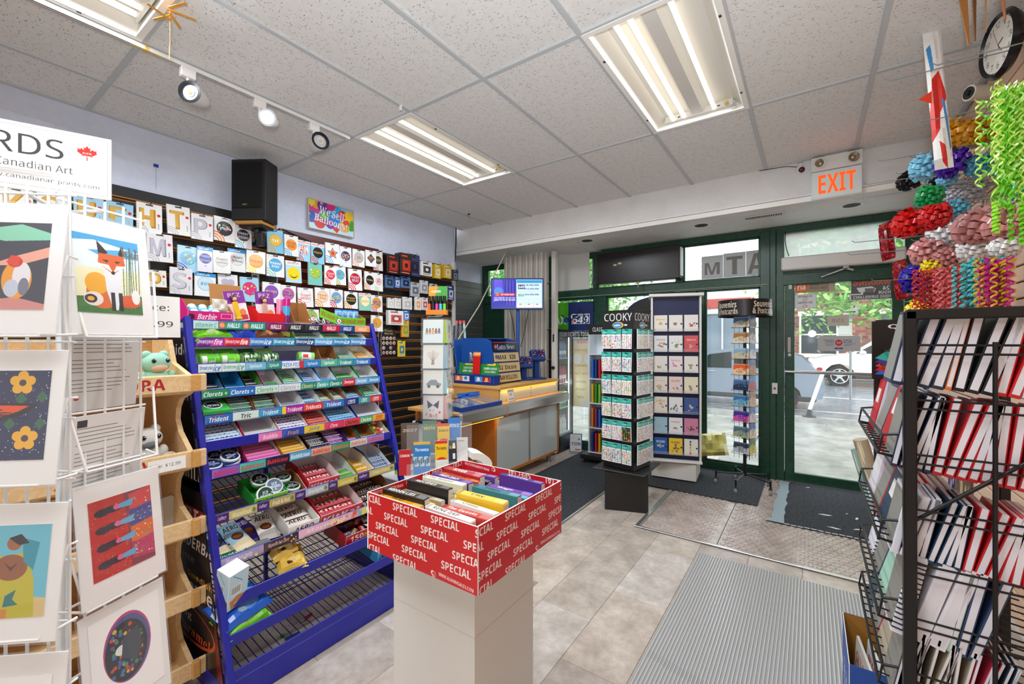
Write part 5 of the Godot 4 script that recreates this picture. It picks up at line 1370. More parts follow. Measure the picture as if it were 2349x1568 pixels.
	for e in rows:
		var w: float = e[2] - e[1] - 0.003
		var d: float = 0.19 if e[0] < 7 else 0.24
		var words: String = e[15]
		r = brand(e[5], e[6], e[7], int(w * 620), 40, c(e[6]).lightened(0.2).to_html(false))
		var u: float = (e[1] + e[2]) / 2
		one("candy_carton", "open %s on the %s rack shelf" % [words if words.contains("carton") else words + " candy carton", ORD[e[0]]], "carton", carton(w, d, e[8], e[9], c(e[3]), c(e[4]), r), g1, on_shelf(e[0], u), "open candy cartons")
		var n: int = e[14]
		if e[10] == "": continue
		if e[10] == "dots":
			rng.seed = 9
			for k in 26:
				b = mb(c(["e86a3a", "f2d23a", "8fc03a", "e04a5e", "f6f0e4"][k % 5])); b.sph(Vector3.ZERO, V(0.011, 0.008, 0.014), 8, 6)
				one("wrapped_sweet", "small coloured fruit sweet heaped in the last carton of the seventh shelf", "sweet", b, mt(0.25), on_shelf(e[0], u + rng.randf_range(-0.036, 0.036), 0.018 + (k % 9) * 0.018, 0.010 + 0.012 * (k / 9) + rng.randf() * 0.004, rng.randf() * 360), "fruit sweets in the last carton")
			continue
		r = brand(e[11], e[12], e[13], int(w * 560), 22, c(e[12]).lightened(0.25).to_html(false))
		var lab := "%s, one of several in its carton, %s rack shelf" % [{"pack": "%s pack" % words.replace(" carton", ""), "roll": "%s roll" % words, "bar": words.trim_suffix("s"), "stack": words.get_slice("carton of ", 1).get_slice(",", 0) + " packet" + ((" in the " + words.get_slice(", ", 1)) if words.contains(", ") else "")}[e[10]], ORD[e[0]]]
		if n == 1: lab = lab.replace("one of several in", "alone in")
		for k in n:
			match e[10]:
				"pack":
					b = mb(); b.cbox(V(w - 0.012, 0.018, 0.046), V(0, 0.009, -0.023), 0.0015, {"t": r, "f": r})
					one("gum_pack", lab, "gum", b, g1, on_shelf(e[0], u, 0.006 + k * 0.048, 0.003, 1.5 * sin(k * 4.0 + e[1] * 50)), "packs in a carton")
				"roll":
					b = mb(); b.t = Transform3D(Basis(Vector3.BACK, -PI / 2), Vector3.ZERO)
					var hw := (w - 0.012) / 2
					b.lathe([V2(0, -hw), V2(0.0115, -hw), V2(0.0115, hw), V2(0, hw)], 12, Vector3.ZERO, 0, TAU)
					b.t = Transform3D.IDENTITY
					b = mb(Color.WHITE)
					roll_mesh(b, hw, 0.0115, r)
					b.col = [Color.WHITE, c("f6e2ea"), c("e2f0ff")][k % 3]
					one("candy_roll", lab, "candy roll", b, g1, on_shelf(e[0], u, 0.016 + k * 0.0275, 0.0145 if k % 2 == 0 else 0.016, 2.5 * sin(k * 3.0 + e[1] * 40)), "rolls in a carton")
				"bar":
					b = mb(); b.t = at(0, 0, 0, 0, -90); b.bag(w - 0.014, 0.042, 0.018, r, 6, 4); b.t = Transform3D.IDENTITY
					one("candy_bar", lab, "chocolate bar", b, mt(0.22, 0, 1), on_shelf(e[0], u, 0.03 + k * 0.041, 0.014 + 0.012 * (k % 3), 3 * sin(k * 5.0)) * at(0, 0, 0, 0, 8), "bars in a carton")
				"stack":
					var two: bool = w > 0.13
					b = mb(); b.cbox(V((w - 0.012) / (2.0 if two else 1.0), 0.016, 0.026), V(0, 0.008, 0), 0.0015, {"t": r, "f": r})
					one("candy_packet", lab, "candy packet", b, g1, on_shelf(e[0], u, 0.025 + k * 0.027, 0.004 + 0.010 * mini(k, 2), 2 * sin(k * 3.0)), "stacked packets in a carton")
	# closed boxes
	for e in [[4, 0.0, 0.116, "green carton with an oval mint logo at the left end of the fifth rack shelf", "3fae4e", "exce", "ffffff", 0.05]]:
		r = sheet(120, 90, c(e[4])); pC(0.5, 0.5, 0.34, 0.34, c("f2f6f2")); pC(0.5, 0.5, 0.28, 0.27, c("1d2a3a")); pT("excel", 0.5, 0.5, 0.44, 0.26, c("ffffff"), "sansb", true)
		b = mb(Color.WHITE); b.cbox(V(e[2] - e[1] - 0.004, e[7], 0.12), V(0, e[7] / 2, -0.06), 0.001, {"t": r}); b.col = c(e[4])
		var bb := mb(c(e[4])); bb.cbox(V(e[2] - e[1] - 0.004, e[7] - 0.001, 0.12), V(0, e[7] / 2 - 0.0008, -0.06), 0.001); bb.col = Color.WHITE
		var x: float = (e[2] - e[1]) / 2 - 0.004
		bb.q(V(-x, e[7] - 0.0005, -0.004), V(x, e[7] - 0.0005, -0.004), V(x, e[7] - 0.0005, -0.116), V(-x, e[7] - 0.0005, -0.116), r)
		one("gum_box", e[3], "box", bb, g1, on_shelf(e[0], (e[1] + e[2]) / 2))
	# gum bottles lying on the third shelf
	var bottles := [[0.055, "5fc12f", "bright green gum bottle lying at the left end of the third rack shelf"], [0.14, "6fcf35", "bright green gum bottle lying second on the third rack shelf"], [0.235, "2f6a35", "leaf-patterned dark green gum bottle lying third on the third rack shelf"], [0.325, "3f7a3a", "leaf-patterned green gum bottle lying fourth on the third rack shelf"], [0.535, "7ed957", "lime capped gum bottle with a white label on the third rack shelf"]]
	for i in 5:
		var e: Array = bottles[i]
		r = sheet(80, 44, c(e[1])); pR(0.1, 0.15, 0.3, 0.7, c("e9f2e6")); pT("excel", 0.68, 0.5, 0.4, 0.4, c("f2f8f0"))
		if i in [2, 3]: pdots(30, 0, 0, 1, 1, 0.07, ["e6f0e0", "8fc46a", "1f4a2a", "a9d68a"], i)
		if i == 4: pR(0.0, 0, 0.75, 1, c("eef2f4")); pR(0.1, 0.2, 0.4, 0.2, c("d8453a")); pR(0.1, 0.5, 0.5, 0.3, c("7fc06a"))
		var t := thing("gum_bottle", e[2], "gum bottle", on_shelf(2, e[0], 0.045, 0.031, [4, -3, 2, -2, -12][i]), "gum bottles")
		b = mb(); roll_mesh(b, 0.034, 0.029, r); part(t, "bottle", b, mt(0.2, 0, 1))
		b = mb(c(e[1]).lightened(0.1)); b.t = Transform3D(Basis(Vector3.BACK, PI / 2), V((-0.034 if i == 4 else 0.034), 0, 0)); 
		if i == 4: b.lathe([V2(0, 0.016), V2(0.026, 0.014), V2(0.0285, 0.002), V2(0.0285, 0)].map(func(p): return V2(p.x, p.y)), 18)
		else: b.lathe([V2(0.0285, 0), V2(0.0285, -0.012), V2(0.02, -0.014), V2(0, -0.014)], 18)
		part(t, "cap", b, mt(0.25))
	for i in 4:
		b = mb()
		r = sheet(80, 44, c(["4fb02f", "59b83a", "2f6a35", "8fc46a"][i])); pR(0.3, 0.3, 0.4, 0.4, c("cfd6ca")); roll_mesh(b, 0.038, 0.028, r)
		one("gum_bottle", "green gum bottle in the back row of the third rack shelf, %s" % ["far left", "second", "third", "fourth"][i], "gum bottle", b, mt(0.2, 0, 1), on_shelf(2, 0.06 + i * 0.09, 0.115, 0.03, 3 * i), "gum bottles")
	b = carton(0.10, 0.14, 0.02, 0.075, c("a5713f"), c("9a6838"))
	one("candy_carton", "plain brown open carton holding a few twisted candies on the third rack shelf", "carton", b, mt(0.7), on_shelf(2, 0.655), "open candy cartons")
	for k in 4:
		b = mb(c(["3fae3a", "e04a5e", "f2f0e6", "5fc04a"][k])); b.sph(Vector3.ZERO, V(0.013, 0.011, 0.012), 10, 6); b.cyl(V(0.012, 0, 0), V(0.022, 0, 0), 0.003, 0.009, 6, false); b.cyl(V(-0.012, 0, 0), V(-0.022, 0, 0), 0.003, 0.009, 6, false)
		one("twisted_candy", "%s twist-wrapped candy in the brown carton" % ["green", "pink", "white", "light green"][k], "sweet", b, mt(0.25), on_shelf(2, 0.625 + k * 0.018, 0.018 + 0.012 * (k % 2), 0.014, k * 40), "twisted candies")
	# bags
	for e in [[1, 0.085, 0.0, 0.035, 0.185, 0.12, "6fc220", "d9f0b0", "bulging lime green candy bag at the left of the second rack shelf", 12], [1, 0.225, 0.02, 0.04, 0.15, 0.12, "2146b8", "8fa8e8", "shiny blue candy bag on the second rack shelf", -8], [1, 0.345, 0.0, 0.035, 0.16, 0.11, "6a3f22", "e88a2a", "brown and orange candy bag on the second rack shelf", 10], [1, 0.46, 0.05, 0.035, 0.11, 0.1, "e9d85a", "f2f0e6", "pale yellow crumpled bag behind the gum on the second rack shelf", -20],
			[10, 0.075, 0.03, 0.075, 0.22, 0.15, "1f5fc8", "bfe0f6", "blue and clear candy pouch on the second lowest rack shelf", 15], [10, 0.075, 0.0, 0.03, 0.2, 0.13, "6fc62a", "d8f2b0", "lime green candy pouch under the blue one near the rack foot", 10],
			[9, 0.30, 0.0, 0.045, 0.13, 0.14, "e0b848", "6a3a1c", "golden caramel candy bag lying on the tenth rack shelf, front one", -12], [9, 0.28, 0.06, 0.085, 0.13, 0.14, "dcb558", "5a2f1a", "golden caramel candy bag resting behind another on the tenth rack shelf", 6]]:
		r = sheet(100, 80, c(e[6])); pP([0, 0.3, 0.5, 0.12, 1, 0.34, 1, 0.5, 0.4, 0.42, 0, 0.6], c(e[7])); pC(0.55, 0.68, 0.22, 0.14, c(e[6]).lightened(0.3)); pC(0.4, 0.75, 0.1, 0.08, c(e[7]).darkened(0.2))
		b = mb(); b.bag(e[4], e[5], 0.05, r, 10, 8, 0.012, int(e[1] * 100))
		one("candy_bag", e[8], "candy bag", b, mt(0.18, 0, 1), on_shelf(e[0], e[1], 0.06 + e[2], e[3], e[9]) * at(0, 0, 0, 0, -72), "candy bags")
	# chocolate slabs laid at the left of the ninth shelf
	for e in [[0.025, 0.02, 0.02, "2a5fae", "AERO", "f2ece4", "blue and white mousse chocolate slab at the left end of the ninth rack shelf", 4], [0.105, 0.01, 0.032, "9fd0ea", "AERO", "4a2418", "pale blue bubble chocolate slab lying on others on the ninth rack shelf", 10], [0.165, 0.04, 0.018, "3a1f72", "DAIRY MILK", "e9e0f4", "deep purple milk chocolate slab on the ninth rack shelf", 16], [0.235, 0.02, 0.026, "f0ebe4", "AERO", "4a2418", "white wrapped bubble chocolate slab on the ninth rack shelf", -6]]:
		r = sheet(80, 130, c(e[3])); pT(e[4], 0.5, 0.22, 0.78, 0.16, c(e[5]), "sansb", false, 0.15); pC(0.5, 0.55, 0.3, 0.12, c("5a2c1a")); pC(0.5, 0.53, 0.24, 0.08, c("8a5230")); pP([0, 0.75, 1, 0.65, 1, 1, 0, 1], c("ecd9b0") if e[0] < 0.12 else c(e[3]).darkened(0.25))
		b = mb(); b.bag(0.085, 0.17, 0.016, r, 6, 8)
		one("chocolate_slab", e[6], "chocolate bar", b, mt(0.25, 0, 1), on_shelf(8, e[0], 0.10 + e[1], e[2], e[7]) * at(0, 0, 0, 0, -78), "chocolate slabs")
	b = mb(c("b9b7b0")); b.box(V(0.12, 0.014, 0.05), V(0, 0.007, -0.025)); one("foil_packet", "flat silver packet under the chocolate slabs", "packet", b, mt(0.35, 0.5), on_shelf(8, 0.155, 0.0, 0.0))
	r = brand("Dentyne", "1f6a3f", "e9f4ee", 90, 20, "3f9a4a"); b = mb(); b.box(V(0.11, 0.016, 0.045), V(0, 0.008, -0.022), {"f": r, "t": r}); one("gum_pack", "dark green gum pack under the mousse slab on the ninth rack shelf", "gum", b, g1, on_shelf(8, 0.06, 0.0, 0.0))
	# round mint tins: three loose navy, three in a green carton, two in a brown carton
	for e in [[6, 0.03, 0.03, 0.0, 0, "243a72", "2f5fa8", "navy mint tin at the left end of the seventh rack shelf"], [6, 0.10, 0.035, 0.02, 10, "1f2f5a", "2f5fa8", "navy mint tin lying uppermost on the seventh rack shelf"], [6, 0.065, 0.095, 0.0, 0, "1c2742", "24406a", "dark mint tin behind the navy ones on the seventh rack shelf"], [6, 0.125, 0.11, 0.0, 0, "222a44", "24406a", "dark mint tin at the back beside the pink rolls"], [6, 0.105, 0.035, 0.0, 0, "2a4a86", "2f66b4", "blue mint tin under the uppermost navy one"],
			[7, 0.36, 0.04, 0.004, 0, "1f3a2e", "2f8f4a", "dark green mint tin low in the brown carton, front one"], [7, 0.34, 0.10, 0.03, 0, "1f3a2e", "2f8f4a", "dark green mint tin standing high behind in the brown carton"]]:
		mint_tin(on_shelf(e[0], e[1], e[2] + 0.02, e[3], e[4] * 3), e[5], e[6], e[7])
	r = brand("Trident", "6fbf2f", "2a3a2a", 110, 40, "8fd04a"); one("candy_carton", "bright green dotted carton holding three mint tins on the eighth rack shelf", "carton", carton(0.15, 0.18, 0.05, 0.06, c("2f9a3a"), c("3fae48"), r), g1, on_shelf(7, 0.235), "open candy cartons")
	mint_tin(on_shelf(7, 0.215, 0.04, 0.03, 0) * at(0, 0, 0, 0, 50), "1f4a3a", "3faf4a", "green mint tin tilted at the front of the dotted green carton")
	mint_tin(on_shelf(7, 0.265, 0.06, 0.045, 0) * at(0, 0, 0, 0, 35), "1f3f6a", "3faf4a", "green and blue mint tin at the right of the dotted green carton")
	mint_tin(on_shelf(7, 0.23, 0.13, 0.05, 0) * at(0, 0, 0, 0, 20), "1c2f2a", "3faf4a", "dark mint tin at the back of the dotted green carton")
	one("candy_carton", "brown carton with a white label holding two mint tins on the eighth rack shelf", "carton", carton(0.10, 0.17, 0.03, 0.06, c("e6e2d8"), c("9a6a3c")), mt(0.6), on_shelf(7, 0.355), "open candy cartons")
	# boxes low on the rack
	r = sheet(150, 70, c("c01e26")); pT("150", 0.3, 0.4, 0.36, 0.4, c("f6f0e8")); pR(0.05, 0.7, 0.25, 0.24, c("eceae4")); pdots(24, 0.5, 0.2, 0.48, 0.7, 0.045, ["f2c53a", "3a7fd0", "4fae4a", "8a3a9a", "f08a2a"], 3)
	one("snack_box", "open red snack carton marked 150 with assorted treats at the right of the tenth shelf", "carton", carton(0.22, 0.2, 0.07, 0.085, c("b51c24"), c("8f2a2a"), r), g1, on_shelf(9, 0.675, 0.01), "open candy cartons")
	for k in 8:
		b = mb(); r = brand(["SMARTIES", "COFFEE", "KITKAT", "AERO"][k % 4], ["2a3f9a", "6a4a2a", "c8262e", "e9e4da"][k % 4], ["f6c23a", "f2e0c0", "ffffff", "4a2418"][k % 4], 44, 20); b.bag(0.07, 0.035, 0.014, r, 4, 4)
		one("mini_treat", "%s treat heaped in the red snack carton, %s" % [["blue and yellow", "brown", "red", "cream"][k % 4], "upper layer" if k > 3 else "lower layer"], "candy bar", b, g1, on_shelf(9, 0.60 + (k % 4) * 0.048, 0.06 + 0.05 * (k / 4), 0.045 + 0.02 * (k / 4), k * 37) * at(0, 0, 0, 0, -75), "treats in the red carton")
	r = sheet(90, 60, c("3fa0d8")); pT("m&m's", 0.5, 0.35, 0.7, 0.36, c("3a2418")); pdots(9, 0.1, 0.6, 0.8, 0.35, 0.06, ["e8a030", "3f8a3a", "d8d02a", "6a3a24"], 8)
	one("snack_box", "open blue snack carton at the right of the second lowest rack shelf", "carton", carton(0.16, 0.24, 0.06, 0.13, c("3fa0d8"), c("a8713c"), r), g1, on_shelf(10, 0.815, 0.01), "open candy cartons")
	r = sheet(90, 150, c("c6e4f2")); pR(0.15, 0.35, 0.5, 0.26, c("f4f4f2"))
	for k in 9: pR(0.18 + k * 0.05, 0.38, 0.02, 0.2, c("3a3a3a"))
	pP([0.1, 0.75, 0.5, 0.66, 1, 0.72, 1, 1, 0.2, 1], c("c98a4a")); pT("truffle", 0.62, 0.86, 0.5, 0.1, c("f0e2c6"), "serifb"); pL(0.2, 0.05, 0.7, 0.3, 0.03, c("3f8fc4"))
	b = mb(); b.cbox(V(0.085, 0.17, 0.075), V(0, 0.085, -0.04), 0.001, {"f": r, "l": r})
	one("tall_carton", "tall pale blue and gold carton tipped over the rack's left end", "carton", b, g1, on_shelf(9, 0.045, -0.015, -0.02, 14) * at(0, 0, 0, 0, 6, 4), "open candy cartons")
	# debris on the floor under the rack
	var bits := [["screwdriver", "red handled screwdriver lying under the rack shelves", 0.50, 0.22], ["matchbox", "small blue and white matchbox lying under the rack", 0.36, 0.12], ["green_cap", "tiny green bottle cap under the rack", 0.34, 0.19], ["red_bead", "small red bead under the rack's left end", 0.07, 0.10]]
	b = mb(c("b01c2a")); b.cyl(V(0.03, 0.009, 0), V(0.075, 0.009, 0), 0.009, 0.007, 8); b.col = c("c9ccd0"); b.cyl(V(0.03, 0.009, 0), V(-0.07, 0.009, 0), 0.0025, -1, 6); one(bits[0][0], bits[0][1], "tool", b, mt(0.3), rackT * at(-0.485 + 0.42, 0.001, 1.72, 15))
	b = mb(c("2a3f6a")); b.cbox(V(0.06, 0.016, 0.035), V(0, 0.008, 0), 0.001); b.col = c("e9e6dc"); b.box(V(0.061, 0.008, 0.03), V(0, 0.008, 0)); one(bits[1][0], bits[1][1], "box", b, mt(0.5), rackT * at(-0.485 + 0.34, 0.001, 1.80, -10))
	b = mb(c("3fae4a")); b.lathe([V2(0, 0), V2(0.012, 0), V2(0.01, 0.009), V2(0, 0.01)], 10); one(bits[2][0], bits[2][1], "cap", b, mt(0.4), rackT * at(-0.485 + 0.32, 0.001, 1.74))
	b = mb(c("c8242a")); b.sph(V(0, 0.007, 0), Vector3.ONE * 0.007, 8, 6); one(bits[3][0], bits[3][1], "bead", b, mt(0.3), rackT * at(-0.485 + 0.07, 0.001, 1.80))
	top_of_rack()

func roll_mesh(b: MB, hw: float, rad: float, r: Rect2):   # cylinder along x, print wrapped over the half facing up and forward
	b.t = b.t * Transform3D(Basis(Vector3.BACK, -PI / 2), Vector3.ZERO)
	for i in 14:
		var a0 := TAU * i / 14
		var a1 := TAU * (i + 1) / 14
		var d0 := V(-cos(a0), 0, sin(a0))
		var d1 := V(-cos(a1), 0, sin(a1))
		var v0 := r.position.y + r.size.y * (1.0 - absf(1.0 - 2.0 * fposmod(i / 14.0, 1.0)))
		var v1 := r.position.y + r.size.y * (1.0 - absf(1.0 - 2.0 * fposmod((i + 1) / 14.0, 1.0)))
		if i == 13: v1 = r.position.y
		var A := d0 * rad - Vector3.UP * hw
		var B := d1 * rad - Vector3.UP * hw
		var D := d1 * rad + Vector3.UP * hw
		var E := d0 * rad + Vector3.UP * hw
		b.tri(A, D, B, d0, d1, d1, V2(r.position.x, v0), V2(r.end.x, v1), V2(r.position.x, v1)) if (B - A).cross(D - A).dot(d0) < 0 else b.tri(A, B, D, d0, d1, d1, V2(r.position.x, v0), V2(r.position.x, v1), V2(r.end.x, v1))
		b.tri(A, E, D, d0, d0, d1, V2(r.position.x, v0), V2(r.end.x, v0), V2(r.end.x, v1)) if (D - A).cross(E - A).dot(d0) < 0 else b.tri(A, D, E, d0, d1, d0, V2(r.position.x, v0), V2(r.end.x, v1), V2(r.end.x, v0))
	b.disc(Vector3.UP * hw, rad, Vector3.UP, Rect2(r.get_center(), V2(0.0002, 0.0002)), 14)
	b.disc(Vector3.DOWN * hw, rad, Vector3.DOWN, Rect2(r.get_center(), V2(0.0002, 0.0002)), 14)

func mint_tin(x: Transform3D, dark: String, side: String, label: String):
	var t := thing("mint_tin", label, "mint tin", x, "round mint tins")
	var b := mb(c(side)); b.lathe([V2(0, 0), V2(0.036, 0), V2(0.038, 0.004), V2(0.038, 0.020)], 24); part(t, "base", b, mt(0.3))
	b = mb(c("eef0f0")); b.lathe([V2(0.0395, 0.017), V2(0.0395, 0.025), V2(0.036, 0.028), V2(0.033, 0.0275)], 24); part(t, "rim", b, mt(0.3))
	var r := sheet(72, 72, c(dark)); pT("ICE", 0.5, 0.36, 0.36, 0.2, c("eef2f4"), "sansb", false, 0.1); pT("BREAKERS", 0.5, 0.58, 0.74, 0.16, c("eef2f4"), "sansb", false, 0.1); pC(0.5, 0.78, 0.08, 0, c(side).lightened(0.2))
	b = mb(); b.disc(V(0, 0.0277, 0), 0.0335, Vector3.UP, r, 24); part(t, "lid", b, mt(0.25, 0, 1))

func top_of_rack():
	var g1 := mt(0.3, 0, 1)
	var r := sheet(150, 46, c("d81f7e")); pT("Barbie", 0.42, 0.55, 0.42, 0.6, c("ffffff"), "serifb", false, 0.2); pB(0.72, 0.2, 0.25, 0.5, 0.012, c("f6d6e6")); pC(0.08, 0.6, 0.07, 0.3, c("3a2020"))
	var b := carton(0.185, 0.15, 0.045, 0.10, c("d9267f"), c("a8713c"), r)
	one("pink_box", "bright pink toy candy box full of blue capsule balls on top of the rack", "carton", b, g1, on_shelf(0, 0.085, 0.0))
	for k in 9:
		b = mb(c("5ab8e2")); b.sph(Vector3.ZERO, Vector3.ONE * 0.021, 14, 8); b.col = c("cfe9f4"); b.sph(V(0, 0.006, 0.002), V(0.018, 0.0165, 0.02), 14, 8); b.col = c("e05a6a"); b.box(V(0.012, 0.012, 0.012), V(0.006, 0.0, 0.017))
		one("capsule_ball", "clear and blue toy capsule ball in the pink box", "capsule", b, mt(0.1), on_shelf(0, 0.025 + (k % 3) * 0.043 + 0.01 * (k / 3), 0.03 + (k / 3) * 0.043, 0.032 + 0.012 * (k / 3), k * 50), "capsule balls in the pink box")
	b = mb(c("d8cfc0")); b.bag(0.07, 0.07, 0.03, W1, 8, 8, 0.006, 3); one("clear_sachet", "crinkled clear and gold sachet at the right of the pink box", "sachet", b, mt(0.12, 0.3), on_shelf(0, 0.145, 0.06, 0.075, -10) * at(0, 0, 0, 0, -20))
	# tall brown back card, candy dispensers in blister packs, red tray
	b = mb(c("b07c48")); b.t = at(0, 0, 0, 0, -14); b.cbox(V(0.145, 0.19, 0.003), V(0, 0.095, 0), 0.001); one("brown_card", "tall brown cardboard display back on top of the rack", "cardboard", b, mt(0.75), on_shelf(0, 0.195, 0.10))
	for e in [[0.225, 0.035, 0.155, "8a2f9a", "e8b820", 16, "purple and white blister card with a yellow candy dispenser, leaning"], [0.362, 0.05, 0.165, "7d2a8f", "c99a86", 4, "purple blister card with a brown candy dispenser in the red tray"]]:
		var t := thing("dispenser_pack", e[6], "candy dispenser", on_shelf(0, e[0], e[1], 0.004, 0) * at(0, 0, 0, 0, -12, e[5] * 0.6), "candy dispensers")
		r = sheet(70, 110, c("efe6ef")); pR(0, 0, 1, 0.42, c(e[3])); pT("PEZ", 0.5, 0.14, 0.6, 0.14, c("d9b8e0")); pC(0.75, 0.72, 0.16, 0.12, c("e88a4a")); pR(0.6, 0.8, 0.34, 0.16, c("c83a4a"))
		part(t, "card", card_quad(0.095, e[2], 0.002, r, c("efe6ef")), g1)
		b = mb(c(e[4])); b.cbox(V(0.022, 0.085, 0.018), V(-0.008, 0.055, 0.011), 0.003); b.cbox(V(0.028, 0.012, 0.024), V(-0.008, 0.012, 0.012), 0.003); part(t, "dispenser_body", b, mt(0.3))
		b = mb(c("4a2a1c")); b.sph(V(-0.008, 0.117, 0.011), V(0.017, 0.018, 0.014), 12, 8); b.col = c("e0ac86"); b.sph(V(-0.008, 0.112, 0.016), V(0.012, 0.012, 0.011), 12, 8); part(t, "dispenser_head", b, mt(0.4))
	one("red_tray", "bright red open tray beneath the dispenser packs", "tray", carton(0.135, 0.12, 0.05, 0.085, c("df1f24"), c("b5181d")), mt(0.3), on_shelf(0, 0.365, 0.005))
	var t2 := thing("candy_tube", "tall pink and blue tube standing beside the red tray", "candy tube", on_shelf(0, 0.452, 0.03))
	for s in [[0, 0.045, "8a1f7a"], [0.045, 0.095, "3fa8dc"], [0.095, 0.135, "c8187f"]]:
		b = mb(c(s[2])); b.lathe([V2(0, s[0]), V2(0.018, s[0]), V2(0.018, s[1]), V2(0, s[1])], 14); part(t2, "tube_section", b, mt(0.25))
	b = mb(c("f08ab8")); b.lathe([V2(0, 0), V2(0.016, 0), V2(0.016, 0.13), V2(0, 0.13)], 14); one("candy_tube", "pale pink tube behind the tall blue and pink one", "candy tube", b, mt(0.25), on_shelf(0, 0.43, 0.06))
	one("candy_carton", "brown open carton with a rounded cut on top of the rack", "carton", carton(0.10, 0.16, 0.015, 0.12, c("ab7a46"), c("a06c3a")), mt(0.7), on_shelf(0, 0.535, 0.0), "open candy cartons")
	for k in 5:
		var t := thing("lollipop", "striped round lollipop heap on the rack top, %s" % ["leftmost", "second", "middle", "fourth", "rightmost"][k], "lollipop", on_shelf(0, 0.60 + k * 0.042, 0.03 + 0.02 * (k % 2), 0.021, k * 70), "striped lollipops")
		b = mb()
		for j in 10:
			b.col = c(["e23a4a", "f2ece8", "3a8f5a", "f2ece8", "7a3f9a"][j % 5]); b.lathe([V2(0.021 * sin(PI * j / 10), -0.021 * cos(PI * j / 10)), V2(0.021 * sin(PI * (j + 1) / 10), -0.021 * cos(PI * (j + 1) / 10))], 12)
		part(t, "ball", b, mt(0.15), at(0, 0, 0, 0, 50, k * 30))
		b = mb(c("f4f2ee")); b.cyl(V(0, -0.006, -0.015), V(0, -0.012, -0.075), 0.002, -1, 6); part(t, "stick", b, mt(0.5))
	r = brand("BIG LEAGUE CHEW", "6fc62a", "b8342a", 150, 44, "7fd03a", 0.1)
	var lc := thing("chew_box", "lime green chewing gum carton with a raised lid panel on the rack top", "carton", on_shelf(0, 0.86, 0.02))
	part(lc, "tray", carton(0.19, 0.14, 0.05, 0.075, c("6fc62a"), c("a8743f"), r), g1)
	b = card_quad(0.19, 0.055, 0.003, r, c("6fc62a")); part(lc, "lid_panel", b, g1, at(-0.15, 0.02, 0.01, 18, -12, -16))
	for k in 4:
		r = brand("chew", "8fc6ec", "2a4f9a", 40, 50, "3f86cf"); b = mb(); b.bag(0.05, 0.085, 0.02, r, 5, 6)
		one("chew_pouch", "pale blue gum pouch standing in the lime green carton", "gum pouch", b, mt(0.25, 0, 1), on_shelf(0, 0.80 + k * 0.04, 0.08, 0.055, 6 * (k - 1)), "pouches in the lime carton")

func hook(p: Node, x: float, y: float, z: float, dir: float, len: float, col := "3a3a3c"):   # slatwall hook, dir +1 points to +x
	var b := mb(c(col))
	b.tube([V(x, y, z), V(x + dir * len, y + 0.004, z), V(x + dir * (len + 0.012), y + 0.016, z)], 0.0025, 5); b.box(V(0.004, 0.03, 0.02), V(x + dir * 0.004, y, z))
	part(p, "hook", b, mt(0.35, 0.6))

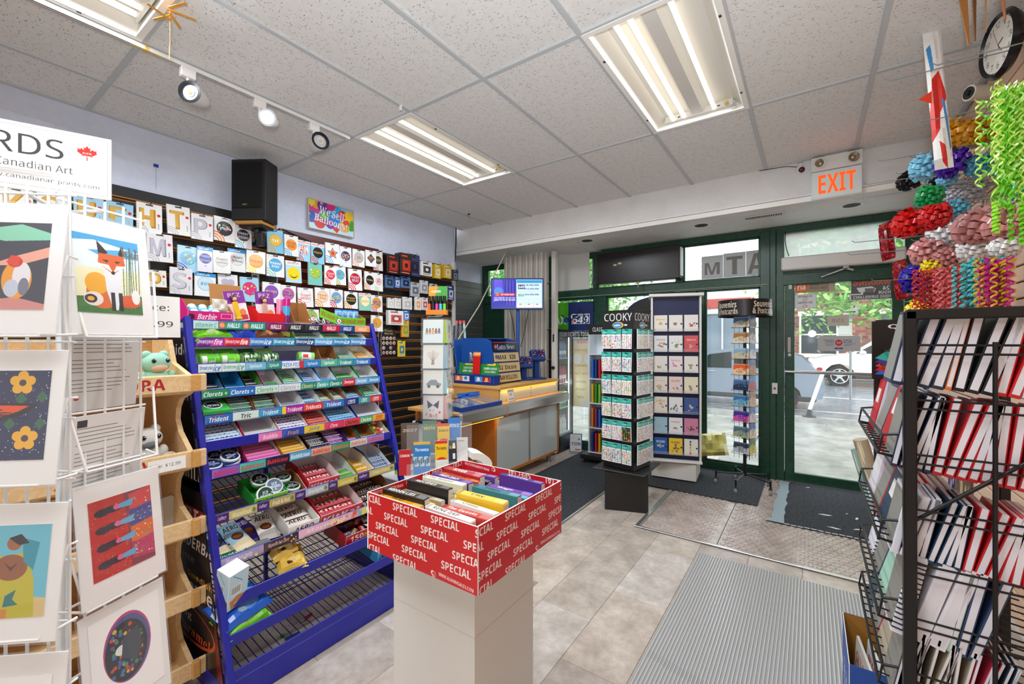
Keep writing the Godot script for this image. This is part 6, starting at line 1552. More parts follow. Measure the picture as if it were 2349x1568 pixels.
func build_wall_goods():
	var m1 := mt(0.16, 0, 2)
	# z | y | w | h | kind | card | shape | words on it | lettering | corner stripes | label
	var L := """.927|2.305|.14|.205|L|efedea|d79a22|H|||gold foil letter H balloon packet
.76|2.327|.139|.21|L|efedea|d79a22|T|||gold foil letter T balloon packet
.622|2.306|.136|.19|L|eceaec|b9b5c2|P|||silver foil letter P balloon packet
.467|2.327|.147|.189|c|f3f1ee|222|Congrats|fff|e88a2a|black Congrats balloon packet with orange stripes
.333|2.299|.121|.191|c|f0eeec|3a3238|Happy Retirement|e6e0ea|5ab8d8|dark Happy Retirement balloon packet below the loudspeaker
.873|2.108|.143|.196|L|eae8ea|b6b2c2|M|||silver foil letter M balloon packet
.705|2.059|.13|.19|c|9fd0ea|5fb6dc||fff|7a4a9a|light blue balloon packet with an orange couple print
.60|2.072|.10|.191|c|e9e6ee|6a3a9a|Happy Retirement|8fd6f2||violet Happy Retirement balloon packet with blue header
.49|2.067|.116|.172|c|efeeec|e2ded8|Happy Anniversary|7a7672||white Happy Anniversary balloon packet
.375|2.1|.126|.181|c|f1f0ee|e6e6e8|HAPPY Anniversary|5a5a5e||speckled HAPPY Anniversary balloon packet with blue header
.241|2.107|.143|.183|c|f3f1ee|f2a52a|Welcome|e8402a|f2d02a|yellow and orange round balloon packet
.088|2.096|.145|.185|c|f1f0ee|5fb0e2|Happy Day|fff|8fd0c0|sky blue flower balloon packet
-.082|2.07|.142|.192|m|bfe2f2|f6dc2a||3a2a14||yellow smiling face balloon packet
-.275|2.075|.13|.205|c|7fc9bd|9fce4a||fff||teal balloon packet with an orange animal print
-.417|2.08|.12|.176|c|f3f0ee|e0404a|Thank You|ffd9de|e0404a|red thank-you balloon packet
-.537|2.097|.125|.185|c|f1f0ee|5fb6d8||f2d83a|9fc43a|blue and yellow floral balloon packet
-.70|2.073|.15|.213|c|f3f1ee|c8242e|Happy BDAY|bfe0f6|d8404a|red and blue Happy BDAY balloon packet
-.86|2.08|.13|.186|c|f1f0ee|232325|birthday|e0c46a|e8962a|black birthday balloon packet with gold words
-.99|2.083|.10|.19|c|f3f1ee|f2c6d2|YAY|e04a7a|b8de8a|pink and white fruity balloon packet
.082|2.307|.132|.198|c|7fc8e6|f2c03a|1st|fff|e8962a|blue and orange cartoon balloon packet right of the speaker
-.049|2.293|.125|.181|c|f0efec|f2a03a|WELCOME HOME|c2301f|4aa8d8|WELCOME HOME balloon packet
-.169|2.272|.12|.186|c|9fd6ee|f4f4f2|GET WELL SOON|d8404a|e04a3a|GET WELL SOON balloon packet on blue card
-.30|2.268|.128|.186|c|8fcdea|26262a|Congrats|f2c03a|e04a3a|black confetti Congrats balloon packet on blue card
-.445|2.292|.146|.192|s|f1f0ee|f2a62a|||7fb8de|rainbow star balloon packet
-.597|2.287|.125|.198|c|eff0f0|1f3f7a|Happy Birthday|f28a2a||navy and orange Happy Birthday balloon packet
-.735|2.295|.14|.171|c|f3f1f0|c9c0b6|25|8a7a66|f0a08a|silver and cream anniversary balloon packet
-.875|2.312|.124|.165|d|f1f0ee|55504e|60 ROCKS|f08a3a||grey diamond balloon packet
.888|1.893|.112|.118|L|efeae0|d8a63a|O|||gold foil balloon packet behind the price sign
.749|1.891|.137|.192|L|e4e2e4|c6c2cc|S|||pale silver letter S balloon packet
.604|1.88|.134|.175|c|f1f2f2|cfe6f2|BOY|4a9ac4||blue and white BOY balloon packet with blue header
.439|1.902|.138|.158|h|efeef0|bdb8ce|Love|d8a24a||silver heart balloon packet
.285|1.876|.14|.198|c|a9d8ec|e23f7a||f6d0de||pink capsule print balloon packet on blue card
.123|1.866|.142|.17|c|f1f0ee|8f5ac0|HAPPY|f2d83a|e8402a|rainbow HAPPY balloon packet behind the toy boxes
-.031|1.864|.139|.162|c|f3f1ee|c86ab0|Happy Birthday|7a2a8a||violet confetti birthday balloon packet
-.186|1.852|.143|.172|c|f3f1ee|f4f2ee|Happy BIRTHDAY|d8404a|d8303a|white dotted BIRTHDAY balloon packet
-.34|1.865|.142|.178|c|f1f0ee|f6d2b6|Thank You|c98a4a|f0a03a|peach thank-you balloon packet with orange stripes
-.495|1.87|.14|.178|c|f3f1ee|6fa8d8|70|e8c86a|d8303a|rainbow and blue 70 balloon packet
-.651|1.865|.145|.168|c|f1f0ee|26241f|Happy Birthday|e8c25a|e8a03a|black and gold Happy Birthday balloon packet, lower row
-.807|1.859|.14|.179|c|8fcdb6|f6eec2|hello|e8a04a||mint green BALLOON packet with a cream floral ring
-.964|1.854|.15|.173|c|f3f1ee|f2a02a|HAPPY BDAY|2a5fb0|d8303a|rainbow striped HAPPY BDAY balloon packet
-.957|1.645|.141|.167|c|f3f1ee|e8a83a||3a7fc8|b48ac8|rainbow splash balloon packet in the lowest row
-.229|1.677|.151|.14|c|f1efea|9fc46a||f6f0da||green floral balloon packet behind the lollipops
1.228|2.286|.139|.175|L|a9d6ee|d79a22|U|||gold foil letter U balloon packet on sky blue card
1.087|2.286|.135|.165|L|9fd0ea|d79a22|F|||gold foil letter F balloon packet on sky blue card
1.39|2.264|.135|.18|L|efedea|d79a22|S|||gold foil letter S balloon packet by the cards sign
1.53|2.246|.13|.18|L|efedea|d79a22|K|||gold foil letter K balloon packet behind the cards sign
-.975|2.304|.11|.201|c|ded6cc|3a3a3a|TOUGH|f2c63a|d83a8a|colourful splatter balloon packet beside the headphone boxes"""
	var k := 0
	for s in L.split("\n"):
		var a: PackedStringArray = s.split("|")
		var w := float(a[2])
		var h := float(a[3])
		var r := sheet(int(w * 620), int(h * 620), c(a[5]), 2)
		pR(0.36, 0.03, 0.28, 0.045, c("3a3a3c"))
		if a[9]:
			for q in 3: pC(0.0, 1.02, 0.52 - q * 0.13, 0, c(a[9])); pC(0.0, 1.02, 0.46 - q * 0.13, 0, c(a[5]))
		if k in [7, 9, 29]: pR(0, 0, 1, 0.16, c("2a8fd0")); pT("ualatex", 0.4, 0.08, 0.6, 0.09, c("fff"))
		var col := c(a[6])
		match a[4]:
			"L":
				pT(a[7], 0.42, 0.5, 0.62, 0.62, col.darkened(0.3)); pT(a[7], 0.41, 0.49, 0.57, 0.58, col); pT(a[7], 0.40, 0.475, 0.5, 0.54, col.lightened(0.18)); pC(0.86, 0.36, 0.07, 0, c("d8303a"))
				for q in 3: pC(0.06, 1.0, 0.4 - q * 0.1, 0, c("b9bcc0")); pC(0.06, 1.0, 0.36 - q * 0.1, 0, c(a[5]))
				pR(0.82, 0.68, 0.05, 0.16, c("b4b4b8")); pC(0.845, 0.66, 0.03, 0, c("b4b4b8"))
			"s":
				pstar(0.5, 0.5, 0.4, 5, 0.5, c("3a6ac0")); pstar(0.5, 0.5, 0.32, 5, 0.5, col); pstar(0.5, 0.5, 0.2, 5, 0.5, c("e0404a"))
			"d":
				pP([0.5, 0.2, 0.88, 0.5, 0.5, 0.8, 0.12, 0.5], col); pT("YOU", 0.5, 0.44, 0.4, 0.1, c("f2c63a")); pT("ROCK", 0.5, 0.56, 0.46, 0.1, c("e05a9a"))
			"h":
				pC(0.36, 0.4, 0.2, 0, col); pC(0.64, 0.4, 0.2, 0, col); pP([0.16, 0.45, 0.84, 0.45, 0.5, 0.86], col); pT(a[7], 0.5, 0.5, 0.4, 0.14, c(a[8]), "serifb", false, 0.3)
			"m":
				pR(0, 0, 1, 0.2, c("f2f2f0")); pT("BALLOON", 0.5, 0.1, 0.7, 0.09, c("e08a7a")); pC(0.5, 0.58, 0.4, 0, col); pC(0.37, 0.5, 0.045, 0.06, c(a[8])); pC(0.63, 0.5, 0.045, 0.06, c(a[8])); pC(0.5, 0.62, 0.24, 0.16, c(a[8])); pC(0.5, 0.58, 0.25, 0.16, col)
			_:
				pC(0.5, 0.46, 0.38, 0, col.darkened(0.25)); pC(0.5, 0.455, 0.36, 0, col); pP([0.46, 0.78, 0.54, 0.78, 0.5, 0.72], col)
				if a[7] == "" or k % 3 == 0: pdots(16, 0.2, 0.3, 0.58, 0.34, 0.05, ["e8502a", "f2c93a", "3fa0d8", "6fb84a", "e05a9a", "f6f2ea"], k + 50)
				var ws: PackedStringArray = a[7].split(" ")
				for q in ws.size():
					if ws[q]: pT(ws[q], 0.5, 0.46 + (q - (ws.size() - 1) / 2.0) * 0.15, minf(0.62, 0.1 * ws[q].length() + 0.12), 0.13, c(a[8]), "sansb" if k % 2 else "serifb", false, 0.1)
				if a[5] in ["9fd6ee", "8fcdea", "8fcdb6"]: pR(0, 0, 1, 0.17, c("f4f2ee")); pT("BALLOON", 0.5, 0.085, 0.86, 0.09, c("e0604a"))
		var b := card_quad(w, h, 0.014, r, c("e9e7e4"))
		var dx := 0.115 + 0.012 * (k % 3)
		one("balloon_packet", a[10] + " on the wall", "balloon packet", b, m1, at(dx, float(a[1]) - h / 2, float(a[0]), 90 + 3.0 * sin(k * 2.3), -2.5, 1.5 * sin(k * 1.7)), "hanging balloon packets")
		hook(wall_left_node, 0.02, float(a[1]) + h / 2 - 0.012, float(a[0]), 1, dx + 0.01)
		k += 1
	# phone and stationery goods: z | y | w | h | depth | card | window | label
	L = """-1.137|2.286|.16|.207|.09|2a1514|c2301f|dark red and black headphone box
-1.305|2.313|.165|.241|.10|26201e|e03a1f|black and orange headphone box with a clear window
-1.484|2.331|.15|.254|.04|3a3a6a|22222c|violet headphone blister pack
-1.656|2.315|.17|.166|.06|efece6|2a2a2c|white box with black earphones printed on it
-1.85|2.311|.10|.172|.05|e0b82a|f4f2ec|yellow and white blister packs left of another yellow bunch
-2.013|2.33|.13|.17|.06|d8ae2a|e9e6dc|yellow and white blister packs nearest the corner post
-2.165|2.307|.10|.135|.05|3a4250|8a929c|dark phone accessory blister pack by the corner post
-1.133|2.106|.11|.141|.03|4a6a9a|1f1f24|blue phone charger blister pack
-1.242|2.11|.08|.128|.03|3a5a9a|c9d2dc|narrow blue blister pack between chargers
-1.357|2.123|.13|.13|.035|5a7ab0|1f1f22|blue card with a black plug charger
-1.503|2.056|.13|.162|.03|b9bcc2|5a5c62|clear blister with a coiled grey cable
-1.643|2.1|.12|.154|.03|d2d4d6|8a8c92|clear blister with a white cable
-1.153|1.874|.085|.109|.03|ece9e4|d6d2cc|plain white charger box, first of the white row
-1.249|1.878|.085|.117|.03|efece8|cfccc6|plain white charger box, second of the white row
-1.387|1.888|.13|.142|.03|e9e7e2|c2c0bc|wide white cable box in the white row
-1.548|1.897|.09|.152|.03|f2efe9|e8a05a|white box with an orange logo in the white row
-1.655|1.902|.09|.149|.03|ece8e4|c8323a|white and red box at the end of the white row
-1.206|1.715|.21|.16|.05|efeee9|b8322a|white boxed gadget with red and grey print
-1.371|1.751|.09|.119|.03|2a5fb8|f2f2ee|small blue packet above the pencils
-1.357|1.60|.10|.19|.03|f0a21f|5fae3a|yellow and orange pencil packs
-1.31|1.375|.10|.179|.02|f2d21f|2f7ac0|yellow card with a blue sharpener
-2.10|2.073|.12|.192|.03|2a4a8a|e9e6e2|blue card of white plastic cutlery
-2.06|1.524|.11|.165|.03|c9d6e4|2a2a2e|clear pack with a round black cable
-2.19|1.525|.08|.169|.03|bcc6d2|6a6e76|clear pack with a grey plug
-1.75|1.66|.12|.2|.03|8a2a3a|e9e2d6|dark red notebook sleeve behind the art cards
-1.90|1.85|.11|.16|.03|dfe3e6|4a6a9a|pale blister pack below the yellow bunch
-1.80|2.08|.11|.15|.03|ced2d6|3a3a40|clear blister pack beside the cutlery card"""
	k = 0
	for s in L.split("\n"):
		var a: PackedStringArray = s.split("|")
		var w := float(a[2])
		var h := float(a[3])
		var d := float(a[4])
		var r := sheet(int(w * 500), int(h * 500), c(a[5]), 2)
		pR(0.14, 0.3, 0.72, 0.52, c(a[6]).lerp(c(a[5]), 0.25)); pC(0.5, 0.56, 0.26, 0.2, c(a[6])); pC(0.5, 0.56, 0.16, 0.12, c(a[5])); pR(0.1, 0.08, 0.5, 0.08, c(a[6])); pR(0.1, 0.88, 0.7, 0.05, c(a[6]).lightened(0.3)); pR(0.4, 0.02, 0.2, 0.03, c("222"))
		var b := mb(c(a[5])); b.cbox(V(w, h, d), V(0, h / 2, 0), 0.003); b.col = Color.WHITE
		b.q(V(-w / 2 + 0.003, 0.003, d / 2 + 0.0004), V(w / 2 - 0.003, 0.003, d / 2 + 0.0004), V(w / 2 - 0.003, h - 0.003, d / 2 + 0.0004), V(-w / 2 + 0.003, h - 0.003, d / 2 + 0.0004), r)
		one("boxed_gadget", a[7] + " on the black slatwall", "package", b, m1, at(0.09 + d / 2, float(a[1]) - h / 2, float(a[0]), 90 + 2 * sin(k * 3.1)), "phone and stationery packs")
		hook(wall_left_node, 0.02, float(a[1]) + h / 2 - 0.006, float(a[0]), 1, 0.1 + d)
		k += 1
	# headset shown in the window of its box
	# button display card
	var t := thing("button_display", "black round-topped card holding rows of round button badges", "badge display", at(0.10, 1.30, -1.134, 90))
	var poly := PackedVector2Array([V2(-0.1, 0)])
	for i in 9: poly.append(V2(-0.1 * cos(PI * i / 8), 0.22 + 0.075 * sin(PI * i / 8)))
	poly.append(V2(0.1, 0))
	var r := sheet(110, 160, c("17171a"), 2); pT("People", 0.5, 0.09, 0.5, 0.07, c("d8b45a")); pT("Pins Set", 0.5, 0.18, 0.56, 0.07, c("d8b45a"))
	var b := mb(); b.prism(poly, 0.006, Vector3.ZERO, r); part(t, "card", b, mt(0.4, 0, 2))
	for i in 4:
		for j in 4:
			if i == 2 and j in [1, 3]: continue
			b = mb(c(["e6b8a0", "d8c9b0", "f0d0c0", "c9a890"][(i + j) % 4])); b.t = at(-0.07 + j * 0.047, 0.19 - i * 0.052, 0.004, 0, 90); b.lathe([V2(0.019, 0), V2(0.018, 0.003), V2(0, 0.005)], 14); b.col = c(["7a4a3a", "3a6a9a", "b03a3a", "4a7a4a"][(i * 3 + j) % 4]); b.lathe([V2(0.009, 0.0045), V2(0, 0.006)], 10)
			part(t, "badge", b, mt(0.3))
	# peg strip and shelf bits between balloon sections
	b = mb(c("c9cccb"))
	b.cbox(V(0.012, 0.5, 0.06), V(0.03, 1.85, 0.20), 0.002); b.col = c("26282a")
	for i in 14: b.box(V(0.0125, 0.012, 0.03), V(0.0305, 2.07 - i * 0.033, 0.205))
	one("slotted_upright", "white slotted metal upright between the balloon packets", "upright", b, mt(0.4))

func build_wood_display():
	var T := at(0, 0, 1.62, 90)
	var wood := tex_mat("pine", wood_img(), 0.5, 0.5, 0.0, false)
	var t := thing("wooden_display", "light pine scalloped shelf display for plush toys", "display shelf", T)
	var b: MB
	var lv := [1.32, 1.01, 0.73, 0.44, 0.15]
	var prof := PackedVector2Array([V2(-1.34, 0.0), V2(-1.34, 1.46), V2(-1.55, 1.46), V2(-1.60, 1.36)])
	for y in lv:
		prof.append_array(PackedVector2Array([V2(-1.79, y - 0.01), V2(-1.79, y - 0.075), V2(-1.77, y - 0.085), V2(-1.69, y - 0.11), V2(-1.655, y - 0.15), V2(-1.645, y - 0.2)]))
		if y > 0.2: prof.append(V2(-1.68, y - 0.25))
	prof.append(V2(-1.66, 0.0))
	var fp := PackedVector2Array()
	for p in prof: fp.append(V2(-p.x, maxf(p.y, 0.0)))
	for s in [-1, 1]:
		b = mb(c("ffffff")); b.t = Transform3D(Basis(Vector3.BACK, Vector3.UP, Vector3.LEFT), V(s * 0.385, 0, 0)); b.prism(fp, 0.018); part(t, "side_panel", b, wood)
	b = mb(c("f2e6d2")); b.box(V(0.76, 1.44, 0.01), V(0, 0.74, 1.345)); part(t, "back_panel", b, wood)
	var red := sheet(300, 40, c("e6c899"), 0); pT("AURORA", 0.5, 0.5, 0.72, 0.8, c("b01a28"))
	for i in lv.size():
		var y: float = lv[i]
		b = mb(c("ffffff")); b.cbox(V(0.87, 0.072, 0.014), V(0, y - 0.037, 1.80), 0.005); var bar := part(t, "front_bar", b, wood)
		b = mb(c("e9cf9f")); b.cbox(V(0.03, 0.07, 0.024), V(0.395, y - 0.037, 1.805), 0.004); part(t, "bar_end", b, wood)
		b = mb(c("fff6e6")); b.cbox(V(0.76, 0.012, 0.43), V(0, y - 0.075, 1.575), 0.002); part(t, "shelf", b, wood)
		if i < 2:
			var tm := TextMesh.new()
			tm.text = "AURORA"; tm.font = fonts["sansb"]; tm.font_size = 48; tm.pixel_size = 1.0 / 48; tm.depth = 0.02; tm.curve_step = 5
			part(bar, "lettering", tm, plain("b01a28"), Transform3D(Basis.from_scale(V(0.062, 0.058, 0.05)), V(0.17 if i == 0 else 0.12, y - 0.037, 1.8075)), "red AURORA lettering")
	# price signs
	var r := sheet(150, 200, c("f2f1ee"), 0); pT("Price:", 0.42, 0.28, 0.7, 0.16, c("3a3a3c"), "sans"); pT("$9.99", 0.46, 0.68, 0.76, 0.16, c("3a3a3c"), "sans")
	one("price_sign", "large white paper price sign above the wooden display", "sign", card_quad(0.17, 0.18, 0.002, r), mt(0.6), T * at(0.335, 1.47, 1.56, 0, -3))
	r = sheet(150, 60, c("f2f1ef"), 0); pT("Price:  $12.99", 0.45, 0.5, 0.8, 0.26, c("3a3a3c"), "sans")
	one("price_tag", "white strip price tag on the second wooden bar", "price tag", card_quad(0.12, 0.05, 0.002, r), mt(0.6), T * at(0.30, 0.945, 1.811, 0, 0, 1))
	# plush toys
	plush(T * at(0.30, 1.252, 1.66, 10), "a9e0c8", "f2c9b0", "mint green plush reptile with big blue eyes on the top wooden shelf", 1.0, true)
	plush(T * at(0.18, 1.252, 1.65, -5), "8fce4a", "b8e27a", "lime green smiling plush turtle on the top wooden shelf", 0.95, true)
	plush(T * at(0.06, 1.252, 1.66, 5), "f2d83a", "f6ecaa", "yellow plush toy at the left of the top wooden shelf", 0.75, false)
	plush(T * at(-0.06, 1.252, 1.66, 5), "8fb8d8", "bfe0f0", "pale blue plush toy at the far left of the top shelf", 0.75, false)
	plush(T * at(0.27, 0.942, 1.66, 8), "eeece6", "7a8a94", "white and grey plush sheep on the second wooden shelf", 1.05, true)
	plush(T * at(0.12, 0.942, 1.66, -8), "c98a6a", "3a2a26", "brown plush toy with dark hair on the second wooden shelf", 0.85, false)
	# boxed bits on the lower shelf
	r = sheet(60, 90, c("efece6"), 0); pC(0.45, 0.6, 0.3, 0, c("5fae3a")); pR(0.1, 0.1, 0.7, 0.06, c("4a4a4a"))
	one("small_card_box", "small white box with a green circle on the third wooden shelf", "box", card_quad(0.07, 0.14, 0.03, r, c("eae6de")), mt(0.5), T * at(0.28, 0.663, 1.64, 10))
	b = mb(c("c9c9c6")); b.prism(PackedVector2Array([V2(-0.05, 0), V2(0.05, 0), V2(0.055, 0.1), V2(0.03, 0.13), V2(-0.02, 0.12)]), 0.03); one("plastic_tag_stand", "pale grey plastic tag standing beside the white box", "tag", b, mt(0.4), T * at(0.345, 0.663, 1.60, -15))

func plain(col: String, rough := 0.5) -> StandardMaterial3D:
	var key := "plain" + col
	if not mat_cache.has(key):
		var m := StandardMaterial3D.new()
		m.albedo_color = c(col); m.roughness = rough
		mat_cache[key] = m
	return mat_cache[key]

func wood_img() -> Image:
	var im := Image.create(256, 256, false, Image.FORMAT_RGB8)
	var n := noise_img(256, 0.02, 3, 17)
	for y in 256:
		for x in 256:
			var g := n.get_pixel(x, y).r
			var s := 0.5 + 0.5 * sin((y * 0.35 + g * 22.0))
			im.set_pixel(x, y, Color(0.90 - 0.04 * s, 0.77 - 0.05 * s, 0.58 - 0.06 * s))
	return im

func plush(x: Transform3D, col: String, belly: String, label: String, k: float, tagged: bool):
	var t := thing("plush_toy", label, "plush toy", x * Transform3D(Basis.from_scale(Vector3.ONE * k), Vector3.ZERO), "plush toys")
	var fur := tex_mat("fur", toned(256, Color(0.9, 0.9, 0.9), 0.3, [[0.4, 3, 1.0]]), 0.06, 0.95, 4.0, false)
	var b := mb(c(col))
	b.sph(V(0, 0.045, 0), V(0.052, 0.048, 0.045), 16, 12); b.sph(V(-0.045, 0.02, 0.025), V(0.022, 0.02, 0.028), 10, 8); b.sph(V(0.045, 0.02, 0.025), V(0.022, 0.02, 0.028), 10, 8)
	b.sph(V(-0.052, 0.055, 0.015), V(0.018, 0.026, 0.018), 10, 8); b.sph(V(0.052, 0.055, 0.015), V(0.018, 0.026, 0.018), 10, 8)
	part(t, "body", b, fur)
	b = mb(c(col)); b.sph(V(0, 0.112, 0.012), V(0.05, 0.042, 0.042), 16, 12); b.sph(V(-0.03, 0.145, 0.005), V(0.018, 0.018, 0.016), 10, 8); b.sph(V(0.03, 0.145, 0.005), V(0.018, 0.018, 0.016), 10, 8)
	var hd := part(t, "head", b, fur)
	b = mb(c(belly)); b.sph(V(0, 0.095, 0.03), V(0.032, 0.02, 0.028), 12, 8); part(hd, "muzzle", b, fur)
	for s in [-1, 1]:
		b = mb(c("15161a")); b.sph(V(s * 0.024, 0.122, 0.049), V(0.008, 0.009, 0.006), 10, 8); b.col = c("f4f6f8"); b.sph(V(s * 0.022, 0.126, 0.054), Vector3.ONE * 0.002, 6, 4); part(hd, "eye", b, mt(0.1))
	if tagged:
		var r := sheet(48, 40, c("f6efe0"), 0); pT("Palm", 0.5, 0.35, 0.6, 0.28, c("d86a8a")); pT("Pals", 0.5, 0.68, 0.5, 0.26, c("4a8ac0"))
		var poly := PackedVector2Array()
		for i in 14: poly.append(V2(0.03 * cos(TAU * i / 14), 0.024 * sin(TAU * i / 14)))
		b = mb(); b.prism(poly, 0.002, Vector3.ZERO, r); part(t, "paper_tag", b, mt(0.5), at(0.055, 0.03, 0.05, 10, 0, 15))

func frame_of(cx: Vector3, xa: Vector3, back := 0.0) -> Transform3D:   # card pose from its centre and its rightward edge, tilted back
	var x := xa.normalized()
	var n := x.cross(Vector3.UP).normalized()
	return Transform3D(Basis(x, Vector3.UP, n), cx) * at(0, 0, 0, 0, -back)

func build_print_rack():
	var XR := V(-0.39, 0, -0.92)
	var XL := V(0.75, 0, -0.66)
	var wm := mt(0.3)
	var t := thing("print_rack", "white wire spinner rack of art cards in the left foreground", "card rack", at(2.50, 0, 1.71))
	var o := V(2.50, 0, 1.71)
	var b := mb(c("f2f2f0")); b.cyl(V(0, 0.02, 0), V(0, 1.78, 0), 0.012, -1, 10); part(t, "pole", b, wm)
	b = mb(c("ececea")); b.lathe([V2(0, 0), V2(0.2, 0), V2(0.2, 0.02), V2(0.03, 0.035), V2(0, 0.035)], 24); part(t, "base", b, wm)
	var slots := [[XR, V(2.605, 0, 1.652)], [XL, V(2.625, 0, 1.79)]]
	for s in slots:
		var x: Vector3 = s[0].normalized()
		var n := x.cross(Vector3.UP).normalized()
		var p: Vector3 = s[1] - n * 0.018 - o
		b = mb(c("f4f4f2"))
		for k in 5: b.tube([p + x * (-0.075 + 0.0375 * k) + Vector3.UP * 0.42, p + x * (-0.075 + 0.0375 * k) + Vector3.UP * 1.76], 0.0026, 6)
		for y in [0.45, 0.62, 0.75, 0.9, 1.02, 1.18, 1.3, 1.45, 1.58, 1.74]: b.tube([p + x * -0.085 + Vector3.UP * y, p + x * 0.085 + Vector3.UP * y], 0.0026, 6)
		b.tube([p + Vector3.UP * 1.74, V(0, 1.74, 0)], 0.004, 6); b.tube([p + Vector3.UP * 0.45, V(0, 0.45, 0)], 0.004, 6)
		part(t, "wire_panel", b, wm)
		for y in [1.465, 1.19, 0.905, 0.635]:
			b = mb(c("f6f6f4"))
			for e in [-1, 1]:
				var q: Vector3 = p + x * (e * 0.088)
				b.tube([q + Vector3.UP * (y + 0.15), q + n * 0.02 + Vector3.UP * (y + 0.152), q + n * 0.055 + x * (-e * 0.018) + Vector3.UP * (y - 0.004)], 0.0028, 6)
			b.tube([p + x * 0.088 + Vector3.UP * y, p + x * 0.07 + n * 0.055 + Vector3.UP * (y - 0.004), p - x * 0.07 + n * 0.055 + Vector3.UP * (y - 0.004), p - x * 0.088 + Vector3.UP * y], 0.0028, 6)
			part(t, "pocket_wire", b, wm)
	# sign on top
	var sx := V(0.36, 0, -0.93)
	var r := sheet(620, 300, c("f3f3f2"), 0)
	pB(0.02, 0.05, 0.96, 0.9, 0.004, c("8a8c8e"))
	pT("CARDS", 0.41, 0.32, 0.64, 0.30, c("4a4a4c"), "sans"); pT("Authentic Canadian Art", 0.42, 0.62, 0.72, 0.12, c("5a5a5c"), "sans"); pT("www.canadianartprints.com", 0.62, 0.83, 0.62, 0.085, c("6a6a6c"), "sans"); pleaf(0.86, 0.3, 0.06, c("df3a34")); pT("MADE IN", 0.86, 0.3, 0.05, 0.03, c("f6d6d4")); pT("CANADA", 0.86, 0.35, 0.06, 0.03, c("f6d6d4"))
	var sg := thing("cards_sign", "white acrylic sign reading CARDS Authentic Canadian Art", "sign", frame_of(V(2.535, 1.834, 1.778), sx))
	part(sg, "board", card_quad(0.28, 0.135, 0.006, r, c("f0f0ee")), mt(0.15), at(0, -0.0675, 0))
	b = mb(c("f4f4f2")); b.tube([V(-0.1, -0.03, 0.007), V(0.05, -0.03, 0.007), V(0.055, -0.035, 0.007), V(0.055, -0.065, 0.007), V(0.05, -0.07, 0.007), V(-0.1, -0.07, 0.007)], 0.0026, 6); part(sg, "wire_clip", b, wm)
	# art prints: mat board, picture, clear sleeve
	art_card("fox", XR, V(2.628, 1.589, 1.661), "matted art card of a patterned fox sitting among reeds")
	art_card("weave", XR, V(2.624, 1.028, 1.637), "matted art card of four long-haired figures on red ground")
	art_card("oval", XR, V(2.640, 0.763, 1.632), "white art card with a colourful dark oval design")
	art_card("bear", XL, V(2.650, 1.588, 1.80), "matted art card of a bird under pale northern lights")
	art_card("butterfly", XL, V(2.650, 1.31, 1.80), "matted art card of an orange butterfly with yellow flowers")
	art_card("robe", XL, V(2.650, 1.02, 1.80), "matted art card of a figure wrapped in a yellow blanket")
	art_card("floral", XL, V(2.650, 0.735, 1.80), "matted art card at the bottom of the left column with dark berries")
	for e in [[1.395, "upper sleeved sheet of printed text seen behind the wires", 0.02], [1.20, "lower sleeved sheet of printed text with a small portrait behind the wires", 0.0]]:
		r = sheet(170, 200, c("e9e8e6"), 0)
		for k in 15:
			if k != 5 and k != 10: pR(0.12, 0.14 + k * 0.045, 0.5 + 0.26 * absf(sin(k * 2.7)), 0.012, c("8f8f92"))
		pleaf(0.2, 0.86, 0.035, c("d8403a")); pR(0.12, 0.05, 0.12, 0.08, c("4a4a4e"))
		one("text_sheet", e[1], "paper", card_quad(0.16, 0.19, 0.003, r), mt(0.2), frame_of(V(2.575 - e[2], e[0] - 0.095, 1.662), V(-0.45, 0, -0.89), -6) )

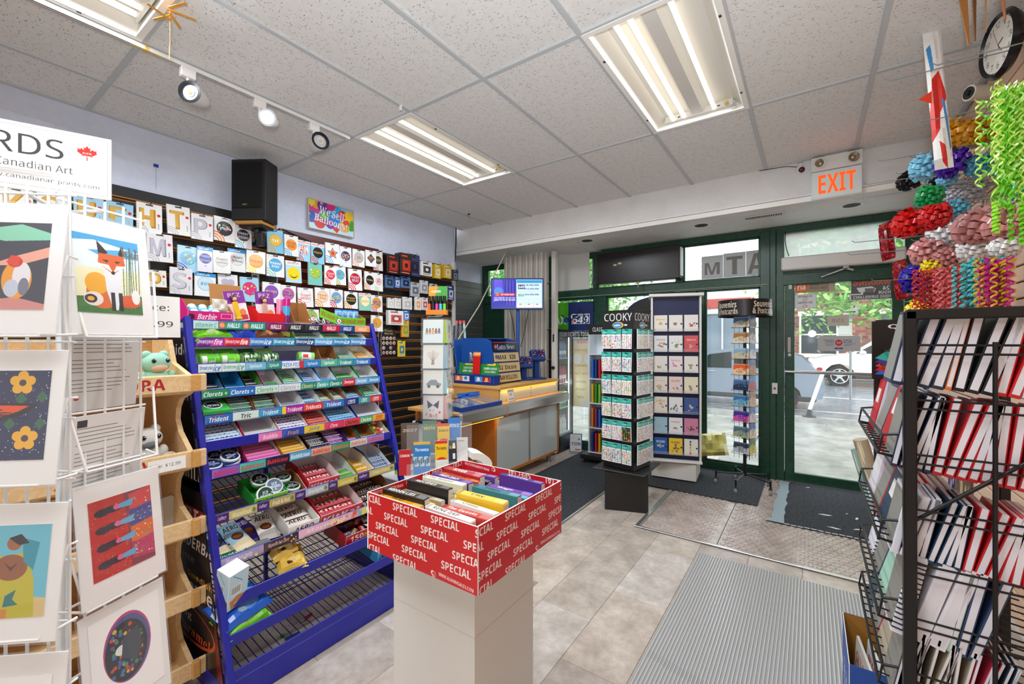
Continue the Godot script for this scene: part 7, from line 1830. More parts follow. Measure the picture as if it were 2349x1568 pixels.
func art_card(kind: String, xa: Vector3, p: Vector3, label: String):
	var T := frame_of(p, xa, 6)
	var t := thing("art_card", label, "art card", T, "art prints on the wire rack")
	var b := mb(c("f4f4f3")); b.cbox(V(0.17, 0.25, 0.003), Vector3.ZERO, 0.0008); part(t, "mat_board", b, mt(0.35))
	var r := sheet(260, 340, c("ffffff"), 0)
	var w := 0.125
	var h := 0.165
	match kind:
		"fox":
			pR(0, 0, 1, 0.42, c("e9f4f8")); pP([0, 0, 1, 0, 1, 0.14, 0.3, 0.06, 0, 0.1], c("3fa8dc")); pP([0.2, 0.2, 0.9, 0.12, 1, 0.24, 0.4, 0.26], c("4fb4e2")); pR(0, 0.42, 1, 0.4, c("f2efc6")); pP([0, 0.8, 1, 0.74, 1, 1, 0, 1], c("3f7a35"))
			for k in 8: pL(0.7 + k * 0.035, 0.95, 0.74 + k * 0.035 + 0.03 * sin(k), 0.08 + 0.05 * (k % 3), 0.012, c(["2f5a4a", "3f7a5a"][k % 2])); pL(0.74 + k * 0.035, 0.1 + 0.05 * (k % 3), 0.75 + k * 0.035, 0.22, 0.025, c("8a5a3a"))
			pC(0.78, 0.83, 0.2, 0.085, c("df5a1c")); pC(0.9, 0.76, 0.07, 0.1, c("f4f2f0")); pC(0.38, 0.74, 0.24, 0.2, c("e2701f")); pC(0.3, 0.62, 0.17, 0.14, c("f2b01f")); pC(0.24, 0.82, 0.14, 0.09, c("efe6e0")); pC(0.2, 0.82, 0.09, 0.055, c("2a1a1a")); pC(0.2, 0.82, 0.05, 0.03, c("f2b01f"))
			pP([0.42, 0.42, 0.7, 0.42, 0.66, 0.7, 0.6, 0.95, 0.52, 0.95, 0.44, 0.7], c("eef0f6")); pR(0.5, 0.72, 0.06, 0.24, c("2a1616")); pR(0.62, 0.72, 0.06, 0.24, c("2a1616"))
			pP([0.36, 0.3, 0.34, 0.06, 0.5, 0.2], c("201414")); pP([0.66, 0.2, 0.72, 0.08, 0.74, 0.3], c("201414")); pP([0.36, 0.22, 0.74, 0.22, 0.76, 0.34, 0.62, 0.44, 0.56, 0.48, 0.46, 0.42, 0.34, 0.34], c("e2651c")); pP([0.34, 0.35, 0.5, 0.36, 0.56, 0.46], c("f4f2f0")); pP([0.78, 0.35, 0.62, 0.36, 0.56, 0.46], c("f4f2f0")); pP([0.4, 0.3, 0.5, 0.3, 0.48, 0.33], c("201414")); pP([0.6, 0.3, 0.7, 0.3, 0.62, 0.33], c("201414")); pC(0.56, 0.46, 0.03, 0, c("201414"))
		"weave":
			pR(0, 0, 1, 1, c("c5281c")); pP([0.55, 0, 1, 0, 1, 1, 0.6, 1], c("8a3a4a"))
			pdots(60, 0, 0, 0.6, 1, 0.006, ["f2c9b0"], 4)
			for k in 4:
				var y := 0.16 + 0.22 * k
				pP([0.62, y - 0.12, 1, y - 0.16, 1, y + 0.12, 0.62, y + 0.08], c(["d8404a", "3a4a9a", "e0703a", "c23a6a"][k]))
				pdots(16, 0.66, y - 0.1, 0.32, 0.18, 0.012, ["f2d23a", "f2f0ea", "4fae8a"], k + 9)
				pC(0.36, y, 0.2, 0.045, c("14202a")); pC(0.2, y + 0.01, 0.12, 0.05, c("1b2c3a")); pP([0.4, y - 0.03, 0.7, y - 0.06, 0.66, y + 0.03, 0.42, y + 0.02], c("5fb4dc")); pC(0.42, y - 0.01, 0.05, 0.035, c("e06aa0"))
		"oval":
			w = 0.14; h = 0.2
			pC(0.5, 0.42, 0.34, 0.36, c("c2427a")); pC(0.5, 0.43, 0.32, 0.34, c("4a5a9a")); pC(0.48, 0.45, 0.3, 0.31, c("20242c")); pdots(70, 0.26, 0.2, 0.46, 0.5, 0.026, ["d8502a", "3f9a4a", "e8b83a", "3f7ab0", "8a3f9a", "5a2a2a"], 12); pC(0.4, 0.42, 0.08, 0.05, c("eef0f2")); pP([0.4, 0.5, 0.44, 0.3, 0.66, 0.26, 0.7, 0.5, 0.6, 0.62], c("3a4450"))
		"bear":
			pR(0, 0, 1, 1, c("3c3f4c")); pP([0, 0.1, 0.6, 0.02, 1, 0.12, 1, 0.2, 0.4, 0.22, 0, 0.16], c("8fd6b8")); pP([0.2, 0.5, 0.6, 0.38, 1, 0.28, 1, 0.4, 0.6, 0.5], c("f2b09a")); pP([0, 0.92, 0.6, 0.86, 1, 0.94, 1, 1, 0, 1], c("d8908a"))
			pC(0.6, 0.66, 0.2, 0.22, c("f0a22a")); pC(0.66, 0.62, 0.12, 0.16, c("eceaf0")); pC(0.56, 0.46, 0.1, 0.06, c("d8322a")); pP([0.44, 0.46, 0.5, 0.38, 0.62, 0.4, 0.6, 0.52], c("e2452a")); pC(0.54, 0.76, 0.1, 0.1, c("c8d0e0")); pC(0.7, 0.74, 0.07, 0.1, c("7a7f92"))
		"butterfly":
			pR(0, 0, 1, 1, c("232a56")); pdots(150, 0, 0, 1, 1, 0.007, ["e9ecf6"], 21)
			for e in [[0.62, 0.14, 0.17], [0.72, 0.76, 0.17], [0.14, 0.22, 0.09], [0.2, 0.66, 0.08]]:
				for k in 5: pC(e[0] + e[2] * 0.62 * sin(k * 1.2566), e[1] - e[2] * 0.48 * cos(k * 1.2566), e[2] * 0.42, e[2] * 0.32, c("f2b82a" if e[2] > 0.1 else "ee9a3a"))
				pC(e[0], e[1], e[2] * 0.28, 0, c("4a3a4a"))
			for e in [[0.62, 0.32], [0.9, 0.3], [0.5, 0.6], [0.9, 0.6], [0.3, 0.86]]: pP([e[0], e[1] - 0.07, e[0] + 0.08, e[1], e[0], e[1] + 0.07, e[0] - 0.08, e[1]], c("2f6a48"))
			pP([0, 0.36, 0.4, 0.36, 0.86, 0.38, 0.72, 0.48, 0.3, 0.58, 0, 0.6], c("1a1414")); pP([0, 0.39, 0.4, 0.39, 0.74, 0.4, 0.6, 0.46, 0.3, 0.54, 0, 0.57], c("e8521c"))
			for k in 6: pL(0.0, 0.47, 0.15 + k * 0.12, 0.37 + 0.035 * k, 0.014, c("1a1414"))
		"robe":
			pR(0, 0, 1, 1, c("6fc6dc")); pP([0, 0.72, 1, 0.8, 1, 1, 0, 1], c("e2c98a")); pP([0.3, 0.34, 0.7, 0.3, 0.82, 0.6, 0.86, 1, 0.1, 1, 0.16, 0.6], c("c9c02a")); pC(0.5, 0.46, 0.22, 0.14, c("9a5a34")); pP([0.62, 0.14, 0.86, 0.2, 0.8, 0.5, 0.66, 0.4], c("2f9ab0")); pC(0.52, 0.2, 0.1, 0.075, c("a8643c")); pP([0.44, 0.14, 0.6, 0.1, 0.72, 0.2, 0.58, 0.22], c("20161a")); pP([0.4, 0.4, 0.5, 0.5, 0.6, 0.4, 0.5, 0.46], c("5a2a1a")); pP([0.46, 0.76, 0.6, 0.7, 0.56, 0.8, 0.64, 0.86, 0.44, 0.88], c("2a7a80")); pR(0.0, 0.9, 0.5, 0.1, c("d8923a"))
		_:
			pdots(90, 0.4, 0.3, 0.5, 0.5, 0.03, ["3a3f3a", "4a6a4a", "8a3a4a", "2a2a2e"], 33); pC(0.6, 0.6, 0.16, 0.12, c("2f4a3a"))
	part(t, "picture", card_quad(w, h, 0.001, r), mt(0.3), at(0, -h / 2 + 0.004, 0.0022))
	b = mb(); b.cbox(V(0.176, 0.256, 0.006), Vector3.ZERO, 0.001); part(t, "clear_sleeve", b, glass(Color(0.97, 0.98, 1.0, 0.05), 0.03))

func build_bin():
	# white cardboard pedestal and the red printed tray on it
	var t := thing("bin_pedestal", "plain white cardboard pedestal under the red SPECIAL tray", "pedestal", at(2.905, 0, 0.80))
	var b := mb(c("dcd7d0"))
	var poly := PackedVector2Array()
	for e in [[0.175, 0.175], [-0.175, 0.175], [-0.175, -0.175], [0.14, -0.175], [0.175, -0.14]]: poly.append(V2(e[0], -e[1]))
	b.t = at(0, 0.385, 0, 0, -90); b.prism(poly, 0.77); part(t, "carton", b, mt(0.7))
	b = mb(c("c4bdb4")); b.cbox(V(0.352, 0.0015, 0.352), V(0, 0.60, 0), 0.0004); part(t, "fold_line", b, mt(0.8))
	b = mb(c("26221f")); b.box(V(0.0015, 0.008, 0.035), V(0.1755, 0.735, -0.09)); part(t, "pen_mark", b, mt(0.6))
	var r := sheet(560, 200, c("cf1f24"), 0)
	for i in 5:
		for j in 5: pT("SPECIAL", 0.02 + i * 0.36 - (j % 4) * 0.09, 0.10 + j * 0.215, 0.235, 0.125, c("f3ece6"))
	pR(0.66, 0.88, 0.34, 0.12, c("cf1f24"))
	pT("WWW.ALMARKSALES.COM", 0.83, 0.93, 0.28, 0.055, c("f3ece6"), "sansb", false, 0.0, 0.05)
	t = thing("special_tray", "red cardboard tray printed SPECIAL all over, filled with books", "book bin", at(2.905, 0.77, 0.80))
	var S := 0.235
	for k in 4:
		b = mb(); b.box(V(S * 2 - 0.0055, 0.185, 0.005), V(0.0027, 0.0925, S - 0.0025), {"f": r})
		b.col = c("e9e4de"); b.box(V(S * 2 - 0.012, 0.135, 0.002), V(0, 0.068, S - 0.0065))
		b.col = Color.WHITE
		b.q(V(S - 0.006, 0.136, S - 0.0055), V(-S + 0.006, 0.136, S - 0.0055), V(-S + 0.006, 0.1852, S - 0.0055), V(S - 0.006, 0.1852, S - 0.0055), Rect2(r.end.x, r.end.y, -r.size.x, -r.size.y * 0.26))
		part(t, "tray_side", b, mt(0.35), at(0, 0, 0, 90 * k))
	b = mb(c("d8d2ca")); b.box(V(0.46, 0.004, 0.46), V(0, 0.003, 0)); part(t, "tray_floor", b, mt(0.8))
	# paperbacks standing spine up in two rows
	var ti := ["HEAT", "HIDDEN LIES", "All the Way", "LAST NIGHT", "RECIPES", "NATURE", "GHOST", "The Island", "RED ZAP", "SUMMER", "PUZZLES", "RIVER", "QUIET", "LONG ROAD"]
	var cols := ["e2a21c", "26221e", "e8b01f", "b8a88a", "2a2a2c", "4a8a6a", "e8c02a", "efe6d2", "5a3a8a", "c8402a", "d85a2a", "b02a2a", "1f1f20", "6a4a9a"]
	var cn := ["mustard", "black", "bright yellow", "tan", "charcoal", "green", "yellow", "cream", "violet", "red", "orange", "dark red", "jet black", "purple"]
	for k in 14:
		book_up(at(2.905 - 0.115, 0.777, 0.80 + 0.195 - k * 0.0285, 0, 0, 0), cols[k], ti[k], 0.021 + 0.004 * (k % 3), 0.165 + 0.02 * sin(k * 1.9), "%s paperback standing spine up in the left row of the bin" % cn[k], k)
	var c2 := ["efeae0", "7ab8a8", "c8342c", "efe9df", "e8b82a", "f0c22f", "2a6fb8", "3a7f8a", "e88a1f", "2f8fb0", "6a3a9a", "b8a0d0", "5a3a8a"]
	var n2 := ["white", "sea green", "scarlet", "ivory", "golden", "sunny yellow", "blue", "teal", "tangerine", "turquoise", "grape", "lilac", "deep violet"]
	var t2 := ["RENE ZAP", "Holiday", "The Guests", "Crime", "Travel", "City", "Nature Book", "Tiles", "Fiesta", "Ocean", "Magic", "Sweet", "Secrets"]
	for k in 13:
		book_up(at(2.905 + 0.10, 0.777, 0.80 + 0.19 - k * 0.030, 0, 0, 0), c2[k], t2[k], 0.023 + 0.003 * (k % 3), 0.15 + 0.03 * sin(k * 2.7 + 1), "%s paperback standing spine up in the right row of the bin" % n2[k], k + 20)
	r = sheet(140, 60, c("f2eff0"), 0); pT("All aboard!", 0.3, 0.2, 0.42, 0.16, c("d8323a"))
	for k in 4: pR(0.1, 0.42 + k * 0.1, 0.36, 0.03, c("b0a8b4"))
	for k in 5: pR(0.7, 0.3 + k * 0.12, 0.28, 0.09, c(["d8453a", "e8a83a", "8a4a9a", "4a3a8a", "6a3a8a"][k]))
	one("folded_leaflet", "white leaflet reading All aboard! standing at the back of the bin", "leaflet", card_quad(0.15, 0.105, 0.004, r), mt(0.5), at(2.80, 0.80, 0.595, 6, -6))

func book_up(x: Transform3D, col: String, title: String, th: float, h: float, label: String, k: int):
	var t := thing("paperback_book", label, "book", x * at(0, 0, 0, 3.0 * sin(k * 2.1), 4.0 * sin(k * 1.3)), "paperbacks in the bin")
	var r := sheet(150, 22, c(col), 0)
	pR(0.02, 0, 0.05, 1, c(col).darkened(0.35)); pR(0.8, 0, 0.2, 1, c(col).lightened(0.3)); pT(title, 0.42, 0.5, minf(0.62, 0.07 * title.length()), 0.6, c("fbf6ea") if c(col).get_luminance() < 0.4 else c("2a2420"))
	var b := mb(c(col)); b.cbox(V(0.19, h, th), V(0, h / 2, 0), 0.0015); b.col = Color.WHITE
	b.q(V(-0.093, h + 0.0004, th / 2 - 0.001), V(0.093, h + 0.0004, th / 2 - 0.001), V(0.093, h + 0.0004, -th / 2 + 0.001), V(-0.093, h + 0.0004, -th / 2 + 0.001), r); part(t, "cover", b, mt(0.35))
	b = mb(c("efe8d8")); b.box(V(0.003, h - 0.006, th - 0.005), V(0.0945, h / 2 - 0.001, 0)); part(t, "pages", b, mt(0.8))

func build_counter():
	var wood := tex_mat("pine", wood_img() if not mat_cache.has("pine") else null, 0.5, 0.5)
	var t := thing("sales_counter", "long wooden sales counter with a brushed steel edge and frosted glass doors", "counter")
	var b := mb(c("f4dcae")); b.cbox(V(0.66, 0.03, 2.0), V(1.05, 0.815, -1.855), 0.004); part(t, "worktop", b, wood)
	b = mb(c("b4b1ac")); b.t = at(1.375, 0.775, -1.855); b.cbox(V(0.07, 0.115, 2.02), Vector3.ZERO, 0.02); part(t, "steel_edge", b, mt(0.28, 0.85))
	b = mb(c("c98a2a")); b.box(V(0.074, 0.117, 0.008), V(1.375, 0.775, -1.53)); part(t, "edge_joint", b, mt(0.5))
	b = mb(c("c98f4a")); b.cbox(V(0.62, 0.6, 0.025), V(1.01, 0.405, -1.45), 0.003); part(t, "end_panel", b, wood)
	b = mb(c("a8713a")); b.cbox(V(0.02, 0.66, 0.62), V(0.85, 0.47, -1.15), 0.003); part(t, "knee_panel", b, wood)
	b = mb(c("d9a45c"))
	for e in [[0.12, 0.03], [0.695, 0.02]]: b.cbox(V(0.03, e[1], 1.29), V(1.31, e[0], -2.09), 0.003)
	for z in [-1.46, -2.725]: b.cbox(V(0.03, 0.6, 0.022), V(1.31, 0.405, z), 0.003)
	b.box(V(0.58, 0.6, 0.02), V(1.01, 0.405, -2.725)); part(t, "cabinet_frame", b, wood)
	for e in [[-1.78, 1.303], [-2.40, 1.31]]:
		b = mb(c("c6cfcf")); b.box(V(0.008, 0.56, 0.635), V(e[1], 0.405, e[0])); part(t, "glass_door", b, mt(0.08))
		b = mb(c("a9a49c")); b.box(V(0.012, 0.57, 0.012), V(e[1] + 0.004, 0.405, e[0] + 0.315)); part(t, "door_rail", b, mt(0.3, 0.7))
	for z in [-1.55, -2.6]:
		b = mb(c("9a9894")); b.cyl(V(1.26, 0.02, z), V(1.26, 0.11, z), 0.025, -1, 14); b.cyl(V(1.26, 0, z), V(1.26, 0.02, z), 0.035, -1, 14); part(t, "leg", b, mt(0.3, 0.8))
	# raised back part with lit glass front
	b = mb(c("f6dca8")); b.cbox(V(0.74, 0.03, 1.24), V(0.91, 0.975, -2.2), 0.004); part(t, "raised_top", b, wood)
	b = mb(c("f0d39c")); b.cbox(V(0.70, 0.13, 0.02), V(0.90, 0.895, -1.6), 0.002); b.cbox(V(0.02, 0.13, 1.2), V(0.56, 0.895, -2.2), 0.002); part(t, "raised_end", b, wood)
	for z in [-1.905, -2.505]:
		b = mb(c("c9cfc4")); b.box(V(0.008, 0.125, 0.585), V(1.255, 0.895, z)); part(t, "raised_glass", b, mt(0.1))
	for e in [[1.262, 0.953, -2.2, 1.18], [1.35, 0.708, -1.2, 0.64]]:
		b = mb(); b.box(V(0.008, 0.006, e[3])); part(t, "led_strip", b, glow(Color(1.0, 0.72, 0.2), 2.2), at(e[0] + 0.012, e[1], e[2]))
		var l := AreaLight3D.new()
		l.name = "led_light"; l.area_size = V2(0.01, e[3]); l.light_energy = 0.05; l.light_color = Color(1.0, 0.75, 0.3); l.position = V(e[0] + 0.012, e[1] - 0.008, e[2]); l.rotation_degrees = V(-90, 0, 0); l.shadow_enabled = true
		t.add_child(l)
	var r := sheet(60, 74, c("eee9dc"), 2); pB(0, 0, 1, 1, 0.03, c("3a3a3a")); pT("NO SMOKING", 0.5, 0.14, 0.8, 0.11, c("2a2a2a")); pC(0.5, 0.42, 0.15, 0, c("d8302a")); pC(0.5, 0.42, 0.11, 0, c("eee9dc")); pL(0.4, 0.5, 0.6, 0.34, 0.04, c("d8302a")); pT("NO VAPING", 0.5, 0.8, 0.76, 0.11, c("2a2a2a"))
	one("counter_notice", "small white no smoking no vaping notice on the counter", "sign", card_quad(0.11, 0.125, 0.004, r), mt(0.5, 0, 2), at(1.31, 0.831, -1.74, 88, -8))
	# scratch ticket trays
	for e in [[1.20, -1.33, 0.30, 0.36, 10, "large blue framed tray of scratch tickets on the counter"], [1.22, -1.02, 0.26, 0.22, 8, "smaller blue framed ticket tray at the counter's near end"]]:
		var tr := thing("ticket_tray", e[5], "ticket tray", at(e[0], 0.835, e[1], 90, 5))
		b = mb(c("1f3f8f"))
		for s in [-1, 1]: b.cbox(V(e[3], 0.045, 0.014), V(0, 0.024, s * e[2] / 2), 0.003); b.cbox(V(0.014, 0.045, e[2]), V(s * e[3] / 2, 0.024, 0), 0.003)
		part(tr, "frame", b, mt(0.35))
		r = sheet(150, 130, c("c9a84a"), 2); pdots(130, 0, 0, 1, 1, 0.05, ["d8a02a", "e8d9a0", "4f9a5a", "c8503a", "5a8ac0", "f2ead0", "8a6a9a"], e[4]); 
		for k in 6: pR(0.02 + (k % 3) * 0.33, 0.05 + (k / 3) * 0.5, 0.28, 0.08, c(["f2ead6", "2a5a9a"][k % 2]))
		b = mb(c("cfc6a6")); b.box(V(e[3] - 0.014, 0.006, e[2] - 0.014), V(0, 0.02, 0), {"t": r}); part(tr, "tickets", b, mt(0.4, 0, 2))
		b = mb(); b.box(V(e[3], 0.003, e[2]), V(0, 0.048, 0)); part(tr, "clear_lid", b, glass(Color(0.95, 0.98, 1.0, 0.08)))
	b = mb(c("2a5fb0")); b.bag(0.3, 0.07, 0.012, W1, 6, 4, 0.01, 2); one("blue_strip", "curled blue plastic strip along the back of the ticket tray", "strip", b, mt(0.3), at(1.0, 0.90, -1.42, 80, -20))
	# lottery gift card stand
	t = thing("gift_card_stand", "blue and green lottery gift card stand with a red flag on the counter", "card stand", at(0.87, 0.991, -1.70))
	b = mb(c("1c3a94")); b.cbox(V(0.56, 0.10, 0.12), V(0, 0.05, 0), 0.006); b.cbox(V(0.58, 0.02, 0.13), V(0, 0.095, 0), 0.004); part(t, "base", b, mt(0.3))
	r = sheet(170, 50, c("2f8a3a"), 2); pR(0.15, 0.02, 0.2, 0.18, c("f2d23a")); pR(0.72, 0.02, 0.2, 0.18, c("f2d23a")); pT("LOTTERY", 0.25, 0.45, 0.24, 0.18, c("fff")); pT("GIFT CARDS", 0.25, 0.72, 0.28, 0.18, c("fff")); pT("CARTES-CADEAU", 0.8, 0.45, 0.32, 0.17, c("fff")); pT("DE LOTERIE", 0.8, 0.72, 0.26, 0.17, c("fff"))
	part(t, "green_panel", card_quad(0.56, 0.13, 0.006, r, c("2f8a3a")), mt(0.35, 0, 2), at(0, 0.10, -0.02, 0, -10))
	r = sheet(40, 80, c("d81f1f"), 2); pR(0, 0, 1, 0.2, c("f08a1f")); pT("$100,000", 0.5, 0.1, 0.9, 0.12, c("fff")); part(t, "red_flag", card_quad(0.10, 0.24, 0.004, r, c("d81f1f")), mt(0.35, 0, 2), at(0, 0.11, 0.01, 0, -6))
	for k in 4:
		r = sheet(44, 30, c(["e8702a", "e9e6da", "4f9ad0", "a8243a"][k]), 2); pC(0.5, 0.5, 0.2, 0, c(["f6e0c0", "2a7fd0", "f2f6f8", "e8b83a"][k])); pT("GIFT", 0.5, 0.8, 0.6, 0.2, c("fff"))
		part(t, "gift_card", card_quad(0.10, 0.065, 0.003, r), mt(0.25, 0, 2), at(-0.21 + [0, 0.11, 0.29, 0.40][k], 0.03, 0.063))
	# lottery terminal cabinet
	t = thing("lottery_cabinet", "blue lottery display cabinet with wooden-look panels on the counter", "lottery stand", at(0.86, 0.991, -1.99, 90))
	b = mb(c("1d4f9c"))
	for s in [-1, 1]:
		b.t = Transform3D(Basis(Vector3.BACK, Vector3.UP, Vector3.LEFT), V(s * 0.245, 0, 0)); b.prism(PackedVector2Array([V2(-0.24, 0), V2(0.24, 0), V2(0.18, 0.47), V2(0.05, 0.5), V2(-0.24, 0.5)]), 0.014)
	b.t = Transform3D.IDENTITY; b.box(V(0.5, 0.5, 0.012), V(0, 0.25, -0.235)); b.box(V(0.5, 0.012, 0.28), V(0, 0.497, -0.1)); part(t, "cabinet", b, mt(0.35))
	var tx := [["Lotto News", "1c2340", "cfd6e6", "d83a2a"], ["MAX   $20", "d9bd84", "3a2f24", "2f3f8a"], ["$2  Encore", "d9bd84", "4a3c2a", "2f3f8a"], ["$49 MILLION", "d9bd84", "4a3c2a", "2f3f8a"]]
	for k in 4:
		r = sheet(130, 34, c(tx[k][1]), 2); pT(tx[k][0], 0.5, 0.55, 0.7, 0.5, c(tx[k][2]), "serifb" if k == 0 else "sansb"); pR(0, 0, 1, 0.1, c(tx[k][3])); pC(0.09, 0.5, 0.055, 0, c(tx[k][3]).lightened(0.2))
		part(t, "news_panel", card_quad(0.47, 0.105, 0.006, r, c(tx[k][1])), mt(0.15, 0, 2), at(0, 0.355 - k * 0.112, 0.203 + 0.0143 * k, 0, -7.3))
	b = mb(c("b9c2cc")); b.bag(0.1, 0.12, 0.05, W1, 6, 6, 0.02, 4); one("foil_bundle", "crumpled clear foil bundle beside the lottery cabinet", "foil", b, mt(0.12, 0.5), at(0.78, 1.28, -1.76, 30))
	b = mb(c("1d4f9c")); b.t = at(0, 0, 0, 0, -14); b.cbox(V(0.34, 0.5, 0.02), V(0, 0.25, 0), 0.004); one("blue_side_board", "plain blue sloping board left of the lottery cabinet", "board", b, mt(0.4), at(0.60, 0.995, -1.92, 75))
	# customer terminals
	for e in [[1.02, -2.42, "small blue ticket terminal beside the lottery cabinet", 0.16], [1.08, -2.62, "blue ticket terminal with a lit screen at the counter's far end", 0.24]]:
		t = thing("ticket_terminal", e[2], "terminal", at(e[0], 0.991, e[1], 55)); b = mb(c("1b3f80")); b.cbox(V(0.18, 0.02, 0.2), V(0, 0.01, 0), 0.004); b.cbox(V(0.07, e[3], 0.06), V(0, e[3] / 2, -0.02), 0.006); part(t, "stand", b, mt(0.35))
		b = mb(c("1b3f80")); b.cbox(V(0.19, 0.14, 0.07), Vector3.ZERO, 0.01); var hd := part(t, "head", b, mt(0.35), at(0, e[3] + 0.05, 0.02, 0, -20))
		r = sheet(60, 40, c("26284a"), 2); pdots(20, 0, 0, 1, 1, 0.06, ["d84a6a", "4a8ad8", "e8c83a", "7a4ad8"], 6); part(hd, "screen", card_quad(0.15, 0.085, 0.002, r), mt(0.1, 0, 2), at(0, -0.03, 0.037))
	# monitor on its pole
	t = thing("lottery_monitor", "flat screen showing lottery jackpots on a blue pole", "monitor", at(1.02, 0.991, -2.29, 34.9))
	b = mb(c("1f4f9c")); b.cyl(V(0, 0, -0.04), V(0, 0.92, -0.04), 0.022, -1, 12); part(t, "pole", b, mt(0.35))
	b = mb(c("15356f")); b.cbox(V(0.625, 0.37, 0.04), V(-0.01, 1.03, 0), 0.006); part(t, "bezel", b, mt(0.3))
	r = sheet(420, 240, c("b9def0"), 2)
	pR(0, 0, 0.48, 1, c("2a2fae")); pP([0.05, 0, 0.2, 0, 0.26, 0.7, 0.02, 0.8], c("5a4ad8"))
	for k in 7: pR(0.26 + k * 0.03, 0.05, 0.014, 0.85, c("6a4fd6" if k % 2 else "1f2590"))
	pC(0.13, 0.42, 0.09, 0.15, c("4f8af0")); pR(0.06, 0.48, 0.4, 0.1, c("d8262e")); pT("13", 0.1, 0.52, 0.06, 0.11, c("f2c83a")); pT("TOP PRIZES WON", 0.3, 0.53, 0.26, 0.05, c("fff")); pT("YOU COULD BE THE NEXT ONE", 0.25, 0.65, 0.42, 0.05, c("fff")); pT("INSIDE THE MONEY MACHINE", 0.25, 0.72, 0.42, 0.05, c("fff"))
	pR(0.49, 0.02, 0.5, 0.1, c("2a9ad8")); pR(0.5, 0.14, 0.48, 0.28, c("d6eef8")); pR(0.5, 0.44, 0.48, 0.24, c("d6eef8")); pR(0.5, 0.7, 0.23, 0.12, c("d6eef8")); pR(0.74, 0.7, 0.24, 0.12, c("d6eef8"))
	for k in 3: pR(0.5 + k * 0.165, 0.84, 0.15, 0.14, c("eef6fa")); pR(0.54 + k * 0.165, 0.86, 0.05, 0.03, c("d84a2a"))
	pR(0.52, 0.18, 0.13, 0.16, c("1a2f6a")); pT("649", 0.585, 0.26, 0.11, 0.1, c("fff")); pT("$5,000,000", 0.8, 0.2, 0.26, 0.07, c("1f3f8a")); pT("$10,000,000", 0.79, 0.33, 0.28, 0.07, c("1f3f8a")); pT("MAX", 0.58, 0.55, 0.12, 0.1, c("2f9a4a")); pT("$30,000,000", 0.79, 0.53, 0.28, 0.07, c("1f3f8a"))
	var sm := StandardMaterial3D.new()
	sm.roughness = 0.2; sm.emission_enabled = true; sm.emission = Color.WHITE; sm.emission_operator = BaseMaterial3D.EMISSION_OP_MULTIPLY; sm.emission_energy_multiplier = 1.15; sm.albedo_color = Color.BLACK
	sm.emission_texture = page_tex_later(2, sm)
	part(t, "screen", card_quad(0.595, 0.335, 0.002, r), sm, at(-0.01, 0.8625, 0.021))
	b = mb(c("1a1a1c")); b.tube([V(-0.1, 0.86, 0), V(-0.06, 0.7, -0.02), V(-0.03, 0.45, -0.03)], 0.005, 6); b.tube([V(0.13, 0.86, -0.01), V(0.06, 0.5, -0.03), V(0.03, 0.4, -0.03)], 0.004, 6); part(t, "cable", b, mt(0.5))
	# folding metal gate, stacked open
	t = thing("folding_gate", "white folding metal security gate stacked open beside the counter", "gate", at(1.0, 0, -2.93))
	for k in 26:
		b = mb(c(["d8d2c8", "c9c2b6", "e0dbd2"][k % 3])); b.cbox(V(0.02, 2.6, 0.05 + 0.02 * (k % 2)), V(-0.62 + k * 0.0262 + (0.02 if k > 12 else 0.0), 1.32, 0.02 * (k % 3)), 0.004); part(t, "gate_slat", b, mt(0.45))
	b = mb(c("dcd6cc")); b.cbox(V(0.06, 2.6, 0.08), V(0.16, 1.32, 0.0), 0.006); part(t, "end_post", b, mt(0.45))
	for y in [0.7, 1.2, 1.6, 2.2]:
		b = mb(c("6a6660")); b.tube([V(0.06, y, 0.03), V(0.13, y + 0.03, 0.03)], 0.007, 5); part(t, "link_bar", b, mt(0.4, 0.6))
	b = mb(c("2a2724")); b.cbox(V(0.02, 0.1, 0.01), V(0.165, 1.5, 0.043), 0.003); part(t, "latch_slot", b, mt(0.5))
	b = mb(c("3a3f6a")); b.cyl(V(0.165, 1.12, 0.04), V(0.165, 1.12, 0.06), 0.022, -1, 14); part(t, "lock", b, mt(0.3, 0.6))
	# drinks fridge
	t = thing("drinks_fridge", "black drinks fridge with bright led strips and bottles inside", "fridge", at(1.0, 0, -3.165, 90))
	b = mb(c("17191a")); b.box(V(0.4, 1.6, 0.02), V(0, 0.82, -0.19)); b.box(V(0.4, 0.03, 0.4), V(0, 1.6, 0)); b.box(V(0.4, 0.2, 0.38), V(0, 0.11, 0))
	for s in [-1, 1]: b.box(V(0.02, 1.6, 0.4), V(s * 0.195, 0.82, 0))
	part(t, "case", b, mt(0.35))
	for k in 4:
		b = mb(c("3a3d3e")); b.box(V(0.3, 0.02, 0.006), V(0, 0.07 + k * 0.035, 0.193)); part(t, "louvre", b, mt(0.4))
	for k in 4:
		b = mb(c("cfe0e2")); b.box(V(0.36, 0.008, 0.34), V(0, 0.24 + k * 0.33, 0)); part(t, "shelf", b, mt(0.3))
	for s in [-1, 1]:
		b = mb(); b.box(V(0.01, 1.3, 0.01), V(s * 0.175, 0.9, 0.15)); part(t, "led_strip", b, glow(Color(0.85, 0.97, 1.0), 3.0))
		var l := OmniLight3D.new(); l.name = "fridge_light"; l.position = V(s * 0.15, 0.9, 0.13); l.light_energy = 0.05; l.light_color = Color(0.85, 0.97, 1.0); l.light_size = 0.05; l.shadow_enabled = true; t.add_child(l, true)
	b = mb(); b.box(V(0.38, 1.36, 0.006), V(0, 0.9, 0.195)); part(t, "glass_door", b, glass(Color(0.9, 0.97, 0.98, 0.06)))
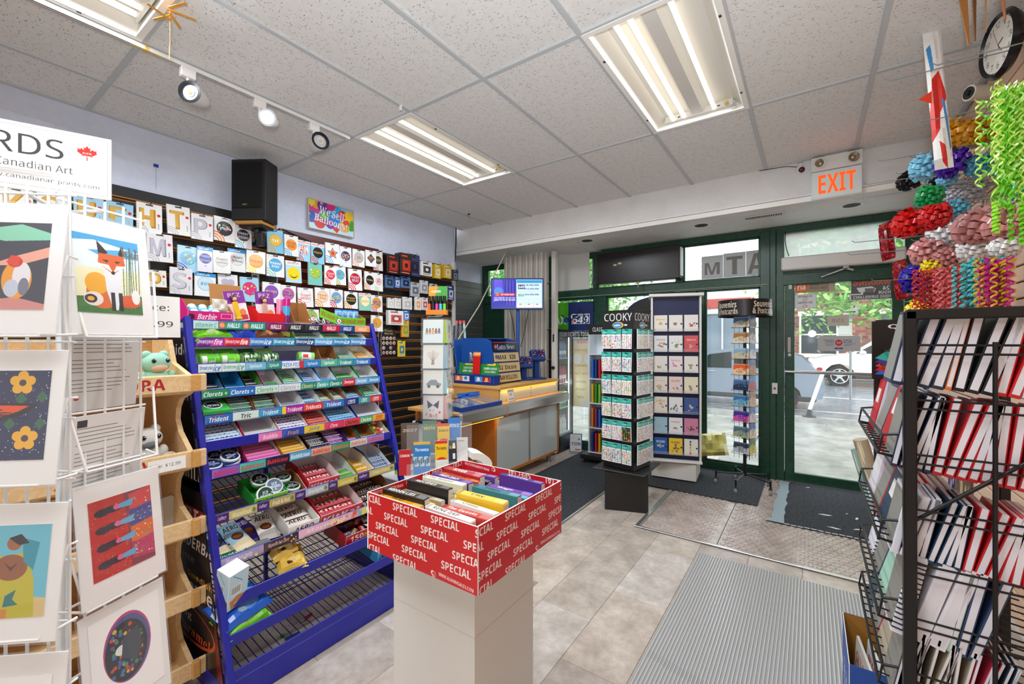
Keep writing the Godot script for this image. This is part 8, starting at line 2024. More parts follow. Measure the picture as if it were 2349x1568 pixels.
	for k in 4:
		for j in 5:
			b = mb(c(["3f8fc8", "c23a6a", "3fa85a", "e9e4da"][k])); b.lathe([V2(0, 0), V2(0.03, 0), V2(0.03, 0.14), V2(0.012, 0.19), V2(0.012, 0.215), V2(0, 0.215)], 10); b.col = c("f2f2ee"); b.lathe([V2(0.0305, 0.05), V2(0.0305, 0.1)], 10)
			one("drink_bottle", "%s drink bottle on the %s fridge shelf, %s" % [["blue", "pink", "green", "pale"][k], ["top", "second", "third", "lowest"][k], ["first", "second", "third", "fourth", "fifth"][j]], "bottle", b, mt(0.15), t.transform * at(-0.13 + j * 0.065, 0.245 + (3 - k) * 0.33, 0.1), "bottles in the fridge")
	# wire ceiling grids over the gate
	for e in [[0.35, 1.4, -0.3, "left"], [1.42, 0.5, 1.4, "right"]]:
		b = mb(c("e6e4de"))
		var x0: float = -0.35 if e[3] == "left" else 1.22
		var n: int = 18 if e[3] == "left" else 8
		for k in n: b.tube([V(x0 + k * 0.06, 2.635, -2.5), V(x0 + k * 0.06, 2.635, -3.3)], 0.003, 4)
		for k in 14: b.tube([V(x0, 2.63, -2.5 - k * 0.06), V(x0 + (n - 1) * 0.06, 2.63, -2.5 - k * 0.06)], 0.003, 4)
		one("wire_grid", "white wire grid panel under the lowered ceiling, %s of the gate" % e[3], "wire panel", b, mt(0.4))
	b = mb(c("cfc6a8")); b.tube([V(0.62, 2.62, -2.6), V(0.5, 1.9, -2.2), V(0.36, 1.3, -1.8), V(0.3, 1.0, -1.65)], 0.008, 6); one("pull_cord", "pale cord slanting from the ceiling down behind the counter", "cord", b, mt(0.6))
	# black brochure post and switch box behind the counter
	b = mb(c("1c1c1e")); b.cbox(V(0.16, 0.5, 0.03), V(0, 0.25, 0), 0.004); var bt := one("ticket_holder", "dark upright ticket holder with red tipped strips behind the counter", "holder", b, mt(0.4), at(0.36, 1.15, -2.0, 40))
	for k in 3:
		b = mb(c(["5a6066", "4a5058", "9fd0e0"][k])); b.box(V(0.025, 0.3, 0.006)); b.col = c("e0303a"); b.box(V(0.03, 0.04, 0.008), V(0, 0.16, 0)); part(bt, "strip", b, mt(0.3), at(-0.05 + k * 0.055, 0.38, 0.02, 0, 0, 4 * (k - 1)))
	b = mb(c("d9d4c4")); b.cbox(V(0.16, 0.28, 0.06), V(0, 0, 0), 0.008); b.col = c("8f9a96"); b.box(V(0.09, 0.1, 0.062), V(0, 0.03, 0)); one("wall_box", "beige electrical box with a grey grille on the far wall", "electrical box", b, mt(0.5), at(-0.33, 1.55, -2.55, 70))
	maps_and_cards()

func page_tex_later(page: int, m: StandardMaterial3D) -> Texture2D:
	screens.append([m, page])
	return null
var screens := []

func maps_and_cards():
	var t := thing("low_cabinet", "white low cabinet behind the candy rack holding maps and cards", "cabinet", at(1.78, 0, -0.14))
	var b := mb(c("e2dfda")); b.cbox(V(0.5, 0.58, 0.54), V(0, 0.29, 0), 0.004); part(t, "body", b, mt(0.5))
	b = mb(c("efedea")); b.cbox(V(0.30, 0.30, 0.2), V(-0.12, 0.73, -0.16), 0.004); part(t, "riser", b, mt(0.4))
	# acrylic card spinner
	t = thing("art_card_spinner", "clear and black counter spinner of square art greeting cards", "card rack", at(1.66, 0.882, -0.30, 28))
	b = mb(c("1c1c1e")); b.cbox(V(0.24, 0.02, 0.24), V(0, 0.01, 0), 0.004); b.cbox(V(0.1, 0.74, 0.1), V(0, 0.38, 0), 0.003); part(t, "core", b, mt(0.3))
	var pics := [["e9f0ee", "birds", "row of small painted birds"], ["f0ede6", "hummingbird", "hummingbird sketch"], ["f2eee6", "plant", "leafless plant drawing"], ["efeee8", "jay", "blue jay painting"], ["f0ece4", "car", "old car sketch"], ["f2f0ea", "berries", "berry sprig painting"], ["f2e9e6", "dark_moth", "dark butterflies over flowers"], ["f4f0ea", "blue_moth", "single blue butterfly"]]
	for k in 8:
		var row := k / 2
		var side := k % 2
		var r := sheet(90, 110, c(pics[k][0]), 2)
		match pics[k][1]:
			"birds":
				pL(0.1, 0.62, 0.9, 0.58, 0.02, c("8a5a3a"))
				for q in 5: pC(0.2 + q * 0.15, 0.5, 0.06, 0.09, c(["5a8a4a", "d8702a", "e8b02a", "b8322a", "4a6a9a"][q])); pC(0.2 + q * 0.15, 0.4, 0.035, 0, c("3a2a24"))
			"car": pP([0.15, 0.62, 0.25, 0.5, 0.4, 0.4, 0.65, 0.4, 0.75, 0.52, 0.9, 0.56, 0.88, 0.66], c("8a9098")); pC(0.3, 0.68, 0.08, 0, c("3a3a3a")); pC(0.74, 0.68, 0.08, 0, c("3a3a3a"))
			"plant":
				for q in 9: pL(0.5, 0.75, 0.2 + q * 0.075, 0.25 + 0.1 * absf(q - 4) / 4, 0.012, c(["7a6a5a", "a8806a"][q % 2]))
				pR(0.42, 0.72, 0.16, 0.12, c("9a9088"))
			"berries": pdots(22, 0.2, 0.2, 0.6, 0.6, 0.05, ["c8283a", "4a8a4a", "2f5a3a", "e8a0a0"], 4)
			"dark_moth": pdots(14, 0.15, 0.6, 0.7, 0.3, 0.05, ["e06a5a", "6a9a5a", "f0a89a"], 5); pP([0.2, 0.2, 0.5, 0.4, 0.25, 0.55], c("232a3e")); pP([0.8, 0.2, 0.5, 0.4, 0.75, 0.55], c("232a3e"))
			"blue_moth": pP([0.5, 0.2, 0.55, 0.5, 0.3, 0.7], c("4a8ac8")); pP([0.55, 0.5, 0.85, 0.3, 0.7, 0.75], c("3a6aa8")); pdots(10, 0.2, 0.2, 0.6, 0.6, 0.02, ["9fc0e0"], 6)
			_: pC(0.5, 0.4, 0.1, 0.2, c("4a6a7a" if k == 3 else "3a4a4a")); pP([0.5, 0.4, 0.75, 0.15, 0.62, 0.5], c("5a7a8a")); pC(0.45, 0.72, 0.12, 0.08, c("d8a06a"))
		b = card_quad(0.145, 0.165, 0.024, r, c(["a9c84a", "9fc4d8", "a8d0d8", "e8b8b8"][row]))
		one("greeting_card", "art card with a %s in the counter spinner" % pics[k][2], "greeting card", b, mt(0.3, 0, 2), t.transform * at(0.0 if side == 0 else 0.085, 0.56 - row * 0.178, 0.085 if side == 0 else 0.0, 0.0 if side == 0 else 90.0, -4), "art cards in the counter spinner")
		b = mb(); b.box(V(0.17, 0.19, 0.004), V(0, 0.085, 0.018)); part(t, "clear_pocket", b, glass(Color(0.9, 0.95, 0.95, 0.05)), at(0.0 if side == 0 else 0.085, 0.555 - row * 0.178, 0.085 if side == 0 else 0.0, 0.0 if side == 0 else 90.0, -4))
	# highlighter carton on top
	var r := sheet(100, 130, c("e8702a"), 2); pP([0, 0, 0.6, 0, 0.2, 0.5, 0, 0.5], c("f2a83a")); pP([0.5, 0, 1, 0, 1, 0.5, 0.3, 0.5], c("4fae4a")); pR(0, 0.5, 1, 0.34, c("20242a")); pT("MARKERS", 0.4, 0.18, 0.5, 0.08, c("fff")); pR(0, 0.84, 1, 0.16, c("e88a2a"))
	t = thing("marker_carton", "orange and green carton of fluorescent highlighters on the card spinner", "carton", at(1.66, 1.645, -0.30, 28)); part(t, "back_card", card_quad(0.14, 0.21, 0.004, r, c("e8702a")), mt(0.35, 0, 2), at(0, 0, -0.03)); b = mb(c("e88a2a")); b.box(V(0.15, 0.035, 0.05), V(0, 0.018, -0.005)); part(t, "tray", b, mt(0.4))
	for k in 5:
		b = mb(c("17181a")); b.cyl(V(0, 0.075, 0), V(0, 0.13, 0), 0.011, -1, 10); b.col = c(["f2702a", "2a2c30", "e83a9a", "4fc0e8", "6fd83a"][k]); b.cyl(V(0, 0.03, 0), V(0, 0.075, 0), 0.011, -1, 10)
		one("highlighter", "%s highlighter pen standing in the marker carton" % ["orange", "black", "pink", "blue", "green"][k], "pen", b, mt(0.3), t.transform * at(-0.056 + k * 0.028, 0.006, 0.0), "highlighters in the carton")
	# maps and guides in clear holders
	t = thing("brochure_stand", "clear acrylic stand of street maps and guide books", "brochure stand", at(1.955, 0.582, 0.0, 48))
	for e in [[0.06, 0.06, 0.10], [0.16, -0.02, 0.22]]:
		b = mb(); b.box(V(0.40, e[0] + 0.06, 0.004), V(0.02, e[2] - 0.02 + (e[0] + 0.06) / 2 - 0.06, e[1] + 0.03)); part(t, "clear_front", b, glass(Color(0.92, 0.96, 0.97, 0.07)))
	b = mb(c("dfe6e8")); b.box(V(0.42, 0.004, 0.16), V(0.02, 0.06, 0.02)); b.box(V(0.42, 0.004, 0.1), V(0.02, 0.16, -0.08)); part(t, "tier", b, mt(0.2))
	var bk := [["2027", "5a463c", "c9b8a4", -0.16, 0.165, -0.06, 0.11, 0.19, "brown 2027 planner at the left of the map stand"], ["MOTO", "5a7a6a", "e8c83a", -0.04, 0.165, -0.06, 0.09, 0.2, "curling motorcycle magazine in the map stand"], ["Ontario", "f2c21f", "3a2a14", 0.05, 0.165, -0.05, 0.075, 0.18, "yellow and red Ontario road map, front copy"], ["Ontario", "efbe22", "3a2a14", -0.005, 0.165, -0.065, 0.075, 0.19, "yellow and red Ontario road map tucked behind another"], ["MOTOR LIC", "2a78c4", "ffffff", 0.12, 0.165, -0.07, 0.08, 0.21, "blue licence handbook at the back right of the map stand"],
		["Toronto", "2f7fc4", "ffffff", -0.09, 0.065, 0.05, 0.10, 0.19, "blue Toronto guide map with a skyline"], ["Toronto", "f2c21f", "3a2a14", 0.03, 0.065, 0.04, 0.075, 0.19, "yellow and red Toronto street map"], ["MAPS", "2a2f3a", "e8d23a", 0.10, 0.065, 0.03, 0.05, 0.19, "dark map book with white price labels"], ["", "e9e9e6", "888888", 0.16, 0.065, 0.02, 0.07, 0.2, "plain white leaflet at the right of the map stand"], ["CANADA", "c2262e", "ffffff", -0.19, 0.065, 0.05, 0.07, 0.15, "small red souvenir booklet at the left of the map stand"], ["", "8fd02a", "6fae1f", -0.22, 0.065, 0.02, 0.06, 0.14, "lime green folder beside the red booklet"]]
	for e in bk:
		r = sheet(80, 150, c(e[1]), 2); pT(e[0], 0.5, 0.24, 0.8, 0.1, c(e[2])) if e[0] else pR(0.1, 0.1, 0.6, 0.02, c(e[2]))
		if e[1] in ["f2c21f", "efbe22"]: pR(0, 0, 1, 0.09, c("d8302a")); pC(0.5, 1.02, 0.8, 0.5, c("d8302a")); pR(0, 0.6, 1, 0.4, c("dfe6dc")); pdots(20, 0, 0.62, 1, 0.36, 0.05, ["b8d0b0", "c9d8e4", "e8dcae"], 3)
		elif e[8].contains("skyline"):
			pR(0, 0.45, 1, 0.3, c("bcd8e6")); pR(0, 0, 1, 0.08, c("f0b02a"))
			for q in 9: pR(q * 0.11, 0.55 - 0.05 * (q % 3), 0.08, 0.2, c("5a6a7a"))
		elif e[0] == "MAPS":
			for q in 3: pR(0.5, 0.1 + q * 0.33, 0.3, 0.18, c("f0f0ee"))
		one("map_booklet", e[8], "booklet", card_quad(e[6], e[7], 0.012, r, c("ece8de")), mt(0.3, 0, 2), t.transform * at(e[3], e[4], e[5], 4 * sin(e[3] * 30), -9), "maps and booklets")
	b = mb(c("efebe2"))
	var prof := PackedVector2Array()
	for k in 9: prof.append(V2(0.13 * sin(k * 0.2), 0.09 * cos(k * 0.2)))
	for k in 9: prof.append(V2(0.075 * sin((8 - k) * 0.2), 0.05 * cos((8 - k) * 0.2)))
	b.prism(prof, 0.15); one("curled_guide", "thick white guide book drooping over the map stand's right end", "book", b, mt(0.6), at(2.10, 0.675, -0.14, 60))

func build_spinners():
	var m1 := mt(0.3, 0, 1)
	var r: Rect2
	var b: MB
	# sticker tower
	var t := thing("sticker_tower", "black four-sided COOKY sticker tower on a black pedestal", "spinner rack", at(2.52, 0, -1.81, -9))
	b = mb(c("201e1d")); b.cbox(V(0.36, 0.33, 0.36), V(0, 0.165, 0), 0.004); part(t, "pedestal", b, mt(0.5), at(0, 0, 0, 28))
	b = mb(c("262425")); b.cbox(V(0.46, 0.012, 0.46), V(0, 0.342, 0), 0.003); part(t, "turn_plate", b, mt(0.4), at(0, 0, 0, 10))
	b = mb(c("1c1a1b")); b.cbox(V(0.30, 1.22, 0.30), V(0, 0.96, 0), 0.003); part(t, "column", b, mt(0.5))
	r = sheet(170, 90, c("191718"), 2); pT("COOKY", 0.5, 0.34, 0.88, 0.4, c("f2f0ee"), "sans"); pC(0.5, 0.77, 0.18, 0.18, c("e8b02a")); pC(0.48, 0.77, 0.15, 0.14, c("2a7fd0")); pT("maildor", 0.48, 0.77, 0.22, 0.12, c("fff")); pR(0.7, 0.73, 0.09, 0.08, c("efefef"))
	b = mb(); b.box(V(0.305, 0.16, 0.305), V(0, 1.64, 0), {"f": r, "r": r, "l": r, "b": r}); part(t, "header", b, mt(0.45, 0, 2))
	b = mb(c("2c2a2a")); b.box(V(0.315, 0.006, 0.315), V(0, 1.723, 0)); part(t, "cap", b, mt(0.4))
	var packs := []
	var kinds := ["fruit", "animal", "food", "flower", "letter", "party", "sea", "holiday"]
	for k in 8:
		r = sheet(80, 150, c("f2f1ef"), 1); pR(0, 0, 1, 0.26, c("3fb8a8")); pP([0, 0.26, 0.4, 0.26, 0.5, 0.31, 0.6, 0.26, 1, 0.26, 1, 0.22, 0, 0.22], c("2f9a90")); pR(0.32, 0.05, 0.36, 0.035, c("1c2a2a")); pT("COOKY", 0.3, 0.16, 0.4, 0.06, c("d9f2ee"))
		if k == 7: pR(0.05, 0.3, 0.9, 0.68, c("1b1a1c"))
		rng.seed = 100 + k
		for q in 40:
			var x := 0.12 + (q % 5) * 0.19 + rng.randf_range(-0.03, 0.03)
			var y := 0.37 + (q / 5) * 0.078
			var col := c([["c8342a", "e88a2a", "3f8a3a", "7a2a3a"], ["8a5a3a", "3a3a3a", "d8a06a", "5a8ac0"], ["d8b23a", "c8502a", "6a9a3a", "f0c9a0"], ["e06a9a", "8a5ab0", "f2b83a", "5ab07a"], ["3a5a9a", "d8403a", "3a9a6a", "e8a02a"], ["e04a7a", "3fa8d8", "f2c83a", "7a4ab0"], ["2f7ab0", "e8703a", "5ac0b0", "3a3a6a"], ["3fae4a", "e84a4a", "f2c23a", "3a8ae0"]][k][rng.randi() % 4])
			if q % 3: pC(x, y, rng.randf_range(0.04, 0.075), 0, col)
			else: pstar(x, y, 0.075, 5, 0.5, col, rng.randf())
		packs.append(card_quad(0.09, 0.168, 0.008, r, c("d6e8e4")).made())
	for f in 2:
		for row in 6:
			for k in 3:
				var v: int = (row * 3 + k * 5 + f * 2) % 7
				if f == 0 and row == 4 and k == 2: v = 7
				var T := at(0, 0, 0, 90.0 * f) * at(-0.098 + k * 0.098, 1.392 - row * 0.197, 0.178, 2 * sin(row * 3 + k), 0, 1.5 * sin(k * 2 + row))
				one("sticker_pack", "%s sticker pack, %s row, %s of three on the tower's %s face" % [kinds[v], ["top", "second", "third", "fourth", "fifth", "lowest"][row], ["left", "middle", "right"][k], ["wide left", "narrow right"][f]], "sticker pack", packs[v], m1, t.transform * T, "sticker packs on the tower")
				b = mb(c("2a2a2c")); b.tube([V(0, 0.16, -0.03), V(0, 0.163, 0.04), V(0, 0.172, 0.046)], 0.002, 4); part(t, "hook", b, mt(0.4, 0.5), T)
	# greeting card spinner
	t = thing("greeting_spinner", "tall white greeting card spinner with navy back and three card columns", "spinner rack", at(2.69, 0, -2.80, 17.6))
	b = mb(c("e6e2da")); b.cbox(V(0.44, 0.17, 0.40), V(0, 0.115, -0.08), 0.004); part(t, "base", b, mt(0.45), at(0, 0, 0, -12))
	b = mb(c("efece6")); b.cbox(V(0.50, 0.02, 0.34), V(0, 0.222, 0), 0.003); part(t, "turn_plate", b, mt(0.4))
	b = mb(c("ece9e3"))
	for s in [-1, 1]: b.cbox(V(0.02, 1.69, 0.28), V(s * 0.235, 1.075, 0), 0.003)
	b.cbox(V(0.53, 0.03, 0.34), V(0, 1.935, 0), 0.003); part(t, "frame", b, mt(0.4))
	b = mb(c("1a2350")); b.box(V(0.45, 1.69, 0.02), V(0, 1.075, 0.08)); part(t, "back_panel", b, mt(0.5))
	for row in 7:
		b = mb(c("15171c")); b.box(V(0.45, 0.022, 0.012), V(0, 1.715 - row * 0.213, 0.096)); part(t, "title_strip", b, mt(0.4))
		b = mb(); b.box(V(0.45, 0.03, 0.004), V(0, 1.575 - row * 0.213, 0.135)); part(t, "clear_lip", b, glass(Color(0.92, 0.95, 0.97, 0.08)))
		b = mb(c("20263c")); b.box(V(0.45, 0.004, 0.045), V(0, 1.557 - row * 0.213, 0.112)); part(t, "ledge", b, mt(0.5))
	var gc := """f0ece2|e8b23a|bee|cream card with a bumblebee|f2eee6|8a6a3a||cream card with a brown acorn|f2efe8|d8342a||white card with a red flower and a rabbit
eaf0f2|e8703a|thank you|white card with an orange flower wreath|f2f2ee|6a9a4a||white card with a rainbow flourish|e05a5e|f6e6e0|Merci|coral card with white lace and gold words
f0ede6|c9a86a||cream card with a small blue boat|f4e6e6|e08aa8|love|blush card with three pink blooms|f0ede4|b8a888||ivory card with a gold feather
efe6dc|e8d0a0|baby|beige card with a stork and a bundle|eed8d6|c98a5a|BABY|pink card reading BABY in gold|f2e9cc|a8a098||yellow card with a small grey mouse
f2ead8|e0b070|hello|cream card with orange lettering|f0f0ee|5a6a7a||white card with a grey tree|3f5a9a|e6ecf4||night blue card with white stars
a9cfe0|f2f0e6||pale blue card with a white dress|eef2f0|e08a8a|happy|white and mint card with pink script|d888a8|4a2a2a||pink card with two dark-haired figures
2a66b4|f2efe6|mum|bright blue card with white flowers|f2cf3a|8a4a2a|SORRY|yellow card of a woman in glasses|f4efe2|d8342a|hearts|white card with a column of coloured hearts"""
	var row := 0
	for ln in gc.split("\n"):
		var a: PackedStringArray = ln.split("|")
		for k in 3:
			r = sheet(84, 112, c(a[k * 4]), 2)
			var col := c(a[k * 4 + 1])
			if a[k * 4 + 2] == "hearts":
				for q in 5: pC(0.45, 0.16 + q * 0.17, 0.07, 0, c(["2a5ab0", "3f9a4a", "f2b82a", "f0b8c0", "d8342a"][q])); pP([0.38, 0.18 + q * 0.17, 0.52, 0.18 + q * 0.17, 0.45, 0.27 + q * 0.17], c(["2a5ab0", "3f9a4a", "f2b82a", "f0b8c0", "d8342a"][q]))
			else:
				rng.seed = row * 7 + k
				var cy := rng.randf_range(0.45, 0.7)
				var sp := rng.randf_range(0.05, 0.17)
				for q in 6 + (row * 5 + k * 3) % 9: pC(0.47 + rng.randfn() * sp, cy + rng.randfn() * sp * 0.7, rng.randf_range(0.02, 0.09), 0, col.lerp(c(["5a8ac0", "e8b23a", "6aa05a", "d8607a"][q % 4]), 0.45))
				if a[k * 4 + 2]: pT(a[k * 4 + 2], 0.5, 0.26, 0.66, 0.13, col, "serifb")
			pR(0.84, 0.5, 0.12, 0.09, c("22242c"))
			one("greeting_card", a[k * 4 + 3] + " on the navy spinner", "greeting card", card_quad(0.132, 0.17, 0.010, r, c(a[k * 4]).darkened(0.1)), mt(0.45, 0, 2), t.transform * at(-0.148 + k * 0.148, 1.560 - row * 0.213, 0.118, 0, -4), "cards on the navy spinner")
		row += 1
	# postcard stand
	t = thing("postcard_stand", "black wire souvenir postcard stand with a round header on castors", "spinner rack", at(3.335, 0, -2.9))
	b = mb(c("18181a")); b.cyl(V(0, 0.12, 0), V(0, 1.8, 0), 0.016, -1, 10); part(t, "pole", b, mt(0.35))
	r = sheet(760, 74, c("1d1817"), 2)
	for k in 4: pT("Souvenirs", 0.125 + k * 0.25, 0.3, 0.15, 0.38, c("f2e6d2")); pT("& Postcards", 0.125 + k * 0.25, 0.7, 0.165, 0.36, c("f2e6d2"), "serifb")
	b = mb(); b.lathe([V2(0.24, 1.70), V2(0.24, 1.86)], 40, Vector3.ZERO, 0.12, 0.12 + TAU, r); b.col = c("161414"); b.lathe([V2(0.237, 1.86), V2(0.237, 1.70)], 40); b.box(V(0.47, 0.006, 0.02), V(0, 1.78, 0)); part(t, "header_ring", b, mt(0.3, 0, 2))
	for k in 5:
		var a := TAU * k / 5 + 0.5
		var d := V(cos(a), 0, sin(a))
		b = mb(c("1c1c1e")); b.tube([V(0, 0.14, 0), d * 0.25 + Vector3.UP * 0.12, d * 0.26 + Vector3.UP * 0.075], 0.007, 6); b.cyl(d * 0.26 + Vector3.UP * 0.06, d * 0.26 + Vector3.UP * 0.14, 0.009); part(t, "leg", b, mt(0.35))
		b = mb(c("8a857c")); b.cyl(d * 0.26 + V(-0.012, 0.032, 0), d * 0.26 + V(0.012, 0.032, 0), 0.03, -1, 14); b.col = c("3a3a3a"); b.box(V(0.03, 0.03, 0.03), d * 0.26 + Vector3.UP * 0.055); part(t, "castor", b, mt(0.5))
	var views := [["6a8ab8", "e8d9b0", "city street"], ["a8743a", "e9dcc0", "old town mosaic"], ["8fb0c8", "d8c49a", "canyon"], ["e8622a", "f6c89a", "autumn maple"], ["4a6a9a", "2a3a5a", "harbour at dusk"], ["3f7ab0", "8ac0d8", "blue lake"], ["4a3a9a", "e05ab0", "purple night skyline"], ["5a7a8a", "b0b890", "rocky shore"], ["3a4a5a", "c9ced2", "grey tower"],
		["5a90c8", "3a3f4a", "islands from the air"], ["4a4a4c", "cfcfcf", "black and white skyline"], ["8fc0e0", "e9eef2", "pale waterfall"], ["2f5a9a", "c8842a", "brown bear"], ["4a9ad8", "c8242a", "red-coated rider on foot"], ["a8845a", "d9b890", "grey wolf"], ["3f80c8", "e8c9c0", "snowy hill"], ["2a5fb0", "e9d9a8", "sandy beach"], ["4a7a4a", "d8c83a", "yellow field"]]
	for f in 2:
		var fa: float = [-20.0, 64.0][f]
		b = mb(c("1a1a1c"))
		for k in 4: b.tube([V(-0.075 + k * 0.05, 0.3, 0.06), V(-0.075 + k * 0.05, 1.68, 0.06)], 0.002, 4)
		for k in 9: b.tube([V(-0.09, 0.36 + k * 0.155, 0.06), V(-0.085, 0.35 + k * 0.155, 0.1), V(0.085, 0.35 + k * 0.155, 0.1), V(0.09, 0.36 + k * 0.155, 0.06)], 0.002, 4)
		b.tube([V(0, 0.5, 0), V(0, 0.5, 0.06)], 0.004, 4); b.tube([V(0, 1.6, 0), V(0, 1.6, 0.06)], 0.004, 4)
		part(t, "wire_column", b, mt(0.35), at(0, 0, 0, fa))
		for k in 9:
			var v: Array = views[f * 9 + k]
			r = sheet(92, 64, c(v[0]), 2) if f == 0 else sheet(64, 92, c(v[0]), 2)
			pP([0, 0.6, 0.3, 0.42, 0.6, 0.55, 1, 0.4, 1, 1, 0, 1], c(v[1])); pC(0.5, 0.6, 0.2, 0.24, c(v[1]).lerp(c(v[0]), 0.3)); pR(0, 0, 1, 0.12, c(v[0]).lightened(0.25)); pdots(12, 0.1, 0.5, 0.8, 0.4, 0.05, [c(v[1]).darkened(0.3).to_html(false), c(v[0]).lightened(0.4).to_html(false)], k)
			one("postcard", "%s postcard on the souvenir stand" % v[2], "postcard", card_quad(0.15 if f == 0 else 0.105, 0.105 if f == 0 else 0.15, 0.006, r, c("e9e6de")), mt(0.25, 0, 2), t.transform * at(0, 0, 0, fa) * at(0, 0.356 + (8 - k) * 0.155, 0.082, 0, -10 if f == 0 else -4), "postcards on the stand")
	b = mb(c("d9d27a")); b.bag(0.3, 0.24, 0.14, W1, 8, 8, 0.05, 5); one("yellow_bag", "crumpled translucent yellow bag by the window behind the postcards", "bag", b, mt(0.3), at(2.99, 0.33, -3.17, 10, -20, 8))

func ribbon_bow(col: Color, n: int, rad: float, sd: int) -> ArrayMesh:   # star bow of looped ribbon
	rng.seed = sd
	var b := mb(col)
	for i in n:
		var th := acos(1.0 - 1.25 * (i + 0.5) / n)
		var ph := i * 2.39996
		var d := V(sin(th) * cos(ph), sin(th) * sin(ph), cos(th))
		var s := d.cross(V(0.3, 1, 0.2)).normalized()
		var u := d.cross(s)
		var L := rad * rng.randf_range(0.85, 1.05)
		var w := rad * 0.145
		var prev := []
		for k in 11:
			var a := TAU * k / 10
			var p := d * L * (0.5 - 0.5 * cos(a)) + s * L * 0.24 * sin(a) + u * L * 0.1 * sin(a * 0.5)
			var m := u.cross(d * sin(a) * 0.5 + s * 0.24 * cos(a)).normalized()
			var cur := [p - u * w, p + u * w, m]
			if prev:
				b.tri(prev[0], prev[1], cur[1], prev[2], prev[2], cur[2]); b.tri(prev[0], cur[1], cur[0], prev[2], cur[2], cur[2])
			prev = cur
	return b.made()

func curls(col: Color, n: int, len: float, rad: float, sd: int, alt := Color.WHITE) -> ArrayMesh:
	rng.seed = sd
	var b := mb()
	for i in n:
		b.col = col if i % 3 or alt == Color.WHITE else alt
		var o := V(rng.randfn() * rad, -rng.randf() * 0.03, rng.randfn() * rad)
		var cr := rng.randf_range(0.009, 0.014)
		var turns := rng.randf_range(5, 9)
		var l := len * rng.randf_range(0.6, 1.0)
		var prev := []
		for k in 46:
			var a := turns * TAU * k / 45
			var p := o + V(cos(a + i) * cr, -l * k / 45.0, sin(a + i) * cr)
			var cur := [p, p + V(0, -0.009, 0)]
			if prev: b.q(prev[0], cur[0], cur[1], prev[1])
			prev = cur
	return b.made()

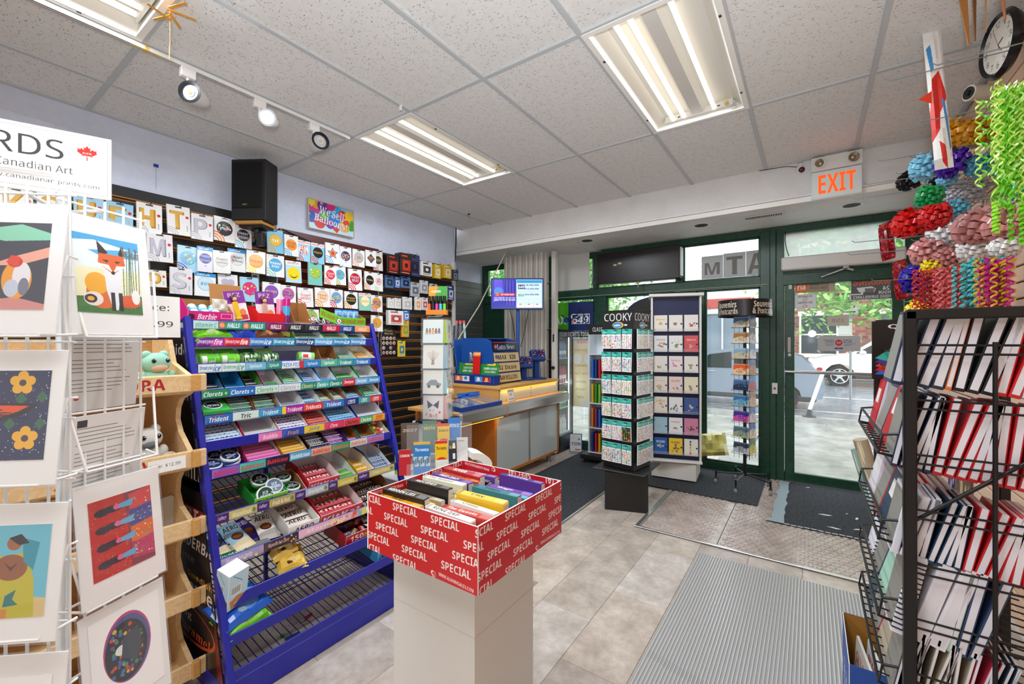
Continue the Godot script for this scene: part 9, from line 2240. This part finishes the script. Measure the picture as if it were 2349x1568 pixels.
func build_right_side():
	var b: MB
	var r: Rect2
	var sh := mt(0.16)
	# bows: colour | name | px ray reduced to metres: x, y, z, size
	var bows := [["d8921f", "gold", 4.46, 2.50, -1.12, 0.084], ["c98a22", "gold", 4.60, 2.56, -1.35, 0.080], ["7fc0da", "pale blue", 4.40, 2.42, -1.34, 0.084], ["4a1f9a", "purple", 4.47, 2.37, -1.17, 0.082], ["4f96b4", "teal blue", 4.56, 2.33, -1.16, 0.060], ["17171a", "black", 4.42, 2.53, -1.96, 0.075], ["1c1b1f", "black", 4.49, 2.36, -1.56, 0.065], ["6fb0cc", "pale blue", 4.47, 2.31, -1.26, 0.050], ["1a8a4a", "green", 4.37, 2.19, -1.09, 0.065], ["c8c6ca", "silver", 4.60, 2.29, -1.46, 0.079], ["b9b6c0", "silver", 4.49, 2.22, -1.28, 0.051], ["d41a1a", "red", 4.38, 2.18, -1.65, 0.103], ["c01a1e", "red", 4.37, 2.06, -0.97, 0.070], ["5aa8c0", "aqua", 4.50, 2.15, -1.27, 0.063], ["f2f0ee", "white", 4.49, 2.06, -1.43, 0.089], ["d2908c", "rose", 4.57, 2.04, -1.23, 0.105], ["c98480", "rose", 4.56, 1.95, -0.80, 0.082], ["d08a86", "dusty rose", 4.42, 1.96, -1.43, 0.091], ["c27c78", "dusty rose", 4.49, 1.91, -1.36, 0.070], ["efece8", "ivory", 4.57, 1.93, -1.28, 0.074], ["f0eeea", "ivory", 4.56, 1.86, -0.80, 0.061], ["e8c81a", "yellow", 4.42, 1.86, -1.36, 0.053], ["2f22a0", "royal blue", 4.40, 1.83, -1.58, 0.095], ["f0cc14", "yellow", 4.38, 1.62, -1.40, 0.077], ["c8807c", "rose", 4.56, 1.92, -0.62, 0.050], ["2a8fd8", "bright blue", 4.60, 2.30, -0.80, 0.050], ["2f9ae0", "bright blue", 4.59, 2.08, -0.73, 0.050]]
	for k in bows.size():
		var e: Array = bows[k]
		one("gift_bow", "%s looped ribbon gift bow, %s of its colour on the right wall pegs" % [e[1], "near one" if k % 2 else "far one"], "gift bow", ribbon_bow(c(e[0]), 44, e[5], 200 + k), sh, at(e[2], e[3], e[4], -40 + 25 * sin(k * 1.7), -8 + 10 * sin(k)), "gift bows")
		if k < 25: hook(wall_right_node, 4.69, e[3] + e[5] * 0.75, e[4], -1, 4.69 - e[2] + 0.06, "8f979c")
	for p in [[2.52, -1.0, 0.42], [2.45, -0.75, 0.4], [2.36, -1.3, 0.55], [2.30, -1.35, 0.6], [2.62, -0.6, 0.38], [2.72, -0.85, 0.5], [2.05, -1.4, 0.6], [1.98, -1.42, 0.62], [1.82, -1.5, 0.5], [2.55, -0.45, 0.36], [2.78, -0.4, 0.35], [2.45, -1.2, 0.5]]: hook(wall_right_node, 4.69, p[0], p[1], -1, p[2], "8f979c")
	var cu := [["6fcf1a", "c8f06a", 4.53, 2.46, -0.56, 90, 0.5, 0.038, "long dense bunch of lime green curled ribbon hanging at the right"], ["6fcf1a", "9aea3a", 4.50, 2.0, -0.50, 3, 0.2, 0.02, "few loose lime ribbon curls below the green bunch"], ["c23a3e", "e08a86", 4.46, 1.84, -1.12, 70, 0.3, 0.05, "bunch of red shredded curling ribbon"], ["c8484a", "d8706e", 4.46, 1.80, -0.90, 60, 0.28, 0.045, "second red ribbon bunch nearer the rack"], ["c21a8a", "d8a82a", 4.50, 1.80, -0.66, 40, 0.28, 0.035, "magenta and gold metallic ribbon curls"], ["5ac0c0", "3a9aa0", 4.48, 1.82, -0.78, 30, 0.26, 0.03, "aqua metallic ribbon curls"], ["e6e0f2", "ffffff", 4.52, 1.78, -0.32, 2, 0.12, 0.015, "pale lilac ribbon spiral at the frame edge"]]
	for e in cu: one("curled_ribbon", e[8], "ribbon", curls(c(e[0]), e[5], e[6], e[7], int(e[3] * 100), c(e[1])), sh, at(e[2], e[3], e[4]), "curled ribbons")
	for e in [[4.30, 2.14, -1.95, "upper"], [4.36, 1.86, -1.85, "lower"]]:
		r = sheet(50, 80, c("7a1218"), 1); pdots(120, 0, 0, 1, 1, 0.05, ["c8242a", "a8181e", "e04a4a", "5a0c12"], 7); b = mb(); b.bag(0.09, 0.26, 0.06, r, 6, 8); one("shred_bag", "clear bag of shiny red paper shred, %s of two by the door" % e[3], "bag", b, mt(0.1, 0, 1), at(e[0], e[1], e[2], -50, 0, 6), "bags of red shred")
	# wall clock, bullet camera, paper fans, flag banner
	var t := thing("wall_clock", "round black wall clock with white dial above the slatwall", "clock", at(4.60, 2.80, -0.95, -80))
	b = mb(c("141416")); b.t = at(0, 0, 0, 0, 90); b.lathe([V2(0.13, 0), V2(0.145, 0.02), V2(0.13, 0.04), V2(0.115, 0.03)], 32); part(t, "rim", b, mt(0.2))
	r = sheet(160, 160, c("efeadf"), 1)
	for k in 12: pT(str(k + 1), 0.5 + 0.38 * sin(TAU * (k + 1) / 12), 0.5 - 0.38 * cos(TAU * (k + 1) / 12), 0.08 if k < 9 else 0.13, 0.11, c("3a3836"), "sans")
	pL(0.5, 0.5, 0.66, 0.44, 0.03, c("2a2a2a")); pL(0.5, 0.5, 0.62, 0.66, 0.02, c("2a2a2a")); pL(0.56, 0.64, 0.38, 0.2, 0.012, c("c8283a"))
	b = mb(); b.disc(V(0, 0, 0.03), 0.118, Vector3.BACK, r, 32, Vector3.UP); part(t, "dial", b, mt(0.3, 0, 1))
	t = thing("bullet_camera", "beige bullet security camera below the wall clock", "camera", at(4.56, 2.72, -1.22, -60, 0)); b = mb(c("d2c8b6")); b.cyl(V(0, 0, -0.08), V(0, 0, 0.03), 0.035, 0.038, 16); b.cyl(V(0.02, -0.02, -0.05), V(0.06, -0.06, -0.09), 0.014); part(t, "body", b, mt(0.45)); b = mb(c("26262a")); b.cyl(V(0, 0, 0.028), V(0, 0, 0.034), 0.03, -1, 16); b.col = c("0c0c0e"); b.cyl(V(0, 0, 0.03), V(0, 0, 0.04), 0.012, -1, 12); part(t, "lens", b, mt(0.15))
	for k in 4:
		b = mb(c(["c98a4a", "8a5a34", "b87a3f", "a8683a"][k])); b.prism(PackedVector2Array([V2(-0.02, 0), V2(0.02, 0), V2(0.004, -0.2 - 0.02 * k), V2(-0.004, -0.2 - 0.02 * k)]), 0.003); one("paper_cone", "brown paper point hanging above the clock, %s of four" % ["nearest door", "second", "third", "nearest camera"][k], "paper", b, mt(0.6), at(4.42 + 0.02 * k, 2.95, -0.75 + k * 0.06, 40 + 20 * k, 0, 8 - 6 * k), "hanging paper points")
	t = thing("flag_roll", "tall folded white banner with red and blue markings hanging on a peg", "banner", at(4.38, 2.30, -0.98, 10))
	r = sheet(60, 300, c("f2efea"), 1); pP([0.2, 0.35, 0.6, 0.3, 0.9, 0.5, 0.5, 0.6, 0.4, 0.72, 0.0, 0.8, 0, 0.6], c("dc2a1e")); pP([0.1, 0.12, 0.3, 0.1, 0.35, 0.28, 0.2, 0.3], c("3a8ac8")); pP([0.6, 0.5, 0.75, 0.52, 0.95, 0.85, 0.85, 0.88], c("3a8ac8")); pP([0.3, 0.8, 0.6, 0.84, 0.7, 1, 0.4, 0.95], c("dc2a1e"))
	b = mb(); b.bag(0.07, 0.68, 0.03, r, 6, 14, 0.006, 2); part(t, "banner", b, mt(0.4, 0, 1), at(0, 0.33, 0, 0, 0, 4))
	b = mb(c("e8442a")); b.prism(PackedVector2Array([V2(-0.05, 0), V2(0, -0.03), V2(0, 0.03)]), 0.002, V(-0.03, 0.34, 0.02)); part(t, "corner_tip", b, mt(0.4))
	# black wire magazine rack
	t = thing("magazine_rack", "tall black wire notebook rack in the right foreground", "display rack", at(4.08, 0, 0.43))
	b = mb(c("141416"))
	for e in [[0.0, 0.0], [0.32, 0.0], [0.0, -0.62], [0.32, -0.62]]:
		b = mb(c("141416")); b.cbox(V(0.026, 1.53, 0.026), V(e[0], 0.765, e[1]), 0.003); part(t, "post", b, mt(0.35))
	b = mb(c("141416")); b.cbox(V(0.34, 0.026, 0.026), V(0.16, 1.52, 0), 0.003); b.cbox(V(0.34, 0.026, 0.026), V(0.16, 1.52, -0.62), 0.003); b.cbox(V(0.026, 0.026, 0.62), V(0.32, 1.52, -0.31), 0.003); part(t, "top_rail", b, mt(0.35))
	b = mb(c("151517"))
	for k in 10:
		for d in [0.0, 0.022]: b.tube([V(0.0, 1.42 - k * 0.14 + d, 0.0), V(0.32, 1.42 - k * 0.14 + d, 0.0)], 0.003, 5)
	b.tube([V(0.15, 1.45, 0), V(0.15, 0.1, 0)], 0.005, 5); b.tube([V(0.0, 0.98, -0.01), V(0.32, 1.28, -0.01)], 0.005, 5); b.tube([V(0.0, 0.5, -0.01), V(0.32, 0.72, -0.01)], 0.005, 5); part(t, "end_ladder", b, mt(0.35))
	var tiers := [1.40, 1.18, 0.95, 0.74, 0.56]
	for y in tiers:
		b = mb(c("161618"))
		var f := V(-0.05, y, 0.0)
		b.tube([f + V(0.06, 0.03, -0.03), f + V(-0.0, 0.02, -0.03), f + V(-0.008, -0.03, -0.03), f + V(0.06, -0.045, -0.03)], 0.004, 5); b.tube([f + V(0.06, 0.03, -0.6), f + V(0, 0.02, -0.6), f + V(-0.008, -0.03, -0.6), f + V(0.06, -0.045, -0.6)], 0.004, 5)
		b.tube([f + V(0, 0.02, -0.03), f + V(0, 0.02, -0.6)], 0.004, 5); b.tube([f + V(-0.008, -0.03, -0.03), f + V(-0.008, -0.03, -0.6)], 0.004, 5)
		for k in 13: b.tube([f + V(-0.008, -0.03, -0.03 - k * 0.0475), f + V(0.36, -0.075, -0.03 - k * 0.0475)], 0.0025, 4)
		part(t, "basket", b, mt(0.35), at(0.06 if y > 1.3 else 0.0, 0, 0))
	r = sheet(150, 150, c("1b1816"), 1); pT("QUO", 0.48, 0.1, 0.5, 0.09, c("eee9e2")); pT("VADIS", 0.62, 0.22, 0.52, 0.1, c("eee9e2")); pC(0.84, 0.1, 0.09, 0, c("eee9e2"))
	for k in 5: pP([0.04, 0.92 - k * 0.07, 0.8, 0.92 - k * 0.02, 0.95, 0.72 - k * 0.05, 0.3 + k * 0.06, 0.66 - k * 0.1], c(["2a6fd0", "d8242a", "e0504e", "5a3a9a", "3fb8a8"][k]))
	part(t, "header_card", card_quad(0.2, 0.21, 0.006, r, c("1b1816")), mt(0.3, 0, 1), at(0.075, 1.315, -0.575, 8), "black header card with fanned coloured notebooks")
	# notebooks stand with covers to the aisle, stacked back to the wall, in four stacks per tier
	var nb := [[1.40, 0.2, ["2a3550,dark blue,4,.024", "e8762a,orange and pink,1,.012", "1c1c20,black,3,.022", "d81f24,red,2,.02", "d8d4e0,pale,2,.02"], "top tier"], [1.18, 0.2, ["23324a,slate,5,.014", "c4202a,red,10,.019"], "second tier"], [0.95, 0.17, ["e8e4ea,pale,3,.016", "28415a,navy edged,5,.014", "c8242e,red edged,6,.018"], "third tier"], [0.74, 0.22, ["f0eef4,white,3,.034", "a9d8be,mint green,1,.012", "3a4a6a,blue,2,.02"], "fourth tier"], [0.56, 0.2, ["3a3430,charcoal,6,.007", "b8a890,beige,8,.007", "b8324a,crimson,3,.007", "2f4a5a,teal,4,.007"], "lowest tier"]]
	for e in nb:
		for st in (1 if e[0] > 1.3 else 4):
			var x := 4.045
			var first := true
			for g in e[2].size():
				var a: PackedStringArray = e[2][(g + st) % e[2].size()].split(",")
				var th := float(a[3])
				var n := int(a[2]) if st == 0 else mini(int(a[2]), 2)
				for k in n:
					if x > 4.34: break
					b = mb(c(a[0])); b.cbox(V(th, e[1], 0.142), V(th / 2, e[1] / 2, 0), 0.0012); b.col = c("e9e6ee"); b.box(V(th * 0.66, e[1] - 0.008, 0.1432), V(th / 2, e[1] / 2 + 0.0045, 0))
					if a[1] == "white" and k == 0:
						b.col = c("1c1c1e")
						for q in 15: b.box(V(th * 1.05, 0.003, 0.005), V(th / 2, 0.015 + q * 0.0135, 0.071))
					if first:
						b.col = c("efece4") if st % 2 else c("8f8c84"); b.box(V(0.001, 0.05 if st % 2 else e[1] - 0.02, 0.06 if st % 2 else 0.13), V(-0.0006, e[1] * (0.7 if st % 2 else 0.5), 0))
					one("notebook", "%s notebook in the %s of the rack's %s" % [a[1], ["stack nearest the camera", "second stack", "third stack", "stack nearest the door"][st], e[3]], "notebook", b, mt(0.4), at(x, e[0] - 0.058 - (x - 4.03) * 0.1, 0.335 - st * 0.15, 0, 0, -11 - 6 * sin(k * 0.9 + st)), "notebooks on the wire rack")
					first = false
					x += th + 0.002
	# gift wrap rolls beyond the rack
	for k in 8:
		var wc: String = ["8fb8b0", "2f4fa8", "e0852a", "2a3f9a", "b8a890", "c82a3a", "bcd8d0", "8a7a6a"][k]
		r = sheet(60, 120, c(wc), 1); pdots(40, 0, 0, 1, 1, 0.08, [c(wc).lightened(0.4).to_html(false), c(wc).darkened(0.3).to_html(false), "e8d9b0"], 60 + k)
		if k == 1:
			for q in 8: pR(0, q * 0.125, 1, 0.06, c("eef0f4"))
		b = mb(); b.t = at(0, 0.3, 0, 0, 0, 90); roll_mesh(b, 0.3, 0.028, r)
		one("wrap_roll", "%s gift wrap roll leaning beyond the notebook rack" % ["teal marbled", "blue and white striped", "orange floral", "navy dotted", "beige patterned", "red berry", "mint patterned", "brown leaf"][k], "gift wrap", b, mt(0.25, 0, 1), at(4.20 + (k % 4) * 0.06, 0.36 + 0.07 * (k % 3), -0.72 + (k / 4) * 0.14 - 0.03 * (k % 3), 0, 4, 14 - 5 * (k % 4)), "gift wrap rolls")
	b = mb(c("8a6a44")); b.t = at(4.32, 0.18, -0.66); b.cbox(V(0.36, 0.36, 0.3), Vector3.ZERO, 0.004); one("wrap_box", "plain carton holding the gift wrap rolls upright", "carton", b, mt(0.7))
	# calendar carton on the floor
	r = sheet(90, 150, c("2a4f9c"), 1); pT("CALENDARS", 0.35, 0.5, 0.8, 0.1, c("d8dfee"), "sansb", false, 0.0, 1.5708); pT("2025 SMALL", 0.62, 0.5, 0.8, 0.09, c("d8dfee"), "sansb", false, 0.0, 1.5708)
	b = carton(0.32, 0.25, 0.42, 0.42, c("2a4f9c"), c("a8742f"), r); one("calendar_carton", "open blue cardboard carton of calendars beside the rack foot", "carton", b, mt(0.5, 0, 1), at(3.97, 0.012, 0.04, -90))
	for k in 6:
		r = sheet(70, 90, c(["efece6", "dfe6ea", "8ab04a", "2a4a9a", "e8dcc0", "c9d8e0"][k]), 1); pT(["CATS & DOGS", "BIRDS", "CATS", "LAKES", "ART", "HORSES"][k], 0.5, 0.16, 0.8, 0.1, c("d8502a" if k != 3 else "ffffff")); pC(0.45, 0.6, 0.22, 0.2, c(["5a4a5a", "4a6a8a", "d8c02a", "8ab0d8", "8a4a3a", "6a5a3a"][k])); pC(0.62, 0.5, 0.12, 0.1, c("e0602a"))
		one("wall_calendar", "%s wall calendar in the blue carton" % ["white cats and dogs", "pale bird", "green cat", "blue lake", "cream art", "grey horse"][k], "calendar", card_quad(0.24, 0.36, 0.008, r, c("d9d6d0")), mt(0.3, 0, 1), at(4.0 + k * 0.032, 0.02, 0.04, -84, -4), "calendars in the carton")
